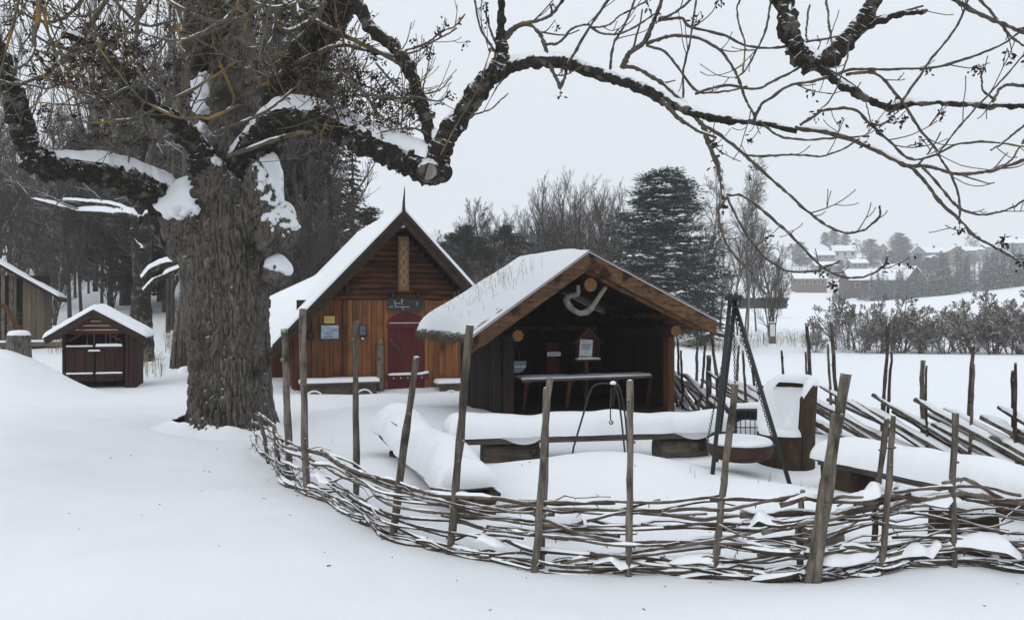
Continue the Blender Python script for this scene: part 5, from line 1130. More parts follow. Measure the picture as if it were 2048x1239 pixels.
# trunk
tpts = [(455, 935, 10.75, 226), (455, 880, 10.75, 198), (458, 820, 10.75, 172), (460, 740, 10.75, 166), (458, 660, 10.75, 168), (455, 580, 10.75, 178), (456, 520, 10.75, 188), (462, 460, 10.75, 200), (462, 400, 10.75, 190), (462, 350, 10.75, 150), (468, 300, 10.75, 120)]
pth, rad = pxpath(tpts, 400)
q = MB()
def flare(z, a):
    k = np.clip((1.0 - z) / 1.0, 0, 1) ** 2.2
    return 1 + k * (0.16 * np.maximum(0, np.cos(3 * a + 0.8)) + 0.10 * np.maximum(0, np.cos(5 * a + 2.0))) + 0.035 * np.cos(2 * a + z * 0.8) + 0.025 * np.cos(3 * a - z * 1.3)
rough_tube(q, pth, rad * 0.93, 340, flare)
part('trunk', q, M['bark_ash'], ash, smooth=True)
def lump(c, ax, seg=70, amp=0.9, seed=0, snow=None):       # a burl: rough ellipsoid; snow = (direction, thickness, lowest, ragged)
    q = MB(); th_ = np.linspace(0.02, math.pi - 0.02, seg); ph_ = np.linspace(0, 2 * math.pi, seg * 2)
    T_, Ph = np.meshgrid(th_, ph_, indexing='ij'); d = np.stack([np.sin(T_) * np.cos(Ph), np.sin(T_) * np.sin(Ph), np.cos(T_)], -1)
    V = c + d * ax; fl = V.reshape(-1, 3)
    nz = (0.22 * (fnoise(fl * 3.0, 2, seed) - 0.5)).reshape(seg, seg * 2) + amp * (bark_d(fl, 1.4)).reshape(seg, seg * 2)
    if snow:
        up, thk, lo, rag = snow; up = np.asarray(up, float) / np.linalg.norm(up)
        s_ = (d * up).sum(-1) + rag * (fnoise(fl * 15, 3, seed + 40).reshape(seg, seg * 2) - 0.5) * 2
        nz = 0.22 * (fnoise(fl * 3.0, 2, seed) - 0.5).reshape(seg, seg * 2) - 0.07 + (thk + 0.07) * sstep(lo, lo + 0.3, s_) ** 0.7
    q.grid((V + d * nz[..., None])[:, ::-1]); return q
for k, (u, v, y, w, h_, sn) in enumerate(((372, 428, 10.4, 100, 130, ((0.0, -0.5, 0.85), 0.10, 0.28, 0.35)), (548, 455, 10.5, 92, 112, ((0.35, -0.35, 0.8), 0.025, 0.5, 0.85)), (526, 385, 10.45, 76, 160, ((0.75, -0.3, 0.5), 0.02, 0.45, 0.85)), (557, 545, 10.6, 50, 56, ((0.3, -0.4, 0.8), 0.02, 0.3, 0.35)), (362, 495, 10.6, 55, 70, None), (430, 380, 10.35, 110, 110, None))):
    bo = part('burl', lump(P(u, v, y), A(w / 2, w / 2 * 0.8, h_ / 2) / F * y, seed=k), M['bark_ash'], ash, smooth=True)
    if sn: part('snow_cover', lump(P(u, v, y), A(w / 2, w / 2 * 0.8, h_ / 2) / F * y, seed=k, snow=sn), M['snow'], bo, smooth=True)
# snow plastered round the foot
q = MB(); a = np.linspace(0, 2 * math.pi, 120); rows = []
for k_, (ro, zo) in enumerate(((0.0, 0.10), (0.06, 0.06), (0.14, 0.03), (0.26, 0.0), (0.5, -0.05))):
    rb_ = 0.60 + ro + 0.10 * np.maximum(0, np.cos(3 * a + 0.8)); hz_ = zo * (0.35 + 1.5 * fnoise(np.stack([np.cos(a) * 2.6, np.sin(a) * 2.6, 0 * a + k_ * 0.15], -1), 3, 6))
    xx = TX + rb_ * np.cos(a); yy_ = TY + rb_ * np.sin(a); rows.append(np.stack([xx, yy_, H(xx, yy_) + hz_], -1))
q.grid(np.stack(rows, 0)); part('foot_snow', q, M['snow'], ash, smooth=True)
# limbs
LIMBS = [
    [(470, 340, 10.75, 115), (470, 250, 10.75, 95), (468, 150, 10.8, 88), (465, 60, 10.85, 82), (462, -60, 10.9, 80), (455, -260, 11.0, 60), (440, -520, 11.2, 30)],           # leader
    [(430, 380, 10.9, 80), (412, 280, 11.1, 70), (405, 180, 11.2, 66), (402, 80, 11.3, 62), (395, -40, 11.4, 58), (370, -300, 11.6, 36), (350, -500, 11.8, 16)],
    [(490, 350, 10.6, 80), (540, 255, 10.4, 76), (585, 160, 10.2, 74), (630, 85, 10.0, 72), (680, 5, 9.8, 76), (780, -150, 9.4, 66), (980, -330, 8.8, 54), (1250, -370, 8.0, 48), (1450, -200, 7.4, 46), (1556, -20, 7.1, 42), (1580, 60, 7.0, 42), (1606, 108, 7.0, 44), (1640, 128, 7.0, 34)],
    [(470, 335, 10.5, 50), (510, 282, 10.2, 48), (550, 248, 9.9, 50), (600, 237, 9.7, 50), (660, 252, 9.4, 54), (730, 283, 9.2, 54), (800, 312, 9.0, 58), (850, 335, 8.9, 62), (884, 345, 8.85, 40)],
    [(345, 405, 10.4, 78), (310, 388, 10.2, 66), (260, 362, 9.9, 56), (200, 342, 9.6, 52), (130, 330, 9.3, 54), (75, 315, 9.1, 54), (48, 285, 9.0, 48), (35, 230, 8.9, 44), (15, 160, 8.8, 40), (-10, 90, 8.7, 36), (-60, -20, 8.6, 24)],
    [(415, 360, 10.4, 66), (395, 300, 10.2, 48), (360, 255, 10.0, 44), (310, 215, 9.7, 42), (262, 170, 9.4, 40), (235, 135, 9.2, 32), (190, 90, 9.0, 22), (120, 60, 8.8, 14)],
    [(868, 345, 8.85, 50), (882, 300, 8.8, 44), (905, 258, 8.75, 42), (938, 212, 8.7, 44), (970, 168, 8.6, 42), (1000, 140, 8.5, 40), (1004, 110, 8.45, 30), (1002, 70, 8.4, 20), (1002, 0, 8.3, 14), (1000, -120, 8.2, 8)],
    [(992, 148, 8.5, 34), (1030, 132, 8.4, 27), (1080, 124, 8.2, 26), (1130, 127, 8.1, 25), (1180, 143, 8.0, 26), (1235, 160, 7.9, 25), (1290, 178, 7.7, 23), (1345, 205, 7.6, 21), (1400, 226, 7.4, 18), (1470, 237, 7.3, 15), (1530, 243, 7.2, 12), (1594, 256, 7.1, 12)],
    [(700, -30, 9.2, 24), (735, 50, 9.1, 25), (790, 100, 9.0, 25), (825, 158, 8.95, 26), (850, 230, 8.9, 26), (868, 300, 8.88, 30), (872, 335, 8.88, 30)],
    [(1636, 132, 7.0, 40), (1668, 106, 6.95, 38), (1700, 70, 6.9, 36), (1727, 25, 6.85, 33), (1745, -20, 6.8, 30), (1790, -160, 6.7, 14)],
    [(1640, 128, 6.98, 26), (1665, 160, 6.9, 17), (1700, 180, 6.85, 16), (1740, 205, 6.8, 15), (1775, 216, 6.75, 15), (1830, 209, 6.7, 13), (1900, 210, 6.65, 12), (1975, 212, 6.6, 11), (2060, 213, 6.5, 10)],
    [(1690, 85, 6.9, 18), (1735, 55, 6.85, 15), (1790, 32, 6.8, 13), (1850, 18, 6.75, 12)]]
limb_mb = []
rs = np.random.RandomState(4)
for k, L in enumerate(LIMBS):
    n = max(40, int(len(L) * 26)); pth, rad = pxpath(L, n)
    pth = pth + np.cumsum(rs.randn(n, 3) * 0.0012, 0)
    seg = 60 if L[0][3] > 45 else 30
    am = float(np.clip(rad.mean() / 0.22, 0.22, 0.85)); lump_ = 1 + 0.12 * (fnoise(np.stack([np.arange(n) * 0.13, np.full(n, k * 5.0), np.zeros(n)], -1), 2, k) - 0.5) * 2
    q = MB()
    t_, N_, B_ = frames(pth); a = np.arange(seg + 1) / seg * 2 * math.pi
    d = np.cos(a)[None, :, None] * N_[:, None, :] + np.sin(a)[None, :, None] * B_[:, None, :]
    V = pth[:, None, :] + d * (rad * lump_)[:, None, None]; fl = V.reshape(-1, 3)
    nz = am * 0.075 * (fnoise(fl * np.array([17, 17, 17]), 3, k) - 0.5) * 2 + am * 0.05 * (np.abs(2 * vnoise(fl * 11 + k, 3) - 1) - 0.5)
    under = np.clip(-d[..., 2], 0, 1)
    V = V + d * (nz.reshape(n, seg + 1) * (1 + 0.8 * under))[..., None]
    q.grid(V)
    if k == 3: q.tube([pth[-3], pth[-1] + A(0.02, -0.1, 0)], [rad[-3], rad[-1] * 0.9], 20)
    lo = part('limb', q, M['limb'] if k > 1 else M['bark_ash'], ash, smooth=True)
    q = MB()
    if k in (3, 4): snow_strip(q, pth, rad, 0.9, 0.6, seed=5 + k, gap=0.10, seg=13, f=1.6)
    elif k in (5,): snow_strip(q, pth, rad, 0.6, 0.45, seed=5 + k, gap=0.2, seg=9, f=2.2)
    elif k in (2, 7, 10, 11, 6, 9): snow_strip(q, pth, rad, 0.62, 0.42, seed=5 + k, gap=0.22, seg=9, f=2.5)
    else: continue
    sv = q.v[0]; q.v[0] = sv + 0.04 * np.stack([fnoise(sv * 8, 3, 1) - 0.5, fnoise(sv * 8, 3, 2) - 0.5, fnoise(sv * 8, 3, 3) - 0.5], -1)
    part('snow_cover', q, M['snow'], lo, smooth=True)
# cut face at the elbow of the long limb
c = P(858, 344, 8.55); q = MB(); q.tube(spline([P(862, 338, 8.85), P(856, 344, 8.66), c], 8), [0.15, 0.14, 0.13, 0.125, 0.12, 0.115, 0.11, 0.09], 20, wob=0.06); kn = part('cut_stub', q, M['limb'], ash, smooth=True)
q = MB(); q.tube([c + A(0, -0.004, 0), c + A(-0.002, -0.012, 0)], [0.088, 0.082], 18, wob=0.08); part('cut_face', q, M['drift'], kn)
# snow lodged in the crotches
for k, (u, v, y, w, h_) in enumerate(((408, 190, 10.9, 56, 90), (886, 268, 8.82, 34, 26), (404, 262, 10.85, 50, 50), (418, 322, 10.3, 60, 26))):
    c = P(u, v, y); ax = A(w / 2, w / 2 * 0.7, h_ / 2) / F * y; q = MB(); T_, Ph = np.meshgrid(np.linspace(0.02, 3.12, 26), np.linspace(0, 2 * math.pi, 50), indexing='ij')
    d = np.stack([np.sin(T_) * np.cos(Ph), np.sin(T_) * np.sin(Ph), np.cos(T_)], -1); V = c + d * ax; V = V + d * (0.30 * (fnoise(V * 7, 3, k) - 0.55))[..., None]
    q.grid(V[:, ::-1]); part('snow_lump', q, M['snow'], ash, smooth=True)

# ---------------- twigs traced from the photo on the right: (width start, width end, depth start, depth end, points)
TW = [
    (14, 8, 7.9, 7.6, [(1244, 138), (1260, 107), (1289, 86), (1309, 45), (1325, 0), (1345, -60)]), (9, 6, 7.7, 7.2, [(1290, 88), (1335, 73), (1373, 73), (1412, 82), (1450, 110), (1475, 150), (1492, 199), (1508, 226)]),
    (12, 9, 7.9, 7.5, [(1245, 132), (1280, 136), (1318, 158), (1354, 187), (1380, 212)]), (7, 5, 7.7, 7.2, [(1293, 92), (1328, 103), (1360, 139), (1399, 184), (1450, 181), (1500, 170)]), (7, 5, 7.9, 7.7, [(1220, 140), (1222, 120), (1228, 84), (1250, 45), (1267, 0), (1275, -40)]),
    (9, 6, 8.0, 7.8, [(1119, 178), (1125, 160), (1137, 123), (1176, 58), (1215, 0), (1235, -40)]), (12, 8, 8.4, 8.0, [(1004, 85), (1030, 58), (1055, 52), (1078, 72), (1090, 100), (1100, 140), (1112, 165), (1120, 180)]), (8, 5, 8.1, 7.9, [(1089, 90), (1115, 84), (1141, 57), (1176, 44)]), (6, 4, 7.9, 7.7, [(1178, 52), (1205, 68), (1238, 66), (1280, 48), (1309, 26)]), (5, 4, 7.9, 7.6, [(1180, 54), (1215, 50), (1244, 26), (1296, 0)]),
    (8, 5, 7.7, 7.3, [(1318, 40), (1360, 39), (1383, 58), (1450, 71), (1490, 88), (1549, 93), (1603, 86), (1653, 77), (1694, 63)]), (7, 5, 7.7, 7.4, [(1315, 42), (1367, 10), (1399, -20)]), (6, 4, 7.5, 7.3, [(1366, 195), (1370, 129), (1386, 65), (1396, 0), (1400, -40)]), (13, 6, 7.6, 7.2, [(1322, 200), (1354, 236), (1393, 262), (1431, 277)]),
    (6, 4, 8.4, 8.2, [(990, 105), (960, 58), (947, 0), (945, -40)]), (6, 4, 8.4, 8.2, [(993, 90), (974, 39), (971, 0)]), (9, 7, 8.4, 8.1, [(1003, 80), (1020, 60), (1045, 47), (1075, 42), (1108, 28), (1135, -5)]), (5, 3, 8.6, 8.3, [(935, 238), (960, 225), (986, 213), (1012, 187)]), (4, 3, 8.5, 8.3, [(882, 310), (915, 252), (960, 181), (989, 90)]),
    (13, 9, 7.5, 7.0, [(1380, 222), (1406, 249), (1418, 284), (1441, 339), (1453, 396)]), (7, 5, 7.0, 6.5, [(1453, 390), (1490, 393), (1535, 425), (1590, 479), (1630, 524), (1671, 551), (1716, 554), (1757, 533), (1768, 511)]), (7, 5, 7.0, 6.6, [(1453, 394), (1436, 425), (1441, 470), (1463, 511), (1504, 549)]), (6, 5, 7.0, 6.5, [(1453, 394), (1477, 443), (1508, 488), (1540, 520), (1581, 538), (1626, 536), (1653, 529), (1680, 515)]),
    (8, 5, 7.3, 6.6, [(1412, 252), (1472, 298), (1527, 348), (1572, 389), (1617, 429), (1653, 456), (1689, 470), (1725, 463), (1752, 438), (1754, 423)]), (12, 8, 7.1, 6.4, [(1590, 256), (1653, 267), (1712, 285), (1761, 307), (1807, 330), (1852, 334), (1897, 348), (1942, 352), (1987, 346), (2060, 324)]),
    (9, 7, 6.7, 6.2, [(1815, 330), (1852, 366), (1879, 402), (1920, 438), (1942, 465), (1983, 493), (2033, 522)]), (7, 5, 6.6, 6.2, [(1845, 334), (1888, 384), (1920, 416), (1965, 429), (2010, 425), (2060, 398)]), (8, 5, 7.0, 6.3, [(1600, 250), (1630, 232), (1653, 221), (1712, 221), (1743, 249), (1784, 285), (1825, 321), (1874, 312), (1920, 289), (1987, 285), (2060, 296)]),
    (8, 6, 7.2, 6.4, [(1508, 240), (1512, 222), (1531, 199), (1581, 167), (1635, 156), (1689, 138), (1743, 136), (1807, 136), (1870, 133), (1942, 113), (2006, 86), (2060, 48)]), (7, 5, 7.4, 6.8, [(1390, 188), (1454, 169), (1513, 176), (1549, 158), (1594, 136), (1653, 99), (1694, 68), (1743, 36), (1807, 18), (1852, 5)]),
    (6, 4, 7.0, 6.6, [(1485, 310), (1535, 309), (1590, 309), (1644, 312), (1689, 298), (1725, 276)]), (6, 5, 7.1, 6.6, [(1520, 242), (1558, 271), (1617, 280), (1680, 276), (1734, 271)]), (8, 5, 6.9, 6.3, [(1690, 150), (1720, 143), (1752, 149), (1775, 176), (1807, 217), (1834, 262), (1870, 307), (1893, 352), (1911, 407), (1915, 450)]),
    (7, 5, 6.75, 6.4, [(1775, 222), (1793, 217), (1820, 181), (1870, 113), (1906, 68), (1933, 14), (1940, -20)]), (12, 9, 6.6, 6.3, [(1850, -30), (1915, 0), (1960, 27), (2006, 50), (2060, 72)]), (7, 5, 6.6, 6.2, [(1960, 0), (2000, 45), (2030, 80), (2060, 95)]), (5, 4, 6.4, 6.2, [(1874, 312), (1920, 253), (1987, 181), (2060, 100)]), (6, 4, 6.4, 6.2, [(2060, 240), (2010, 280), (1980, 300)]), (5, 4, 6.4, 6.2, [(2060, 265), (2020, 320), (1980, 345)]),
    (5, 3, 6.9, 6.6, [(1640, 130), (1680, 150), (1720, 180), (1740, 240)]), (5, 3, 6.8, 6.5, [(1700, 70), (1690, 120), (1660, 190), (1630, 220)]), (8, 6, 6.6, 6.3, [(2060, 175), (2010, 172), (1990, 190), (1982, 206)]), (6, 4, 6.6, 6.3, [(1990, 200), (1965, 170), (1960, 135)]), (5, 4, 6.8, 6.6, [(1620, 10), (1615, 60), (1618, 80)]), (5, 4, 7.2, 7.0, [(1480, 0), (1475, 30), (1490, 90), (1480, 140)]),
    (6, 4, 7.1, 6.9, [(1545, -10), (1530, 60), (1500, 130), (1470, 160)]), (6, 5, 6.9, 6.5, [(1652, 0), (1654, 50), (1660, 90)]),
    (6, 4, 9.0, 8.7, [(795, 105), (845, 90), (884, 65), (910, 55), (930, 30)]), (5, 4, 9.0, 8.6, [(797, 109), (833, 103), (884, 77), (912, 61)]), (7, 5, 8.9, 8.4, [(846, 198), (787, 195), (732, 190), (703, 165), (697, 129), (687, 90), (671, 42), (665, -10)]), (6, 4, 8.9, 8.5, [(752, 126), (787, 165), (816, 190), (845, 200), (884, 207), (904, 190)]), (4, 3, 8.9, 8.6, [(848, 188), (878, 178), (900, 152)]), (4, 3, 8.9, 8.6, [(846, 178), (858, 129), (863, 90)]),
    (10, 7, 9.9, 8.9, [(455, 312), (513, 294), (578, 271), (639, 263), (690, 281), (739, 300), (787, 307), (825, 290)]), (6, 4, 8.85, 8.5, [(860, 272), (833, 258), (787, 260), (758, 268)]), (13, 10, 10.2, 8.9, [(420, 45), (440, 30), (500, 10), (560, 5), (620, 35), (700, 75), (760, 105), (815, 130)]), (12, 7, 10.2, 9.2, [(500, 190), (560, 150), (620, 110), (680, 90), (740, 100), (800, 112)]), (7, 4, 9.3, 8.9, [(690, 281), (670, 220), (650, 160)]),
    (9, 6, 10.0, 8.6, [(430, 240), (470, 200), (440, 120), (430, 60)]), (8, 5, 10.0, 9.0, [(440, 260), (500, 240), (560, 200), (610, 150)])]
twig_mb = MB(); key_mb = MB(); twig_snow = MB()
def keys(p, rs_, n=None):
    """a hanging bunch of ash keys"""
    n = n or rs_.randint(7, 18)
    stem = p + A(rs_.randn() * 0.02, rs_.randn() * 0.02, -rs_.uniform(0.02, 0.07))
    key_mb.tube([p, stem], 0.0025, 3, cap=False)
    for k in range(n):
        d = A(rs_.randn(), rs_.randn(), -abs(rs_.randn()) * 0.7 - 0.1); d /= np.linalg.norm(d); l = rs_.uniform(0.025, 0.065)
        c0 = stem + A(*(rs_.randn(3) * 0.022)); c1 = c0 + d * l; s_ = np.cross(d, rs_.randn(3)); s_ = s_ / (np.linalg.norm(s_) + 1e-9) * 0.012
        key_mb.add([c0, (c0 + c1) / 2 + s_, c1, (c0 + c1) / 2 - s_], [(0, 1, 2, 3)])
def shoot(p, d, L, r, rs_, lvl, kp=0.3):
    """a side shoot that sags, then turns up at its tip; ash twigs are stout and carry buds"""
    n = 7; pts = [p]; dd = d / np.linalg.norm(d)
    for k in range(n - 1):
        dd = dd + A(*(rs_.randn(3) * 0.09)) + A(0, 0, 0.09 + 0.06 * k / n); dd /= np.linalg.norm(dd); pts.append(pts[-1] + dd * L / (n - 1))
    pts = np.array(pts); rr = np.linspace(r, max(r * 0.55, 0.0035), n); rr[-1] *= 1.25
    twig_mb.tube(pts, rr, 5)
    if lvl > 0:
        for k in range(rs_.randint(1, 4)):
            i = rs_.randint(1, n - 1); s_ = np.cross(dd, rs_.randn(3)); s_ /= np.linalg.norm(s_)
            shoot(pts[i], dd * 0.7 + s_, L * rs_.uniform(0.35, 0.65), max(rr[i] * 0.7, 0.0038), rs_, lvl - 1, kp)
    elif rs_.rand() < kp: keys(pts[-2] if rs_.rand() < 0.5 else pts[-1], rs_)
    return pts
rs = np.random.RandomState(21)
for (w0, w1, y0, y1, pts) in TW:
    n = 14 + 5 * len(pts); p = np.array([P(u, v, y0 + (y1 - y0) * k / (len(pts) - 1)) for k, (u, v) in enumerate(pts)]); path = spline(p, n)
    rad = 0.82 * np.linspace(w0, w1, n) / 2 / F * np.linspace(y0, y1, n)
    path = path + np.cumsum(rs.randn(n, 3) * 0.0025, 0)
    bq = MB(); bq.tube(path, rad * (1 + 0.14 * rs.randn(n)), 7, wob=0.12, seed=rs.randint(999)); part('branch', bq, M['twig'] if pts[0][0] < 900 else M['twig_dark'], ash, smooth=True)
    if w0 >= 8: snow_strip(twig_snow, path, rad, 0.75, 0.6, seed=rs.randint(999), gap=0.38, f=4)
    L_ = np.linalg.norm(np.diff(path, axis=0), axis=1).sum()
    t_ = np.gradient(path, axis=0)
    left = pts[0][0] < 900
    for k in range(int(L_ * (2.2 if not left else 3.0))):
        i = rs.randint(int(n * 0.25), n - 1); s_ = np.cross(t_[i] / np.linalg.norm(t_[i]), rs.randn(3)); s_ /= np.linalg.norm(s_) + 1e-9
        shoot(path[i], t_[i] / np.linalg.norm(t_[i]) * 0.9 + s_ * 0.8, rs.uniform(0.12, 0.5), max(rad[i] * 0.5, 0.0042), rs, 1 if rs.rand() < 0.5 else 0, 0.28)
    if rs.rand() < 0.5: keys(path[-1], rs)
part('twigs', twig_mb, M['twig_dark'], ash, smooth=True, kind='stuff'); twig_mb = MB()
# ---------------- the tangle on the left: sagging branchlets from the left limbs and the crown above
rs = np.random.RandomState(31)
def branchlet(p0, p1, r0, sag, nsh, kp, up=0.25):
    n = 22; t = np.linspace(0, 1, n)[:, None]
    path = p0 * (1 - t) + p1 * t - A(0, 0, 1) * sag * np.sin(math.pi * t) + A(0, 0, 1) * up * t ** 3 + np.cumsum(rs.randn(n, 3) * 0.008, 0)
    rad = np.linspace(r0, max(r0 * 0.4, 0.005), n)
    twig_mb.tube(path, rad * (1 + 0.12 * rs.randn(n)), 6, wob=0.1, seed=rs.randint(999))
    if r0 > 0.013: snow_strip(twig_snow, path, rad, 0.8, 0.6, seed=rs.randint(999), gap=0.45, f=4)
    tg = np.gradient(path, axis=0)
    for k in range(nsh):
        i = rs.randint(4, n - 1); s_ = np.cross(tg[i], rs.randn(3)); s_ /= np.linalg.norm(s_) + 1e-9
        shoot(path[i], tg[i] / np.linalg.norm(tg[i]) * 0.8 + s_, rs.uniform(0.2, 0.65), max(rad[i] * 0.5, 0.006), rs, 1, kp)
for k in range(72):
    ua = rs.uniform(-80, 720); side = rs.rand()
    ya = rs.uniform(7.6, 10.3); yb = ya - rs.uniform(0.2, 1.3)
    if side < 0.6: p0 = P(ua, rs.uniform(-160, 20), ya); p1 = P(ua - rs.uniform(-200, 320), rs.uniform(40, 300), yb)
    else: p0 = P(rs.uniform(150, 480), rs.uniform(20, 250), ya); p1 = P(rs.uniform(-60, 260), rs.uniform(0, 300), yb)
    if CX + F * p1[0] / p1[1] > 640: p1 = P(rs.uniform(380, 640), rs.uniform(20, 190), yb)
    branchlet(p0, p1, rs.choice([0.011, 0.015, 0.021, 0.028], p=[0.3, 0.35, 0.22, 0.13]), rs.uniform(0.0, 0.35), rs.randint(2, 5), 0.75)
for L in (LIMBS[4], LIMBS[5]):
    for k in range(11):
        u, v, y, w = L[rs.randint(2, len(L))]; p0 = P(u, v - w * 0.3, y)
        branchlet(p0, p0 + A(rs.uniform(-0.9, 0.9), rs.uniform(-0.7, 0.2), rs.uniform(0.2, 1.2)), rs.uniform(0.008, 0.013), rs.uniform(-0.1, 0.2), 4, 0.5)
for k in range(16):
    u, v, y, w = LIMBS[3][rs.randint(2, 7)]; p0 = P(u, v - w * 0.3, y)
    branchlet(p0, p0 + A(rs.uniform(-0.3, 0.9), rs.uniform(-0.6, 0.1), rs.uniform(0.25, 1.0)), rs.uniform(0.006, 0.011), rs.uniform(0, 0.15), 4, 0.7)
for k in range(12):                                       # fine sprays of keys beside the leader and below the long limb
    p0 = P(rs.uniform(640, 760), rs.uniform(120, 200), rs.uniform(8.8, 9.6)); branchlet(p0, p0 + A(rs.uniform(-0.2, 0.7), -0.2, rs.uniform(-0.9, -0.3)), 0.008, -0.05, 6, 0.95, 0.1)
part('twigs', twig_mb, M['twig'], ash, smooth=True, kind='stuff')
part('key_bunches', key_mb, M['key'], ash, kind='stuff')
part('twig_snow', twig_snow, M['snow'], ash, smooth=True, kind='stuff')
# ------------------------------------------------------------------ trees of the wood and the fields: a few grown kinds, each tree a copy
def unit(v):
    l = math.sqrt(v[0] * v[0] + v[1] * v[1] + v[2] * v[2]) + 1e-12; return (v[0] / l, v[1] / l, v[2] / l)
def grow(rs, p, d, L, r, lvl, out, cfg, nseg=5):
    g = GR.gauss; wob = cfg['wob']; upk = cfg['up'][min(lvl, len(cfg['up']) - 1)]
    p = (float(p[0]), float(p[1]), float(p[2])); dd = unit(d); pts = [p]; st = L / nseg
    for k in range(nseg):
        dd = unit((dd[0] + g(0, wob), dd[1] + g(0, wob), dd[2] + g(0, wob) + upk))
        p = (p[0] + dd[0] * st, p[1] + dd[1] * st, p[2] + dd[2] * st); pts.append(p)
    r1 = max(r * 0.35, cfg['rmin']); rad = [r + (r1 - r) * k / nseg for k in range(nseg + 1)]
    out[min(lvl, 1)].append((pts, rad))
    if lvl >= cfg['levels']: return
    nb = cfg['n'][lvl]; s0 = cfg['start'][lvl]
    for k in range(nb):
        t = s0 + (1 - s0) * (k + GR.random()) / nb
        i = min(int(t * nseg), nseg - 1); f = t * nseg - i; a, b = pts[i], pts[i + 1]
        q = (a[0] + (b[0] - a[0]) * f, a[1] + (b[1] - a[1]) * f, a[2] + (b[2] - a[2]) * f)
        ax = unit((b[0] - a[0], b[1] - a[1], b[2] - a[2])); v = (g(0, 1), g(0, 1), g(0, 1))
        sd = unit((ax[1] * v[2] - ax[2] * v[1], ax[2] * v[0] - ax[0] * v[2], ax[0] * v[1] - ax[1] * v[0]))
        an = R(cfg['ang'][lvl] * GR.uniform(0.75, 1.25)); c, s = math.cos(an), math.sin(an)
        grow(rs, q, (ax[0] * c + sd[0] * s, ax[1] * c + sd[1] * s, ax[2] * c + sd[2] * s), L * cfg['len'][lvl] * (1 - cfg['tap'][lvl] * t) * GR.uniform(0.7, 1.2), max((r + (r1 - r) * t) * 0.6, cfg['rmin']), lvl + 1, out, cfg, 4 if lvl < 2 else 3)
GR = random.Random(2024)
def make_tree(name, cfg, seed, barkm, twigm, extra=None):
    rs = np.random.RandomState(seed); out = ([], [])
    for j in range(cfg.get('stems', 1)):
        d = A(rs.randn() * cfg['lean'], rs.randn() * cfg['lean'], 1.0)
        grow(rs, A(rs.randn() * 0.12 * (cfg.get('stems', 1) > 1), rs.randn() * 0.12 * (cfg.get('stems', 1) > 1), -0.3), d, cfg['H'] * rs.uniform(0.85, 1.05), cfg['r'] * rs.uniform(0.7, 1.1), 0, out, cfg, 9)
    t = thing(name, '', 'tree'); 
    q = MB(); [q.tube(p, r, 7) for p, r in out[0]]; part('trunk', q, barkm, t, smooth=True, local=True)
    q = MB(); q.twigs(out[1]); part('crown', q, twigm, t, smooth=False, local=True)
    return t
BARE = dict(H=11.0, r=0.15, levels=3, n=(22, 9, 6), start=(0.2, 0.15, 0.15), ang=(40, 38, 38), len=(0.5, 0.5, 0.5), tap=(0.66, 0.5, 0.4), wob=0.07, up=(0.02, 0.09, 0.06, 0.05), rmin=0.009, lean=0.05)
ROUND = dict(BARE, n=(24, 11, 9), ang=(48, 42, 40), len=(0.45, 0.5, 0.5), start=(0.3, 0.2, 0.2), up=(0.01, 0.06, 0.04, 0.03))
TALL = dict(BARE, n=(18, 9, 6), start=(0.22, 0.15, 0.15), ang=(30, 33, 36), len=(0.62, 0.45, 0.5), up=(0.01, 0.14, 0.1, 0.06))
THICKET = dict(BARE, H=7.0, r=0.06, stems=7, n=(11, 6, 4), start=(0.2, 0.15, 0.2), ang=(25, 30, 34), len=(0.35, 0.5, 0.5), lean=0.16, rmin=0.009)
BIRCH = dict(BARE, r=0.12, n=(20, 10, 8), start=(0.3, 0.2, 0.1), ang=(38, 35, 30), len=(0.3, 0.55, 0.75), up=(0.01, 0.12, -0.06, -0.22), rmin=0.008)
SHRUB = dict(BARE, H=2.6, r=0.035, stems=12, n=(9, 7, 5), start=(0.25, 0.15, 0.2), ang=(38, 42, 45), len=(0.5, 0.55, 0.55), lean=0.5, rmin=0.008, up=(0.06, 0.05, 0.03, 0.02), wob=0.16)
GNARL = dict(BARE, H=2.7, r=0.06, stems=4, n=(8, 9, 9), start=(0.35, 0.3, 0.3), ang=(55, 50, 50), len=(0.5, 0.5, 0.45), lean=0.3, rmin=0.01, up=(0.05, 0.06, 0.05, 0.05), wob=0.17)
def leafcards(mb, c, d, w, rs):
    s = np.cross(d, rs.randn(len(c), 3)); s /= np.linalg.norm(s, axis=1)[:, None] + 1e-9; s *= w[:, None]
    V = np.stack([c - s * 0.5, c + s * 0.5, c + d + s * 0.25, c + d - s * 0.25], 1); n = len(c)
    mb.add(V.reshape(-1, 3), np.arange(n * 4).reshape(n, 4))
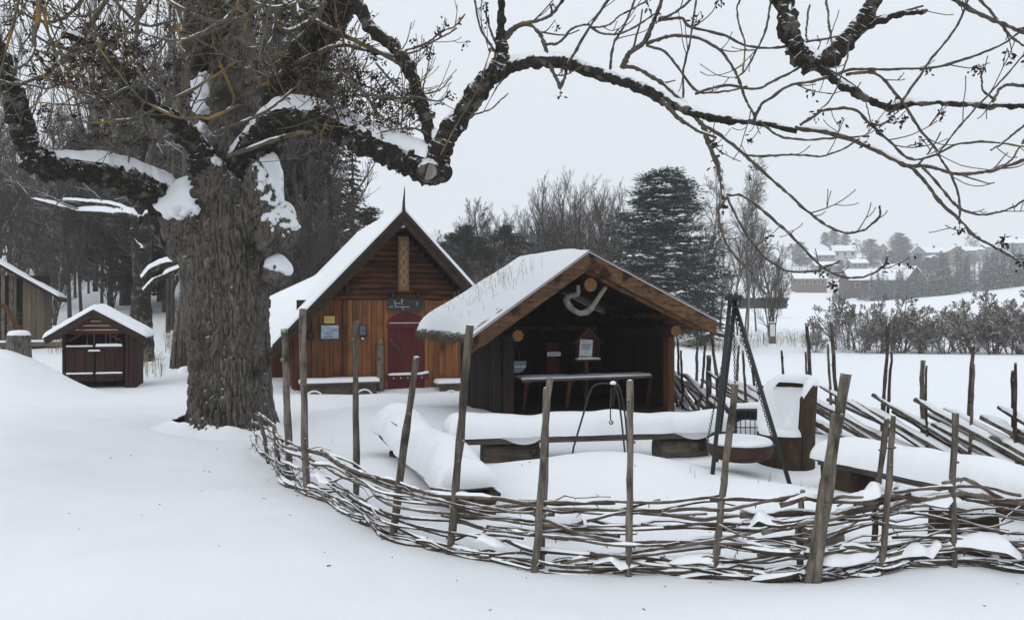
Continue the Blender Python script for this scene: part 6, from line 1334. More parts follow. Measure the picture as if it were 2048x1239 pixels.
def make_spruce(name, H_, W_, seed, mat, whorls=44, per=8, dens=26, droop=0.32, shape=0.85, bare=0.06):
    rs = np.random.RandomState(seed); t = thing(name, '', 'tree')
    q = MB(); q.tube([(0, 0, -0.3), (0, 0, H_ * 0.5), (0, 0, H_)], [W_ * 0.055, W_ * 0.035, 0.01], 7); part('trunk', q, M['far_bark'], t, smooth=True, local=True)
    q = MB(); C = []; D = []; Wd = []
    for i in range(whorls):
        f = i / (whorls - 1); z = H_ * (bare + (1 - bare) * f); L = W_ * 0.5 * (1 - f) ** shape * rs.uniform(0.8, 1.15) + 0.06
        for k in range(per):
            a = rs.rand() * 6.283; l = L * rs.uniform(0.6, 1.15); m = max(5, int(dens * l / (W_ * 0.5)))
            s = np.linspace(0.1, 1, m); dirx = A(math.cos(a), math.sin(a), 0)
            pts = A(0, 0, z) + dirx * (s * l)[:, None] - A(0, 0, 1) * (droop * l * (s - 0.35 * s ** 3))[:, None]
            q.tube(pts[::max(1, m // 4)], np.linspace(0.02, 0.006, len(pts[::max(1, m // 4)])), 3, cap=False)
            for rep in range(2):
                dv = dirx * 0.5 + np.cross(dirx, A(0, 0, 1)) * (rs.choice([-1, 1], m) * rs.uniform(0.3, 1.1, m))[:, None] - A(0, 0, 1) * rs.uniform(0.0, 0.5, m)[:, None]
                dv *= (rs.uniform(0.5, 1.0, m) * (0.16 * l + 0.14))[:, None]
                C.append(pts + rs.randn(m, 3) * 0.03 * W_ / 3); D.append(dv); Wd.append(rs.uniform(0.05, 0.11, m) * (W_ / 4) ** 0.5)
    leafcards(q, np.vstack(C), np.vstack(D), np.concatenate(Wd), rs)
    part('crown', q, mat, t, local=True); return t
def make_pine(name, H_, W_, seed, mat, boughs=90, blades=150, snow=True, base=0.1, pads=6):
    """a full old conifer: boughs in tiers of uneven reach, each carrying flat pads of needles with snow on them"""
    rs = np.random.RandomState(seed); t = thing(name, '', 'tree')
    q = MB(); q.tube(spline([(0, 0, -0.3), (0.1, 0, H_ * 0.4), (-0.1, 0.1, H_ * 0.75), (0, 0, H_ * 0.97)], 12), np.linspace(W_ * 0.045, 0.03, 12), 8); part('trunk', q, M['far_bark'], t, smooth=True, local=True)
    q = MB(); sn = MB(); C = []; D = []; Wd = []
    for i in range(boughs):
        f = (i + rs.rand()) / boughs; z = H_ * (base + (1 - base) * f)
        a = rs.rand() * 6.283
        env = W_ * 0.5 * np.interp(f, [0, 0.12, 0.4, 0.65, 0.85, 0.95, 1.0], [0.85, 1.0, 0.97, 0.86, 0.6, 0.34, 0.14])
        env *= 0.72 + 0.56 * float(vnoise(np.array([[math.cos(a) * 1.4 + 5, math.sin(a) * 1.4 + 5, z * 0.55]]), seed)[0])
        L = env * rs.uniform(0.7, 1.05); dr = A(math.cos(a), math.sin(a), 0); tip = dr * L + A(0, 0, z + 0.06 * L - 0.05 * L * rs.rand())
        root = A(0, 0, z - 0.12 * L); mid = (root + tip) / 2 + A(0, 0, -0.06 * L)
        bp = spline([root, mid, tip], 7); q.tube(bp, np.linspace(0.05, 0.012, 7), 3, cap=False)
        for p_ in range(pads):
            s_ = rs.uniform(0.35, 1.0); c = bp[min(int(s_ * 6), 6)] + np.cross(dr, A(0, 0, 1)) * rs.randn() * 0.16 * L + A(0, 0, rs.uniform(-0.08, 0.12))
            R_ = W_ * rs.uniform(0.05, 0.095); m = blades // pads * 2
            o = rs.randn(m, 3) * A(R_, R_, R_ * 0.26) * 0.6
            dv = o * 0.5 + rs.randn(m, 3) * 0.06 + dr * 0.1 + A(0, 0, 0.05); dv /= np.linalg.norm(dv, axis=1)[:, None]; dv *= rs.uniform(0.12, 0.28, m)[:, None]
            C.append(c + o); D.append(dv); Wd.append(rs.uniform(0.03, 0.07, m))
            if snow and rs.rand() < 0.55:
                for k in range(4):
                    w_ = rs.uniform(0.05, 0.2); l_ = w_ * rs.uniform(1.0, 2.4); b = c + rs.randn(3) * A(R_, R_, R_ * 0.1) * 0.45 + A(0, 0, R_ * 0.24); sd = np.cross(dr, A(0, 0, 1))
                    sn.add([b - sd * l_ - A(0, 0, 0.05), b - dr * w_ - A(0, 0, 0.03), b + sd * l_ - A(0, 0, 0.05), b + dr * w_ - A(0, 0, 0.06), b + A(0, 0, 0.05)], None, [(0, 1, 4), (1, 2, 4), (2, 3, 4), (3, 0, 4)])
    leafcards(q, np.vstack(C), np.vstack(D), np.concatenate(Wd), rs); part('crown', q, mat, t, local=True)
    if sn.n: part('snow_cover', sn, M['snow'], t, smooth=True, local=True, kind='stuff')
    return t
used = set()
rt = random.Random(99)
def place(proto, u, Y, hpx_or_scale, label, group=None, name=None, cat='tree', H0=None, vb=None, rz=None, wide=1.0):
    """put a copy where the sight line u meets the ground at depth Y; size from its height in photo pixels"""
    o = proto if proto.name not in used else copy_tree(proto)
    used.add(proto.name)
    g = G(u, Y)
    if vb is not None: g[2] = EYE - (vb - CY) / F * Y
    s = (hpx_or_scale / F * Y) / H0 if H0 else hpx_or_scale
    o.location = g; o.scale = (s * wide, s * wide, s); o.rotation_euler = (0, 0, rt.uniform(0, 6.28) if rz is None else rz)
    if name: o.name = name
    for k in ('group', 'label', 'category'):
        if k in o: del o[k]
    return tag(o, label, cat, group)
FT, FB_ = M['far_twig'], M['far_bark']
p_bare = [make_tree('bare_tree', BARE, 11, FB_, FT), make_tree('bare_tree', ROUND, 12, FB_, FT), make_tree('bare_tree', TALL, 13, FB_, FT), make_tree('bare_tree', TALL, 14, FB_, FT)]
p_thick = [make_tree('bare_thicket', THICKET, 15, FB_, FT), make_tree('bare_thicket', THICKET, 16, FB_, FT)]
p_birch = [make_tree('birch_tree', BIRCH, 17, M['birch_bark'], FT), make_tree('birch_tree', BIRCH, 18, M['birch_bark'], FT)]
p_shrub = [make_tree('bare_shrub', SHRUB, 19, M['bush_twig'], M['bush_twig']), make_tree('bare_shrub', SHRUB, 20, M['bush_twig'], M['bush_twig'])]
p_gnarl = [make_tree('gnarled_bush', GNARL, 22, M['bush_twig'], M['bush_twig']), make_tree('gnarled_bush', GNARL, 23, M['bush_twig'], M['bush_twig'])]
p_spr = [make_spruce('spruce_tree', 16.0, 5.6, 31, M['needle_brown']), make_spruce('spruce_tree', 15.0, 5.0, 32, M['needle_brown'])]
p_yspr = [make_spruce('young_spruce', 6.0, 3.4, 33, M['needle_snowy'], 22, 7, 16, 0.25, 0.8, 0.02), make_spruce('young_spruce', 6.0, 3.0, 34, M['needle_snowy'], 22, 7, 16, 0.3, 0.9, 0.02)]
p_pine = make_pine('pine_tree', 11.0, 8.2, 35, M['needle'], 190, 220, True, 0.06, 7)
p_dpine = make_pine('dark_pine', 9.0, 5.0, 36, M['needle_brown'], 60, 120, False, 0.1, 5)

WOOD_PRE = []
# the wood behind the cabin: tall dark spruces
for u, Y, top, lb in ((600, 33, -120, 'tallest dark spruce right behind the ash limb and cabin'), (655, 36, 40, 'dark spruce behind the cabin gable, at the edge of the wood'), (560, 31, -60, 'dark spruce directly behind the ash trunk'), (705, 40, 230, 'shorter dark spruce nearest the open sky beside the cabin roof'), (500, 38, 0, 'dark spruce seen between the ash stems'), (625, 45, 60, 'dark spruce standing back between two taller ones')):
    g = G(u, Y); hp = (619.5 + 0) - top
    place(p_spr[int(u) % 2], u, Y, hp + (EYE - g[2]) / Y * F, lb, 'dark spruces behind the cabin', H0=15.5, wide=0.9)
for u, Y, hp in ((560, 27, 330), (600, 28, 300), (640, 29, 330), (675, 30, 280), (705, 31, 250), (580, 30, 420), (650, 32, 400)):
    WOOD_PRE.append((place(p_thick[int(u) % 2], u, Y, hp, 'x', 'thickets in front of the dark spruces', H0=7.0, name='bare_thicket', wide=0.8), 'fine bare thicket', 'in front of the dark spruces behind the cabin'))
for u, Y, top, lb in ((250, 44, 150, 'dark pine crown behind the well hut, left one'), (335, 40, 180, 'dark pine crown behind the old snowy tree, right one'), (740, 44, 420, 'low dark pine behind the cabin roof edge'), (20, 60, 330, 'dark pine crown behind the grey barn roof'), (95, 66, 345, 'dark pine crown between the grey barn and the well hut'), (170, 62, 320, 'dark pine crown above the well hut roof'), (400, 46, 120, 'dark pine crown just left of the ash stems')):
    g = G(u, Y); place(p_dpine, u, Y, 619.5 - top + (EYE - g[2]) / Y * F, lb, 'dark pines of the wood', H0=9.0)
ORD = ['first', 'second', 'third', 'fourth', 'fifth', 'sixth', 'seventh', 'eighth', 'ninth', 'tenth', 'eleventh', 'twelfth', 'thirteenth', 'fourteenth', 'fifteenth', 'sixteenth', 'seventeenth', 'eighteenth', 'nineteenth', 'twentieth', 'twenty-first', 'twenty-second', 'twenty-third', 'twenty-fourth', 'twenty-fifth', 'twenty-sixth', 'twenty-seventh', 'twenty-eighth']
def ordinals(items):                              # items: (object, kind text, place text); neighbours are told apart by their order from the left
    by = {}
    for o, k, p in items: by.setdefault((k, p), []).append(o)
    for (k, p), os_ in by.items():
        os_.sort(key=lambda o: o.location.x / max(o.location.y, 1))
        for i, o in enumerate(os_): o['label'] = f'{k} {p}' if len(os_) == 1 else f'{k} {p}, {ORD[min(i, 27)]} from the left'
WOOD = []
# bare wood on the slope at the left
ru = random.Random(7); zones = {}
for k in range(96):
    u = ru.uniform(-90, 620); Y = ru.uniform(30, 74); top = ru.choice([ru.uniform(0, 230), ru.uniform(230, 340), ru.uniform(260, 370), ru.uniform(280, 400)]) if u < 430 else ru.uniform(-40, 300)
    if Y < 34 and 40 < u < 330: Y += 8
    g = G(u, Y)
    band = ('front' if Y < 42 else 'middle' if Y < 58 else 'far'); side = ('behind the grey barn' if u < 110 else 'behind the well hut' if u < 300 else 'beside the ash trunk' if u < 440 else 'behind the cabin')
    hgt = 'tall' if top < 200 else 'lower'
    WOOD.append((place(p_bare[ru.randrange(4)], u, Y, 619.5 - top + (EYE - g[2]) / Y * F, 'x', f'bare trees of the wood {side}', H0=11.0, wide=ru.uniform(0.6, 0.95)), f'{hgt} bare grey tree', f'in the {band} rows {side}'))
for k in range(30):
    u = ru.uniform(-80, 600); Y = ru.uniform(33, 66); g = G(u, Y)
    side = ('behind the grey barn' if u < 110 else 'behind the well hut' if u < 300 else 'beside the ash trunk' if u < 440 else 'behind the cabin'); band = ('near' if Y < 45 else 'deeper')
    WOOD.append((place(p_thick[k % 2], u, Y, ru.uniform(110, 250), 'x', f'thickets of the wood {side}', H0=7.0, name='bare_thicket'), f'bare many-stemmed thicket', f'{band} in the wood {side}'))
# bare trees behind the shelter and the big pine
for u, Y, top, lb, kd, wd in ((985, 62, 358, 'tall bare tree with an airy round crown between cabin and shelter', 1, 0.72), (905, 66, 425, 'low bare tree next to the cabin roof edge', 0, 0.8), (940, 70, 440, 'bare tree rising behind the dark pines by the cabin', 3, 0.8), (1085, 60, 390, 'bare tree left of the pair behind the shelter ridge', 2, 0.9), (1135, 58, 372, 'tallest bare tree just left of the shelter ridge', 3, 1.0), (1165, 62, 380, 'bare tree with fine upright twigs above the shelter ridge', 2, 1.0), (1215, 60, 388, 'bare tree half hidden by the big pine', 3, 0.95), (1110, 68, 405, 'bare tree in the second row behind the shelter', 0, 0.9), (1240, 66, 400, 'bare tree at the left flank of the big pine', 2, 0.9), (1050, 64, 440, 'short bare tree between the round-crowned tree and the shelter', 0, 0.9), (1190, 70, 410, 'bare tree in the back row above the shelter roof', 3, 0.9)):
    g = G(u, Y); place(p_bare[kd], u, Y, 619.5 - top + (EYE - g[2]) / Y * F, lb, 'bare trees behind the shelter', H0=11.0, wide=wd)
rb2 = random.Random(23)
for k in range(30):
    u = 872 + k * 12.6 + rb2.uniform(-8, 8); Y = rb2.uniform(60, 82); top = rb2.uniform(392, 455) if u > 1060 else rb2.uniform(430, 480); g = G(u, Y)
    WOOD.append((place(p_bare[rb2.randrange(4)], u, Y, 619.5 - top + (EYE - g[2]) / Y * F, 'x', 'bare trees filling the band behind the shelter' if u > 1060 else 'bare trees filling the band by the cabin', H0=11.0, wide=rb2.uniform(1.0, 1.4)), 'bare grey tree', 'in the tree band behind the shelter' if u > 1060 else 'in the tree band between cabin and shelter'))
for k in range(7):
    u = 1400 + k * 24 + rb2.uniform(-8, 8); Y = rb2.uniform(64, 84); g = G(u, Y); top = rb2.uniform(420, 520)
    WOOD.append((place(p_bare[rb2.randrange(4)], u, Y, 619.5 - top + (EYE - g[2]) / Y * F, 'x', 'bare trees right of the big pine', H0=11.0, wide=rb2.uniform(0.7, 1.1)), 'thin bare tree', 'in the loose stand right of the big pine'))
for u, Y, top, lb in ((900, 64, 470, 'small dark pine beside the cabin roof'), (930, 60, 455, 'dark pine, second from the cabin roof'), (1010, 62, 455, 'dark pine under the round-crowned bare tree'), (1045, 66, 470, 'dark pine left of the shelter roof'), (1095, 70, 470, 'dark pine behind the shelter ridge'), (965, 58, 480, 'low dark pine between cabin and shelter'), (1150, 72, 490, 'dark pine showing low behind the bare trees'), (1205, 64, 500, 'low dark pine beside the big pine')):
    g = G(u, Y); place(p_dpine, u, Y, 619.5 - top + (EYE - g[2]) / Y * F, lb, 'dark pines between cabin and shelter', H0=9.0, name='dark_pine')
for k in range(16):
    u = 880 + k * 24; Y = 54 + (k * 7) % 9; WOOD.append((place(p_thick[k % 2], u, Y, 150 + 25 * (k % 3), 'x', 'thickets behind the shelter' if u > 1060 else 'thickets between cabin and shelter', H0=7.0, name='bare_thicket', wide=1.3), 'bare grey thicket', 'at the wood edge behind the shelter' if u > 1060 else 'between the cabin and the shelter'))
g = G(1325, 50); place(p_pine, 1325, 50, 619.5 - 338 + (EYE - g[2]) / 50 * F, 'big dense pine dusted with snow behind the shelter', None, H0=11.2, wide=1.0, rz=0.6)
for u, Y, top, lb in ((1425, 53, 480, 'narrow young spruce at the right foot of the big pine'), (1395, 47, 560, 'low snowy spruce under the big pine')):
    g = G(u, Y); place(p_spr[0], u, Y, 619.5 - top + (EYE - g[2]) / Y * F, lb, 'spruces at the big pine', H0=15.5, wide=1.0)
for u, Y, top, lb, kd, wd in ((1400, 66, 345, 'pale birch with drooping twigs behind the big pine', 0, 0.9), (1462, 60, 342, 'tall slim birch right of the big pine, behind the tripod', 1, 0.8), (1492, 62, 352, 'slim birch beside the tripod top, right one', 0, 0.75)):
    g = G(u, Y); place(p_birch[kd], u, Y, 619.5 - top + (EYE - g[2]) / Y * F, lb, 'birches right of the big pine', H0=11.0, wide=wd)
g = G(1540, 58); place(p_thick[0], 1540, 58, 190, 'multi-stemmed bare tree behind the grey info board', None, H0=7.0, wide=1.0, name='multistem_tree')
place(p_gnarl[0], 1580, 56, 75, 'small rounded bush right of the info board', None, 'bush', 'bush', 2.9)
# row of bushes across the field
for u, hp, kd, lb in ((1655, 95, 1, 'leftmost tall bush of the row in the snowy field'), (1690, 100, 0, 'upright-twigged bush, second in the field row'), (1720, 85, 1, 'brown bush, third in the field row'), (1762, 92, 0, 'flat-topped bush in the field row left of the twin crowns'), (1800, 95, 1, 'rounded bush in the middle of the field row'), (1845, 70, 0, 'low bush in the gap of the field row'), (1888, 92, 1, 'bush right of the gap in the field row'), (1935, 100, 0, 'broad bush in the right half of the field row'), (1985, 108, 1, 'tall dark-topped bush near the right end of the field row'), (2030, 112, 0, 'tallest dark bush at the right end of the field row'), (2070, 110, 1, 'bush cut by the frame edge in the field row')):
    Y = 48 - (u - 1655) * 0.012
    place(p_shrub[kd], u, Y, hp * 1.04, lb, 'bushes of the field row', 'field_bush', 'bush', 2.75, wide=0.95)
    place(p_gnarl[kd], u + 14, Y + 2.0, hp * 1.36, 'dark crown just behind the ' + lb, 'gnarled bushes behind the field row', 'gnarled_bush', 'bush', 2.9, wide=0.85)
place(p_shrub[0], 1632, 47, 50, 'small low bush left of the field row under the wooden cross post', None, 'low_bush', 'bush', 2.75)

ordinals(WOOD + WOOD_PRE)
# the rest of the ash crown, unseen above the frame, added to shade the yard
out = ([], []); rs = np.random.RandomState(6)
CROWN = dict(BARE, levels=3, n=(6, 9, 7), start=(0.2, 0.25, 0.2), ang=(45, 45, 42), len=(0.5, 0.5, 0.5), up=(0.03, 0.03, 0.03, 0.04), rmin=0.006, wob=0.12)
for k, (dx, dy, dz, L_, z_) in enumerate(((-0.3, -1, 0.5, 6.5, 5.6), (0.5, -1, 0.45, 7.0, 6.2), (-0.9, -0.6, 0.5, 6.0, 5.8), (-0.1, -1, 0.75, 7.0, 7.0), (0.9, -0.5, 0.8, 6.0, 7.0), (-0.8, 0.3, 0.8, 5.5, 6.5), (0.2, 0.9, 0.8, 5.5, 6.6), (-0.6, -0.9, 0.9, 6.5, 7.4), (0.1, 0.0, 1.0, 4.5, 7.8))):
    grow(rs, (TX, TY, z_), (dx, dy, dz), L_, 0.13, 0, out, CROWN, 8)
for o_ in (MB().twigs(out[0], 7),): part('upper_limbs', o_, M['limb'], ash, smooth=True, kind='stuff')
part('upper_twigs', MB().twigs(out[1]), M['twig'], ash, kind='stuff')
# bits fallen from the tree onto the snow
q = MB(); rs = np.random.RandomState(61)
for k in range(90):
    x, y = rs.uniform(-4.5, 3.5), rs.uniform(3.9, 10.5); z = gz(x, y); a_ = rs.rand() * 6.28; l_ = rs.uniform(0.006, 0.03); w_ = rs.uniform(0.002, 0.005)
    d = A(math.cos(a_), math.sin(a_), rs.uniform(-0.1, 0.2)) * l_; q.tube([A(x, y, z + 0.001), A(x, y, z + 0.004) + d], [w_, w_ * 0.6], 4)
dbr = part('fallen_bits', q, M['debris']); tag(dbr, 'tiny fallen twigs and seed wings scattered on the snow', 'debris', kind='stuff')
# the old snowy tree behind the well hut
OT = dict(BARE, H=9.0, r=0.3, n=(11, 7, 5), start=(0.35, 0.2, 0.2), ang=(65, 45, 40), len=(0.5, 0.5, 0.5), rmin=0.01, wob=0.12)
ob = G(285, 22.5)
ot = thing('old_tree', 'gnarled old tree with snow-plastered trunk and limbs behind the well hut', 'tree', ob)
def yy(pts, Y, n=40): return spline(np.array([P(u, v, Y) for u, v, w in pts]), n), np.interp(np.linspace(0, len(pts) - 1, n), np.arange(len(pts)), [w / 2 / F * Y for u, v, w in pts])
q = MB(); pth, rad = yy([(290, 760, 46), (287, 720, 40), (285, 640, 36), (283, 560, 34), (284, 500, 36), (280, 440, 34), (278, 380, 26), (285, 300, 18), (290, 220, 12)], 22.5, 90)
t_, N_, B_ = frames(pth); a = np.arange(41) / 40 * 2 * math.pi; d = np.cos(a)[None, :, None] * N_[:, None, :] + np.sin(a)[None, :, None] * B_[:, None, :]
V = pth[:, None, :] + d * rad[:, None, None]; V = V + d * (0.14 * (fnoise(V.reshape(-1, 3) * 5, 3, 3) - 0.5)).reshape(90, 41)[..., None]; q.grid(V); part('trunk', q, M['limb'], ot, smooth=True)
rs = np.random.RandomState(9)
for k, L in enumerate(([(282, 440, 20), (258, 431, 15), (220, 428, 13), (180, 424, 12), (145, 418, 11), (110, 408, 8), (60, 393, 4)], [(262, 432, 10), (235, 415, 9), (195, 408, 8), (160, 405, 7), (120, 400, 5)], [(284, 470, 18), (290, 440, 16), (305, 425, 14), (318, 430, 10)], [(285, 560, 14), (305, 540, 12), (335, 528, 12), (370, 525, 10), (400, 520, 7)], [(290, 585, 14), (310, 565, 13), (335, 550, 12), (365, 535, 8)], [(282, 500, 12), (268, 480, 9), (270, 450, 8)])):
    pth, rad = yy(L, 22.3, 34); pth += np.cumsum(rs.randn(34, 3) * 0.006, 0)
    q = MB(); q.tube(pth, rad, 8, wob=0.15, seed=k); lo = part('limb', q, M['limb'], ot, smooth=True)
    q = MB(); snow_strip(q, pth, rad, 1.0, 1.1, seed=k, gap=0.05, f=1.5); part('snow_cover', q, M['snow'], lo, smooth=True)
out = ([], []); grow(rs, P(284, 420, 22.5), A(0, 0, 1), 6.0, 0.12, 1, out, dict(OT, n=(11, 16, 9), levels=3), 8)
for k in range(10): grow(rs, P(rs.uniform(70, 300), rs.uniform(390, 430), 22.3), A(rs.randn(), rs.randn() * 0.4, 0.5), 1.6, 0.025, 2, out, dict(OT, n=(5, 6, 6), levels=3, rmin=0.008), 5)
q = MB(); q.twigs(out[1], 4); part('crown', q, M['far_twig'], ot)
# straight trunks right of it
for u, Y, w, lb in ((336, 30, 9, 'straight bare trunk beside the ash trunk, left of a pair'), (345, 31, 8, 'straight bare trunk beside the ash trunk, right of a pair'), (368, 26, 15, 'thick straight trunk half hidden behind the ash trunk')):
    b = G(u, Y); t = thing('straight_tree', lb, 'tree', b, 0, 'straight trunks beside the ash'); top = P(u + 4, -60, Y)
    q = MB(); n = 30; tt = np.linspace(0, 1, n)[:, None]; pth = (b - A(0, 0, 0.2)) * (1 - tt) + top * tt; q.tube(pth, np.linspace(w / 2, w / 4, n) / F * Y, 10, wob=0.08, seed=int(u)); part('trunk', q, M['far_bark'], t, smooth=True)
    out = ([], []); rs = np.random.RandomState(int(u))
    for k in range(18): i = rs.randint(10, n); grow(rs, pth[i], A(rs.randn(), rs.randn(), 0.5), rs.uniform(1.2, 2.6), 0.025, 1, out, dict(OT, n=(4, 6, 5), levels=3, rmin=0.007, ang=(50, 45, 40)), 5)
    q = MB(); q.twigs(out[1]); part('crown', q, M['far_twig'], t)
# poles stacked upright against a tree
b = G(358, 21.5); pl = thing('leaning_poles', 'stack of grey poles leaning upright beside the ash trunk', 'pole stack', b)
rs = np.random.RandomState(3)
for k in range(11):
    u0 = 341 + k * 4.2; p0 = G(u0, 21.0 + 0.25 * rs.rand()); p1 = P(358 + k * 1.9, rs.uniform(560, 610), 21.9)
    q = MB(); q.tube([p0 - A(0, 0, 0.1), (p0 + p1) / 2 + rs.randn(3) * 0.02, p1], [0.045, 0.04, 0.025], 7); part('pole', q, M['weathered'], pl, smooth=True)
q = MB(); g = G(372, 20.6); q.lathe(g, [(0.2, -0.05), (0.19, 0.06), (0.12, 0.12), (0.001, 0.14)], 16); part('snow_cap', q, M['snow'], pl, smooth=True)

# small growth in the snow: dry stems on the slope and field
q = MB(); rs = np.random.RandomState(14)
for (u0, u1, Y0_, Y1_, n_, h0, h1) in ((95, 190, 24, 27, 130, 0.3, 0.8), (85, 125, 15.5, 17, 14, 0.25, 0.6), (270, 325, 19, 22, 50, 0.2, 0.6), (330, 350, 24, 26, 20, 0.3, 0.7), (1480, 1640, 52, 60, 160, 0.4, 1.1), (1340, 1480, 44, 52, 120, 0.3, 0.9), (1740, 1800, 6.9, 7.4, 6, 0.05, 0.12), (1380, 1560, 6.9, 7.6, 7, 0.04, 0.1)):
    for k in range(n_):
        b = G(rs.uniform(u0, u1), rs.uniform(Y0_, Y1_)); h_ = rs.uniform(h0, h1); d = rs.randn(2) * 0.25 * h_; w = 0.0011 * b[1] ** 0.55
        q.tube([b - A(0, 0, 0.05), b + A(d[0] * 0.3, d[1] * 0.3, h_ * 0.6), b + A(d[0], d[1], h_)], [w, w * 0.8, w * 0.4], 3, cap=False)
        if h_ > 0.3:
            for j in range(3): e = rs.randn(2) * 0.2 * h_; c = b + A(d[0] * 0.3, d[1] * 0.3, h_ * rs.uniform(0.4, 0.8)); q.tube([c, c + A(e[0], e[1], 0.2 * h_)], [w * 0.6, w * 0.3], 3, cap=False)
dg = part('dry_stems', q, M['grass']); tag(dg, 'dry brown stems and grass poking through the snow', 'grass', kind='stuff')
# ------------------------------------------------------------------ small things in the field
b = P(1545, 681, 56); ib = thing('info_board', 'small grey info board with a pale panel at the field edge', 'sign', b)
w = 7 / F * 56; z0 = b[2]; 
part('back_panel', MB().box((b[0] - w, b[1], z0 - 0.3), (b[0] + w, b[1] + 0.06, z0 + 36 / F * 56)), M['bench_wood'], ib)
part('poster', MB().box((b[0] - w * 0.7, b[1] - 0.012, z0 + 9 / F * 56), (b[0] + w * 0.7, b[1] - 0.001, z0 + 33 / F * 56)), M['paper'], ib)
part('snow_cap', MB().box((b[0] - w, b[1] - 0.03, z0 + 36 / F * 56 + 0.002), (b[0] + w, b[1] + 0.08, z0 + 38 / F * 56)), M['snow'], ib)
b = P(1627, 690, 54); cp = thing('cross_post', 'dark wooden post with two crosspieces among the field bushes', 'post', b); k_ = 54 / F
part('upright', MB().box((b[0] - 1.6 * k_, b[1], b[2] - 0.5), (b[0] + 1.6 * k_, b[1] + 0.1, b[2] + 42 * k_)), M['stick_dark'], cp)
part('crosspiece', MB().box((b[0] - 7 * k_, b[1] - 0.04, b[2] + 33 * k_), (b[0] + 8 * k_, b[1] - 0.002, b[2] + 36 * k_)), M['stick_dark'], cp)
part('crosspiece', MB().box((b[0] - 5 * k_, b[1] - 0.04, b[2] + 25 * k_), (b[0] + 5 * k_, b[1] - 0.002, b[2] + 27 * k_)), M['stick_dark'], cp)
b = P(1527, 691, 55); sp = thing('marker_stick', 'thin reddish marker stick in the snow left of the info board', 'stick', b); part('shaft', MB().box((b[0] - 0.02, b[1], b[2] - 0.2), (b[0] + 0.02, b[1] + 0.04, b[2] + 26 / F * 55)), M['h_brown'], sp); part('tip', MB().box((b[0] - 0.022, b[1] - 0.002, b[2] + 20 / F * 55), (b[0] + 0.022, b[1] + 0.042, b[2] + 26.5 / F * 55)), M['h_red'], sp)
# clipped dark hedge across the field
q = MB(); Yh = 112.0; rs = np.random.RandomState(2); p0, p1 = P(1478, 605, Yh), P(1574, 605, Yh)
hd = thing('clipped_hedge', 'long low dark hedge across the field behind the bare multi-stemmed tree', 'hedge', p0)
n = 2600; c = np.stack([rs.uniform(p0[0], p1[0], n), rs.uniform(Yh - 0.5, Yh + 0.5, n), rs.uniform(p0[2] - 0.5, p0[2] + 0.62, n)], -1); dv = rs.randn(n, 3) * 0.12
leafcards(q, c, dv, np.full(n, 0.16), rs); part('foliage', q, M['needle_brown'], hd); part('stems', MB().box((p0[0] + 0.1, Yh - 0.3, p0[2] - 0.8), (p1[0] - 0.1, Yh + 0.3, p0[2] + 0.5)), M['far_bark'], hd)
# parked trailer glimpsed through the wood at the left
b = P(320, 641, 46); vb_ = thing('parked_trailer', 'grey-blue covered trailer glimpsed through the trunks left of the ash', 'trailer', b); k_ = 46 / F
part('cover', MB().box((b[0] - 17 * k_, b[1], b[2] + 6 * k_), (b[0] + 22 * k_, b[1] + 1.6, b[2] + 23 * k_)), M['h_grey'], vb_)
part('side_board', MB().box((b[0] - 16 * k_, b[1] - 0.06, b[2] + 2 * k_), (b[0] + 34 * k_, b[1] - 0.003, b[2] + 12 * k_)), M['h_dark'], vb_)
part('snow_cover', snow_sheet(lambda X, Y: b[2] + 23 * k_ + 0 * X, b[0] - 17 * k_, b[0] + 22 * k_, b[1], b[1] + 1.6, 0.12, 0.1, 16, 10, 3), M['snow'], vb_, smooth=True)
for dx in (-0.3, 0.3):
    q = MB(); q.tube([(b[0] + dx, b[1] - 0.08, b[2] - 0.02), (b[0] + dx, b[1] + 0.12, b[2] - 0.02)], 0.2, 14); part('wheel', q, M['black_plastic'], vb_)

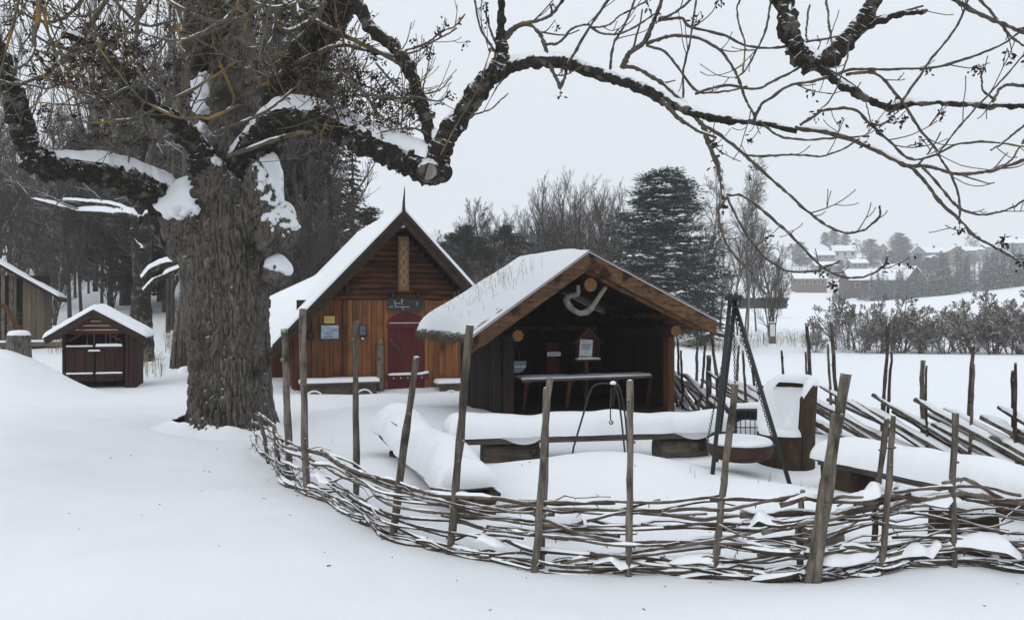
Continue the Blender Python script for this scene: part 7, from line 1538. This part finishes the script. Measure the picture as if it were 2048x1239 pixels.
# ------------------------------------------------------------------ houses on the far hill
def house(name, label, cat, u, vb, Y, wpx, hpx, rpx, mat, gable=False, depth=8.0, chim=False, wins=3, group='houses on the far hill', ang=None):
    k = Y / F; x = (u - CX) / F * Y; zb = EYE - (vb - CY) / F * Y
    W_, Hh, Rh = wpx * k, hpx * k, rpx * k
    t = thing(name, label, cat, (x, Y, zb), R(ang if ang is not None else -8), group)
    part('wall', MB().box((-W_ / 2, 0, -6), (W_ / 2, depth, Hh)), M[mat], t, local=True)
    o = 0.4
    if gable:                                      # gable faces the viewer
        part('gable', MB().prism([(-W_ / 2, -0.003, Hh), (W_ / 2, -0.003, Hh), (0, -0.003, Hh + Rh)], (0, depth, 0)), M[mat], t, local=True)
        for sg in (-1, 1):
            e0, e1 = A(0, -o, Hh + Rh + 0.1), A(sg * (W_ / 2 + o), -o, Hh + 0.1 - o * Rh / (W_ / 2))
            rf = part('roof', MB().prism([e0, e1, e1 - A(0, 0, 0.18), e0 - A(0, 0, 0.18)], (0, depth + 2 * o, 0)), M['h_dark'], t, local=True)
            part('snow_cover', MB().prism([e0 + A(0, 0, 0.35), e1 + A(sg * 0.05, 0, 0.28), e1 + A(sg * 0.05, 0, 0.004), e0 + A(0, 0, 0.004)], (0, depth + 2 * o, 0)), M['snow'], rf, local=True)
    else:                                          # eaves towards the viewer, near slope full of snow
        for sg in (-1, 1):
            part('gable', MB().prism([(sg * W_ / 2, 0, Hh), (sg * W_ / 2, depth, Hh), (sg * W_ / 2, depth / 2, Hh + Rh)], (-sg * 0.15, 0, 0)), M[mat], t, local=True)
        for fr, bk in ((-o, depth / 2), (depth + o, depth / 2)):
            e0, e1 = A(-W_ / 2 - o, fr, Hh - 0.05), A(-W_ / 2 - o, bk, Hh + Rh)
            rf = part('roof', MB().prism([e0, e1, e1 - A(0, 0, 0.18), e0 - A(0, 0, 0.18)], (W_ + 2 * o, 0, 0)), M['h_dark'], t, local=True)
            part('snow_cover', MB().prism([e0 + A(0, 0, 0.3), e1 + A(0, 0, 0.34), e1 + A(0, 0, 0.004), e0 + A(0, 0, 0.004)], (W_ + 2 * o, 0, 0)), M['snow'], rf, local=True)
    for j in range(wins):
        wx = -W_ / 2 + W_ * (j + 0.5) / wins; ww_ = min(0.6, W_ / wins * 0.25); zc = Hh * 0.55; wh = min(0.65, Hh * 0.28)
        wf_ = part('window', MB().box((wx - ww_ - 0.1, -0.06, zc - wh - 0.1), (wx + ww_ + 0.1, -0.004, zc + wh + 0.1)), M['h_white'], t, local=True)
        part('pane', MB().box((wx - ww_, -0.075, zc - wh), (wx + ww_, -0.062, zc + wh)), M['window_dark'], wf_, local=True)
    if chim:
        ch_ = part('chimney', MB().box((W_ * 0.1, depth / 2 - 0.4, Hh + Rh * 0.6), (W_ * 0.1 + 0.7, depth / 2 + 0.3, Hh + Rh + 1.2)), M['h_dark'], t, local=True)
        part('snow_cap', MB().box((W_ * 0.1, depth / 2 - 0.4, Hh + Rh + 1.202), (W_ * 0.1 + 0.7, depth / 2 + 0.3, Hh + Rh + 1.35)), M['snow'], ch_, local=True)
    return t
house('red_barn', 'long dark red barn with a snowy roof below the hill behind young spruces', 'barn', 1758, 582, 228, 112, 22, 22, 'h_red', False, 9.0, False, 4, None, -4)
house('barn_wing', 'red gabled barn wing with a white window at the right end of the long barn', 'barn', 1833, 582, 226, 32, 26, 22, 'h_red', True, 10.0, False, 1, None, -14)
house('brick_shed', 'long low reddish shed at the edge of the far field', 'shed', 1622, 572, 260, 60, 15, 10, 'h_brown', False, 7, False, 4, None)
for nm, lb, u, vb, Y, w, h_, r, mt, gb, ch in (
    ('house', 'pale grey house with stepped snowy roofs under the clump of spruces', 1690, 514, 360, 44, 12, 12, 'h_white', False, True), ('house', 'grey house left of the stepped-roof house on the far hill', 1652, 520, 352, 34, 10, 9, 'h_grey', False, False), ('house', 'low house at the left end of the hillside village', 1612, 524, 350, 34, 10, 10, 'h_grey', False, False), ('house', 'small gabled house between the bare trees and the square tree', 1766, 508, 372, 16, 12, 9, 'h_ochre', True, False),
    ('house', 'grey gabled house right of the square-topped tree', 1836, 516, 345, 26, 12, 12, 'h_grey', True, True), ('house', 'wide snowy-roofed house right of the square-topped tree', 1822, 512, 356, 34, 8, 9, 'h_grey', False, False), ('house', 'dark house with a wide snowy roof in the middle of the hill row', 1868, 514, 352, 44, 9, 10, 'h_dark', False, True), ('house', 'dark gabled house below the middle of the hill row', 1868, 528, 332, 24, 8, 9, 'h_dark', True, False),
    ('house', 'brown house with a gable in the hill row', 1914, 512, 348, 30, 10, 10, 'h_brown', True, True), ('house', 'brown wing beside the gabled brown house', 1934, 510, 352, 34, 9, 8, 'h_brown', False, False), ('house', 'small snowy-roofed house at the top of the hill row', 1956, 504, 366, 22, 5, 6, 'h_grey', False, False), ('house', 'flat snowy-roofed house beneath the bare hilltop tree', 1988, 500, 372, 30, 6, 7, 'h_grey', False, False), ('house', 'grey house with two chimneys highest on the hill', 2034, 498, 370, 52, 12, 9, 'h_grey', False, True),
    ('house', 'low dark house halfway up the hill behind the barn', 1660, 545, 300, 52, 14, 8, 'h_grey', False, False), ('house', 'small house with a bright snowy roof right of the red barn', 1893, 562, 240, 28, 7, 8, 'h_dark', False, False), ('house', 'half-hidden house among dark trees above the barn', 1720, 536, 310, 30, 10, 8, 'h_grey', False, False), ('house', 'half-hidden house right above the red barn roof', 1790, 545, 300, 34, 9, 8, 'h_ochre', False, False)):
    house(nm, lb, 'house', u, vb, Y, w, h_, r, mt, gb, 8.0, ch, 2 if gb else 3)
# trees on the hill and the belt of young spruces
HILL = [(1650, 365, 490, 468, 0), (1668, 370, 500, 465, 0), (1690, 372, 500, 472, 0), (1708, 366, 505, 488, 0), (1725, 350, 525, 480, 1), (1742, 345, 530, 485, 0), (1755, 350, 530, 500, 1), (1798, 352, 520, 473, 0), (1786, 350, 520, 474, 1), (1808, 350, 520, 480, 0), (1585, 340, 530, 486, 1), (1600, 345, 530, 490, 0), (1570, 330, 535, 492, 1), (1940, 372, 508, 468, 1), (1950, 374, 505, 480, 1),
        (1740, 320, 548, 508, 1), (1765, 318, 550, 510, 1), (1700, 315, 550, 515, 1), (1780, 315, 550, 508, 0), (1835, 310, 548, 512, 0), (1855, 290, 556, 520, 0), (1870, 285, 560, 522, 0), (1828, 320, 540, 515, 1), (1900, 320, 545, 515, 1), (1925, 310, 550, 512, 1), (1950, 315, 548, 510, 1), (1970, 320, 545, 508, 1), (1990, 310, 552, 515, 1), (2015, 315, 548, 508, 1), (2040, 310, 552, 510, 1), (1640, 310, 552, 520, 1), (1615, 320, 545, 515, 1), (1680, 300, 558, 525, 0), (1560, 300, 560, 520, 1), (1535, 310, 560, 505, 1)]
FARW = []
hill_spr = make_pine('hill_spruce', 10.0, 6.4, 41, M['needle'], 110, 110, False, 0.05, 6)
hill_bare = make_tree('hill_tree', dict(ROUND, rmin=0.03, n=(18, 8, 5)), 42, FB_, FT)
for k, (u, Y, vb, vt, bare) in enumerate(HILL):
    row = 'along the skyline' if vt < 500 else 'between the houses' if Y > 300 else 'just behind the barn'
    zone = 'at the left end' if u < 1640 else 'by the stepped-roof house' if u < 1730 else 'above the red barn' if u < 1850 else 'under the right-hand houses'
    pr = hill_bare if bare else hill_spr
    FARW.append((place(pr, u, Y, (vb - vt) * 1.15, 'x', f'hill trees {row} {zone}', H0=11.0 if bare else 10.0, vb=vb, wide=1.5 if bare else 1.35), 'bare hazy tree' if bare else 'dark hazy evergreen', f'{row} {zone}'))
# patchy scrub on the hillside
q = MB(); rs = np.random.RandomState(44); n = 9000
uu = rs.uniform(1540, 2090, n); yv = rs.uniform(262, 370, n); xs = (uu - CX) / F * yv; zs = H(xs, yv)
keep = n2(xs, yv, 0.045, 5, 3) > 0.0
c = np.stack([xs, yv, zs], -1)[keep] + A(0, 0, 0.3) + rs.rand(keep.sum(), 3) * A(0.5, 0.5, 1.8)
dv = rs.randn(len(c), 3) * 0.35 + A(0, 0, 0.7); leafcards(q, c, dv, np.full(len(c), 0.22), rs)
sc = part('hillside_scrub', q, M['bush_twig']); tag(sc, 'grey patchy scrub between the houses on the far hillside', 'scrub', kind='stuff')
ru = random.Random(17)
spots = []
for k in range(125):
    t = ru.random(); u = 1668 + t * 410; row = ru.choice([0, 0, 1, 2]); vbase = np.interp(u, [1660, 1780, 1900, 2060], [598, 601, 598, 578]) - 6 * row * (1 if u > 1850 else 0.4)
    Y = 205 + 12 * row; hp = ru.uniform(18, 30) if u < 1700 else ru.uniform(34, 62) if u < 1880 else ru.uniform(44, 92)
    if 1690 < u < 1740: hp = min(hp, 22)
    spots.append((u, Y, vbase, hp))
for (u, Y, vbase, hp) in sorted(spots):
    zone = 'in front of the long red barn' if u < 1790 else 'in front of the gabled barn wing' if u < 1860 else 'right of the red barn' if u < 1960 else 'below the highest grey house' if u < 2030 else 'at the right frame edge'
    sz_ = 'low' if hp < 32 else 'medium' if hp < 52 else 'tall'
    FARW.append((place(p_yspr[ru.randrange(2)], u, Y, hp, 'x', f'young spruces {zone}', 'young_spruce', H0=6.0, vb=vbase, wide=1.15), f'{sz_} snow-dusted young spruce', zone))

ordinals(FARW)
# prototypes that stayed unused are removed
for o in list(bpy.data.objects):
    if o.type == 'EMPTY' and o.parent is None and o.name not in used and o.get('label', None) == '' or (o.type == 'EMPTY' and o.parent is None and 'label' not in o):
        for ch in list(o.children): bpy.data.objects.remove(ch)
        bpy.data.objects.remove(o)

# ------------------------------------------------------------------ snowy winter air
hz = MB().box((-1250, -40, -12), (1250, 1450, 62))
hm = bpy.data.materials.new('winter_haze'); hm.use_nodes = True
for n_ in list(hm.node_tree.nodes): hm.node_tree.nodes.remove(n_)
ho = hm.node_tree.nodes.new('ShaderNodeOutputMaterial'); hv = hm.node_tree.nodes.new('ShaderNodeVolumePrincipled')
hv.inputs['Color'].default_value = (0.98, 0.985, 1.0, 1); hv.inputs['Density'].default_value = 0.0009; hv.inputs['Anisotropy'].default_value = 0.1
hm.node_tree.links.new(hv.outputs[0], ho.inputs['Volume'])
haze = part('haze', hz, hm); haze['kind'] = 'stuff'; haze['label'] = 'pale grey snowy air that fades the far hill'
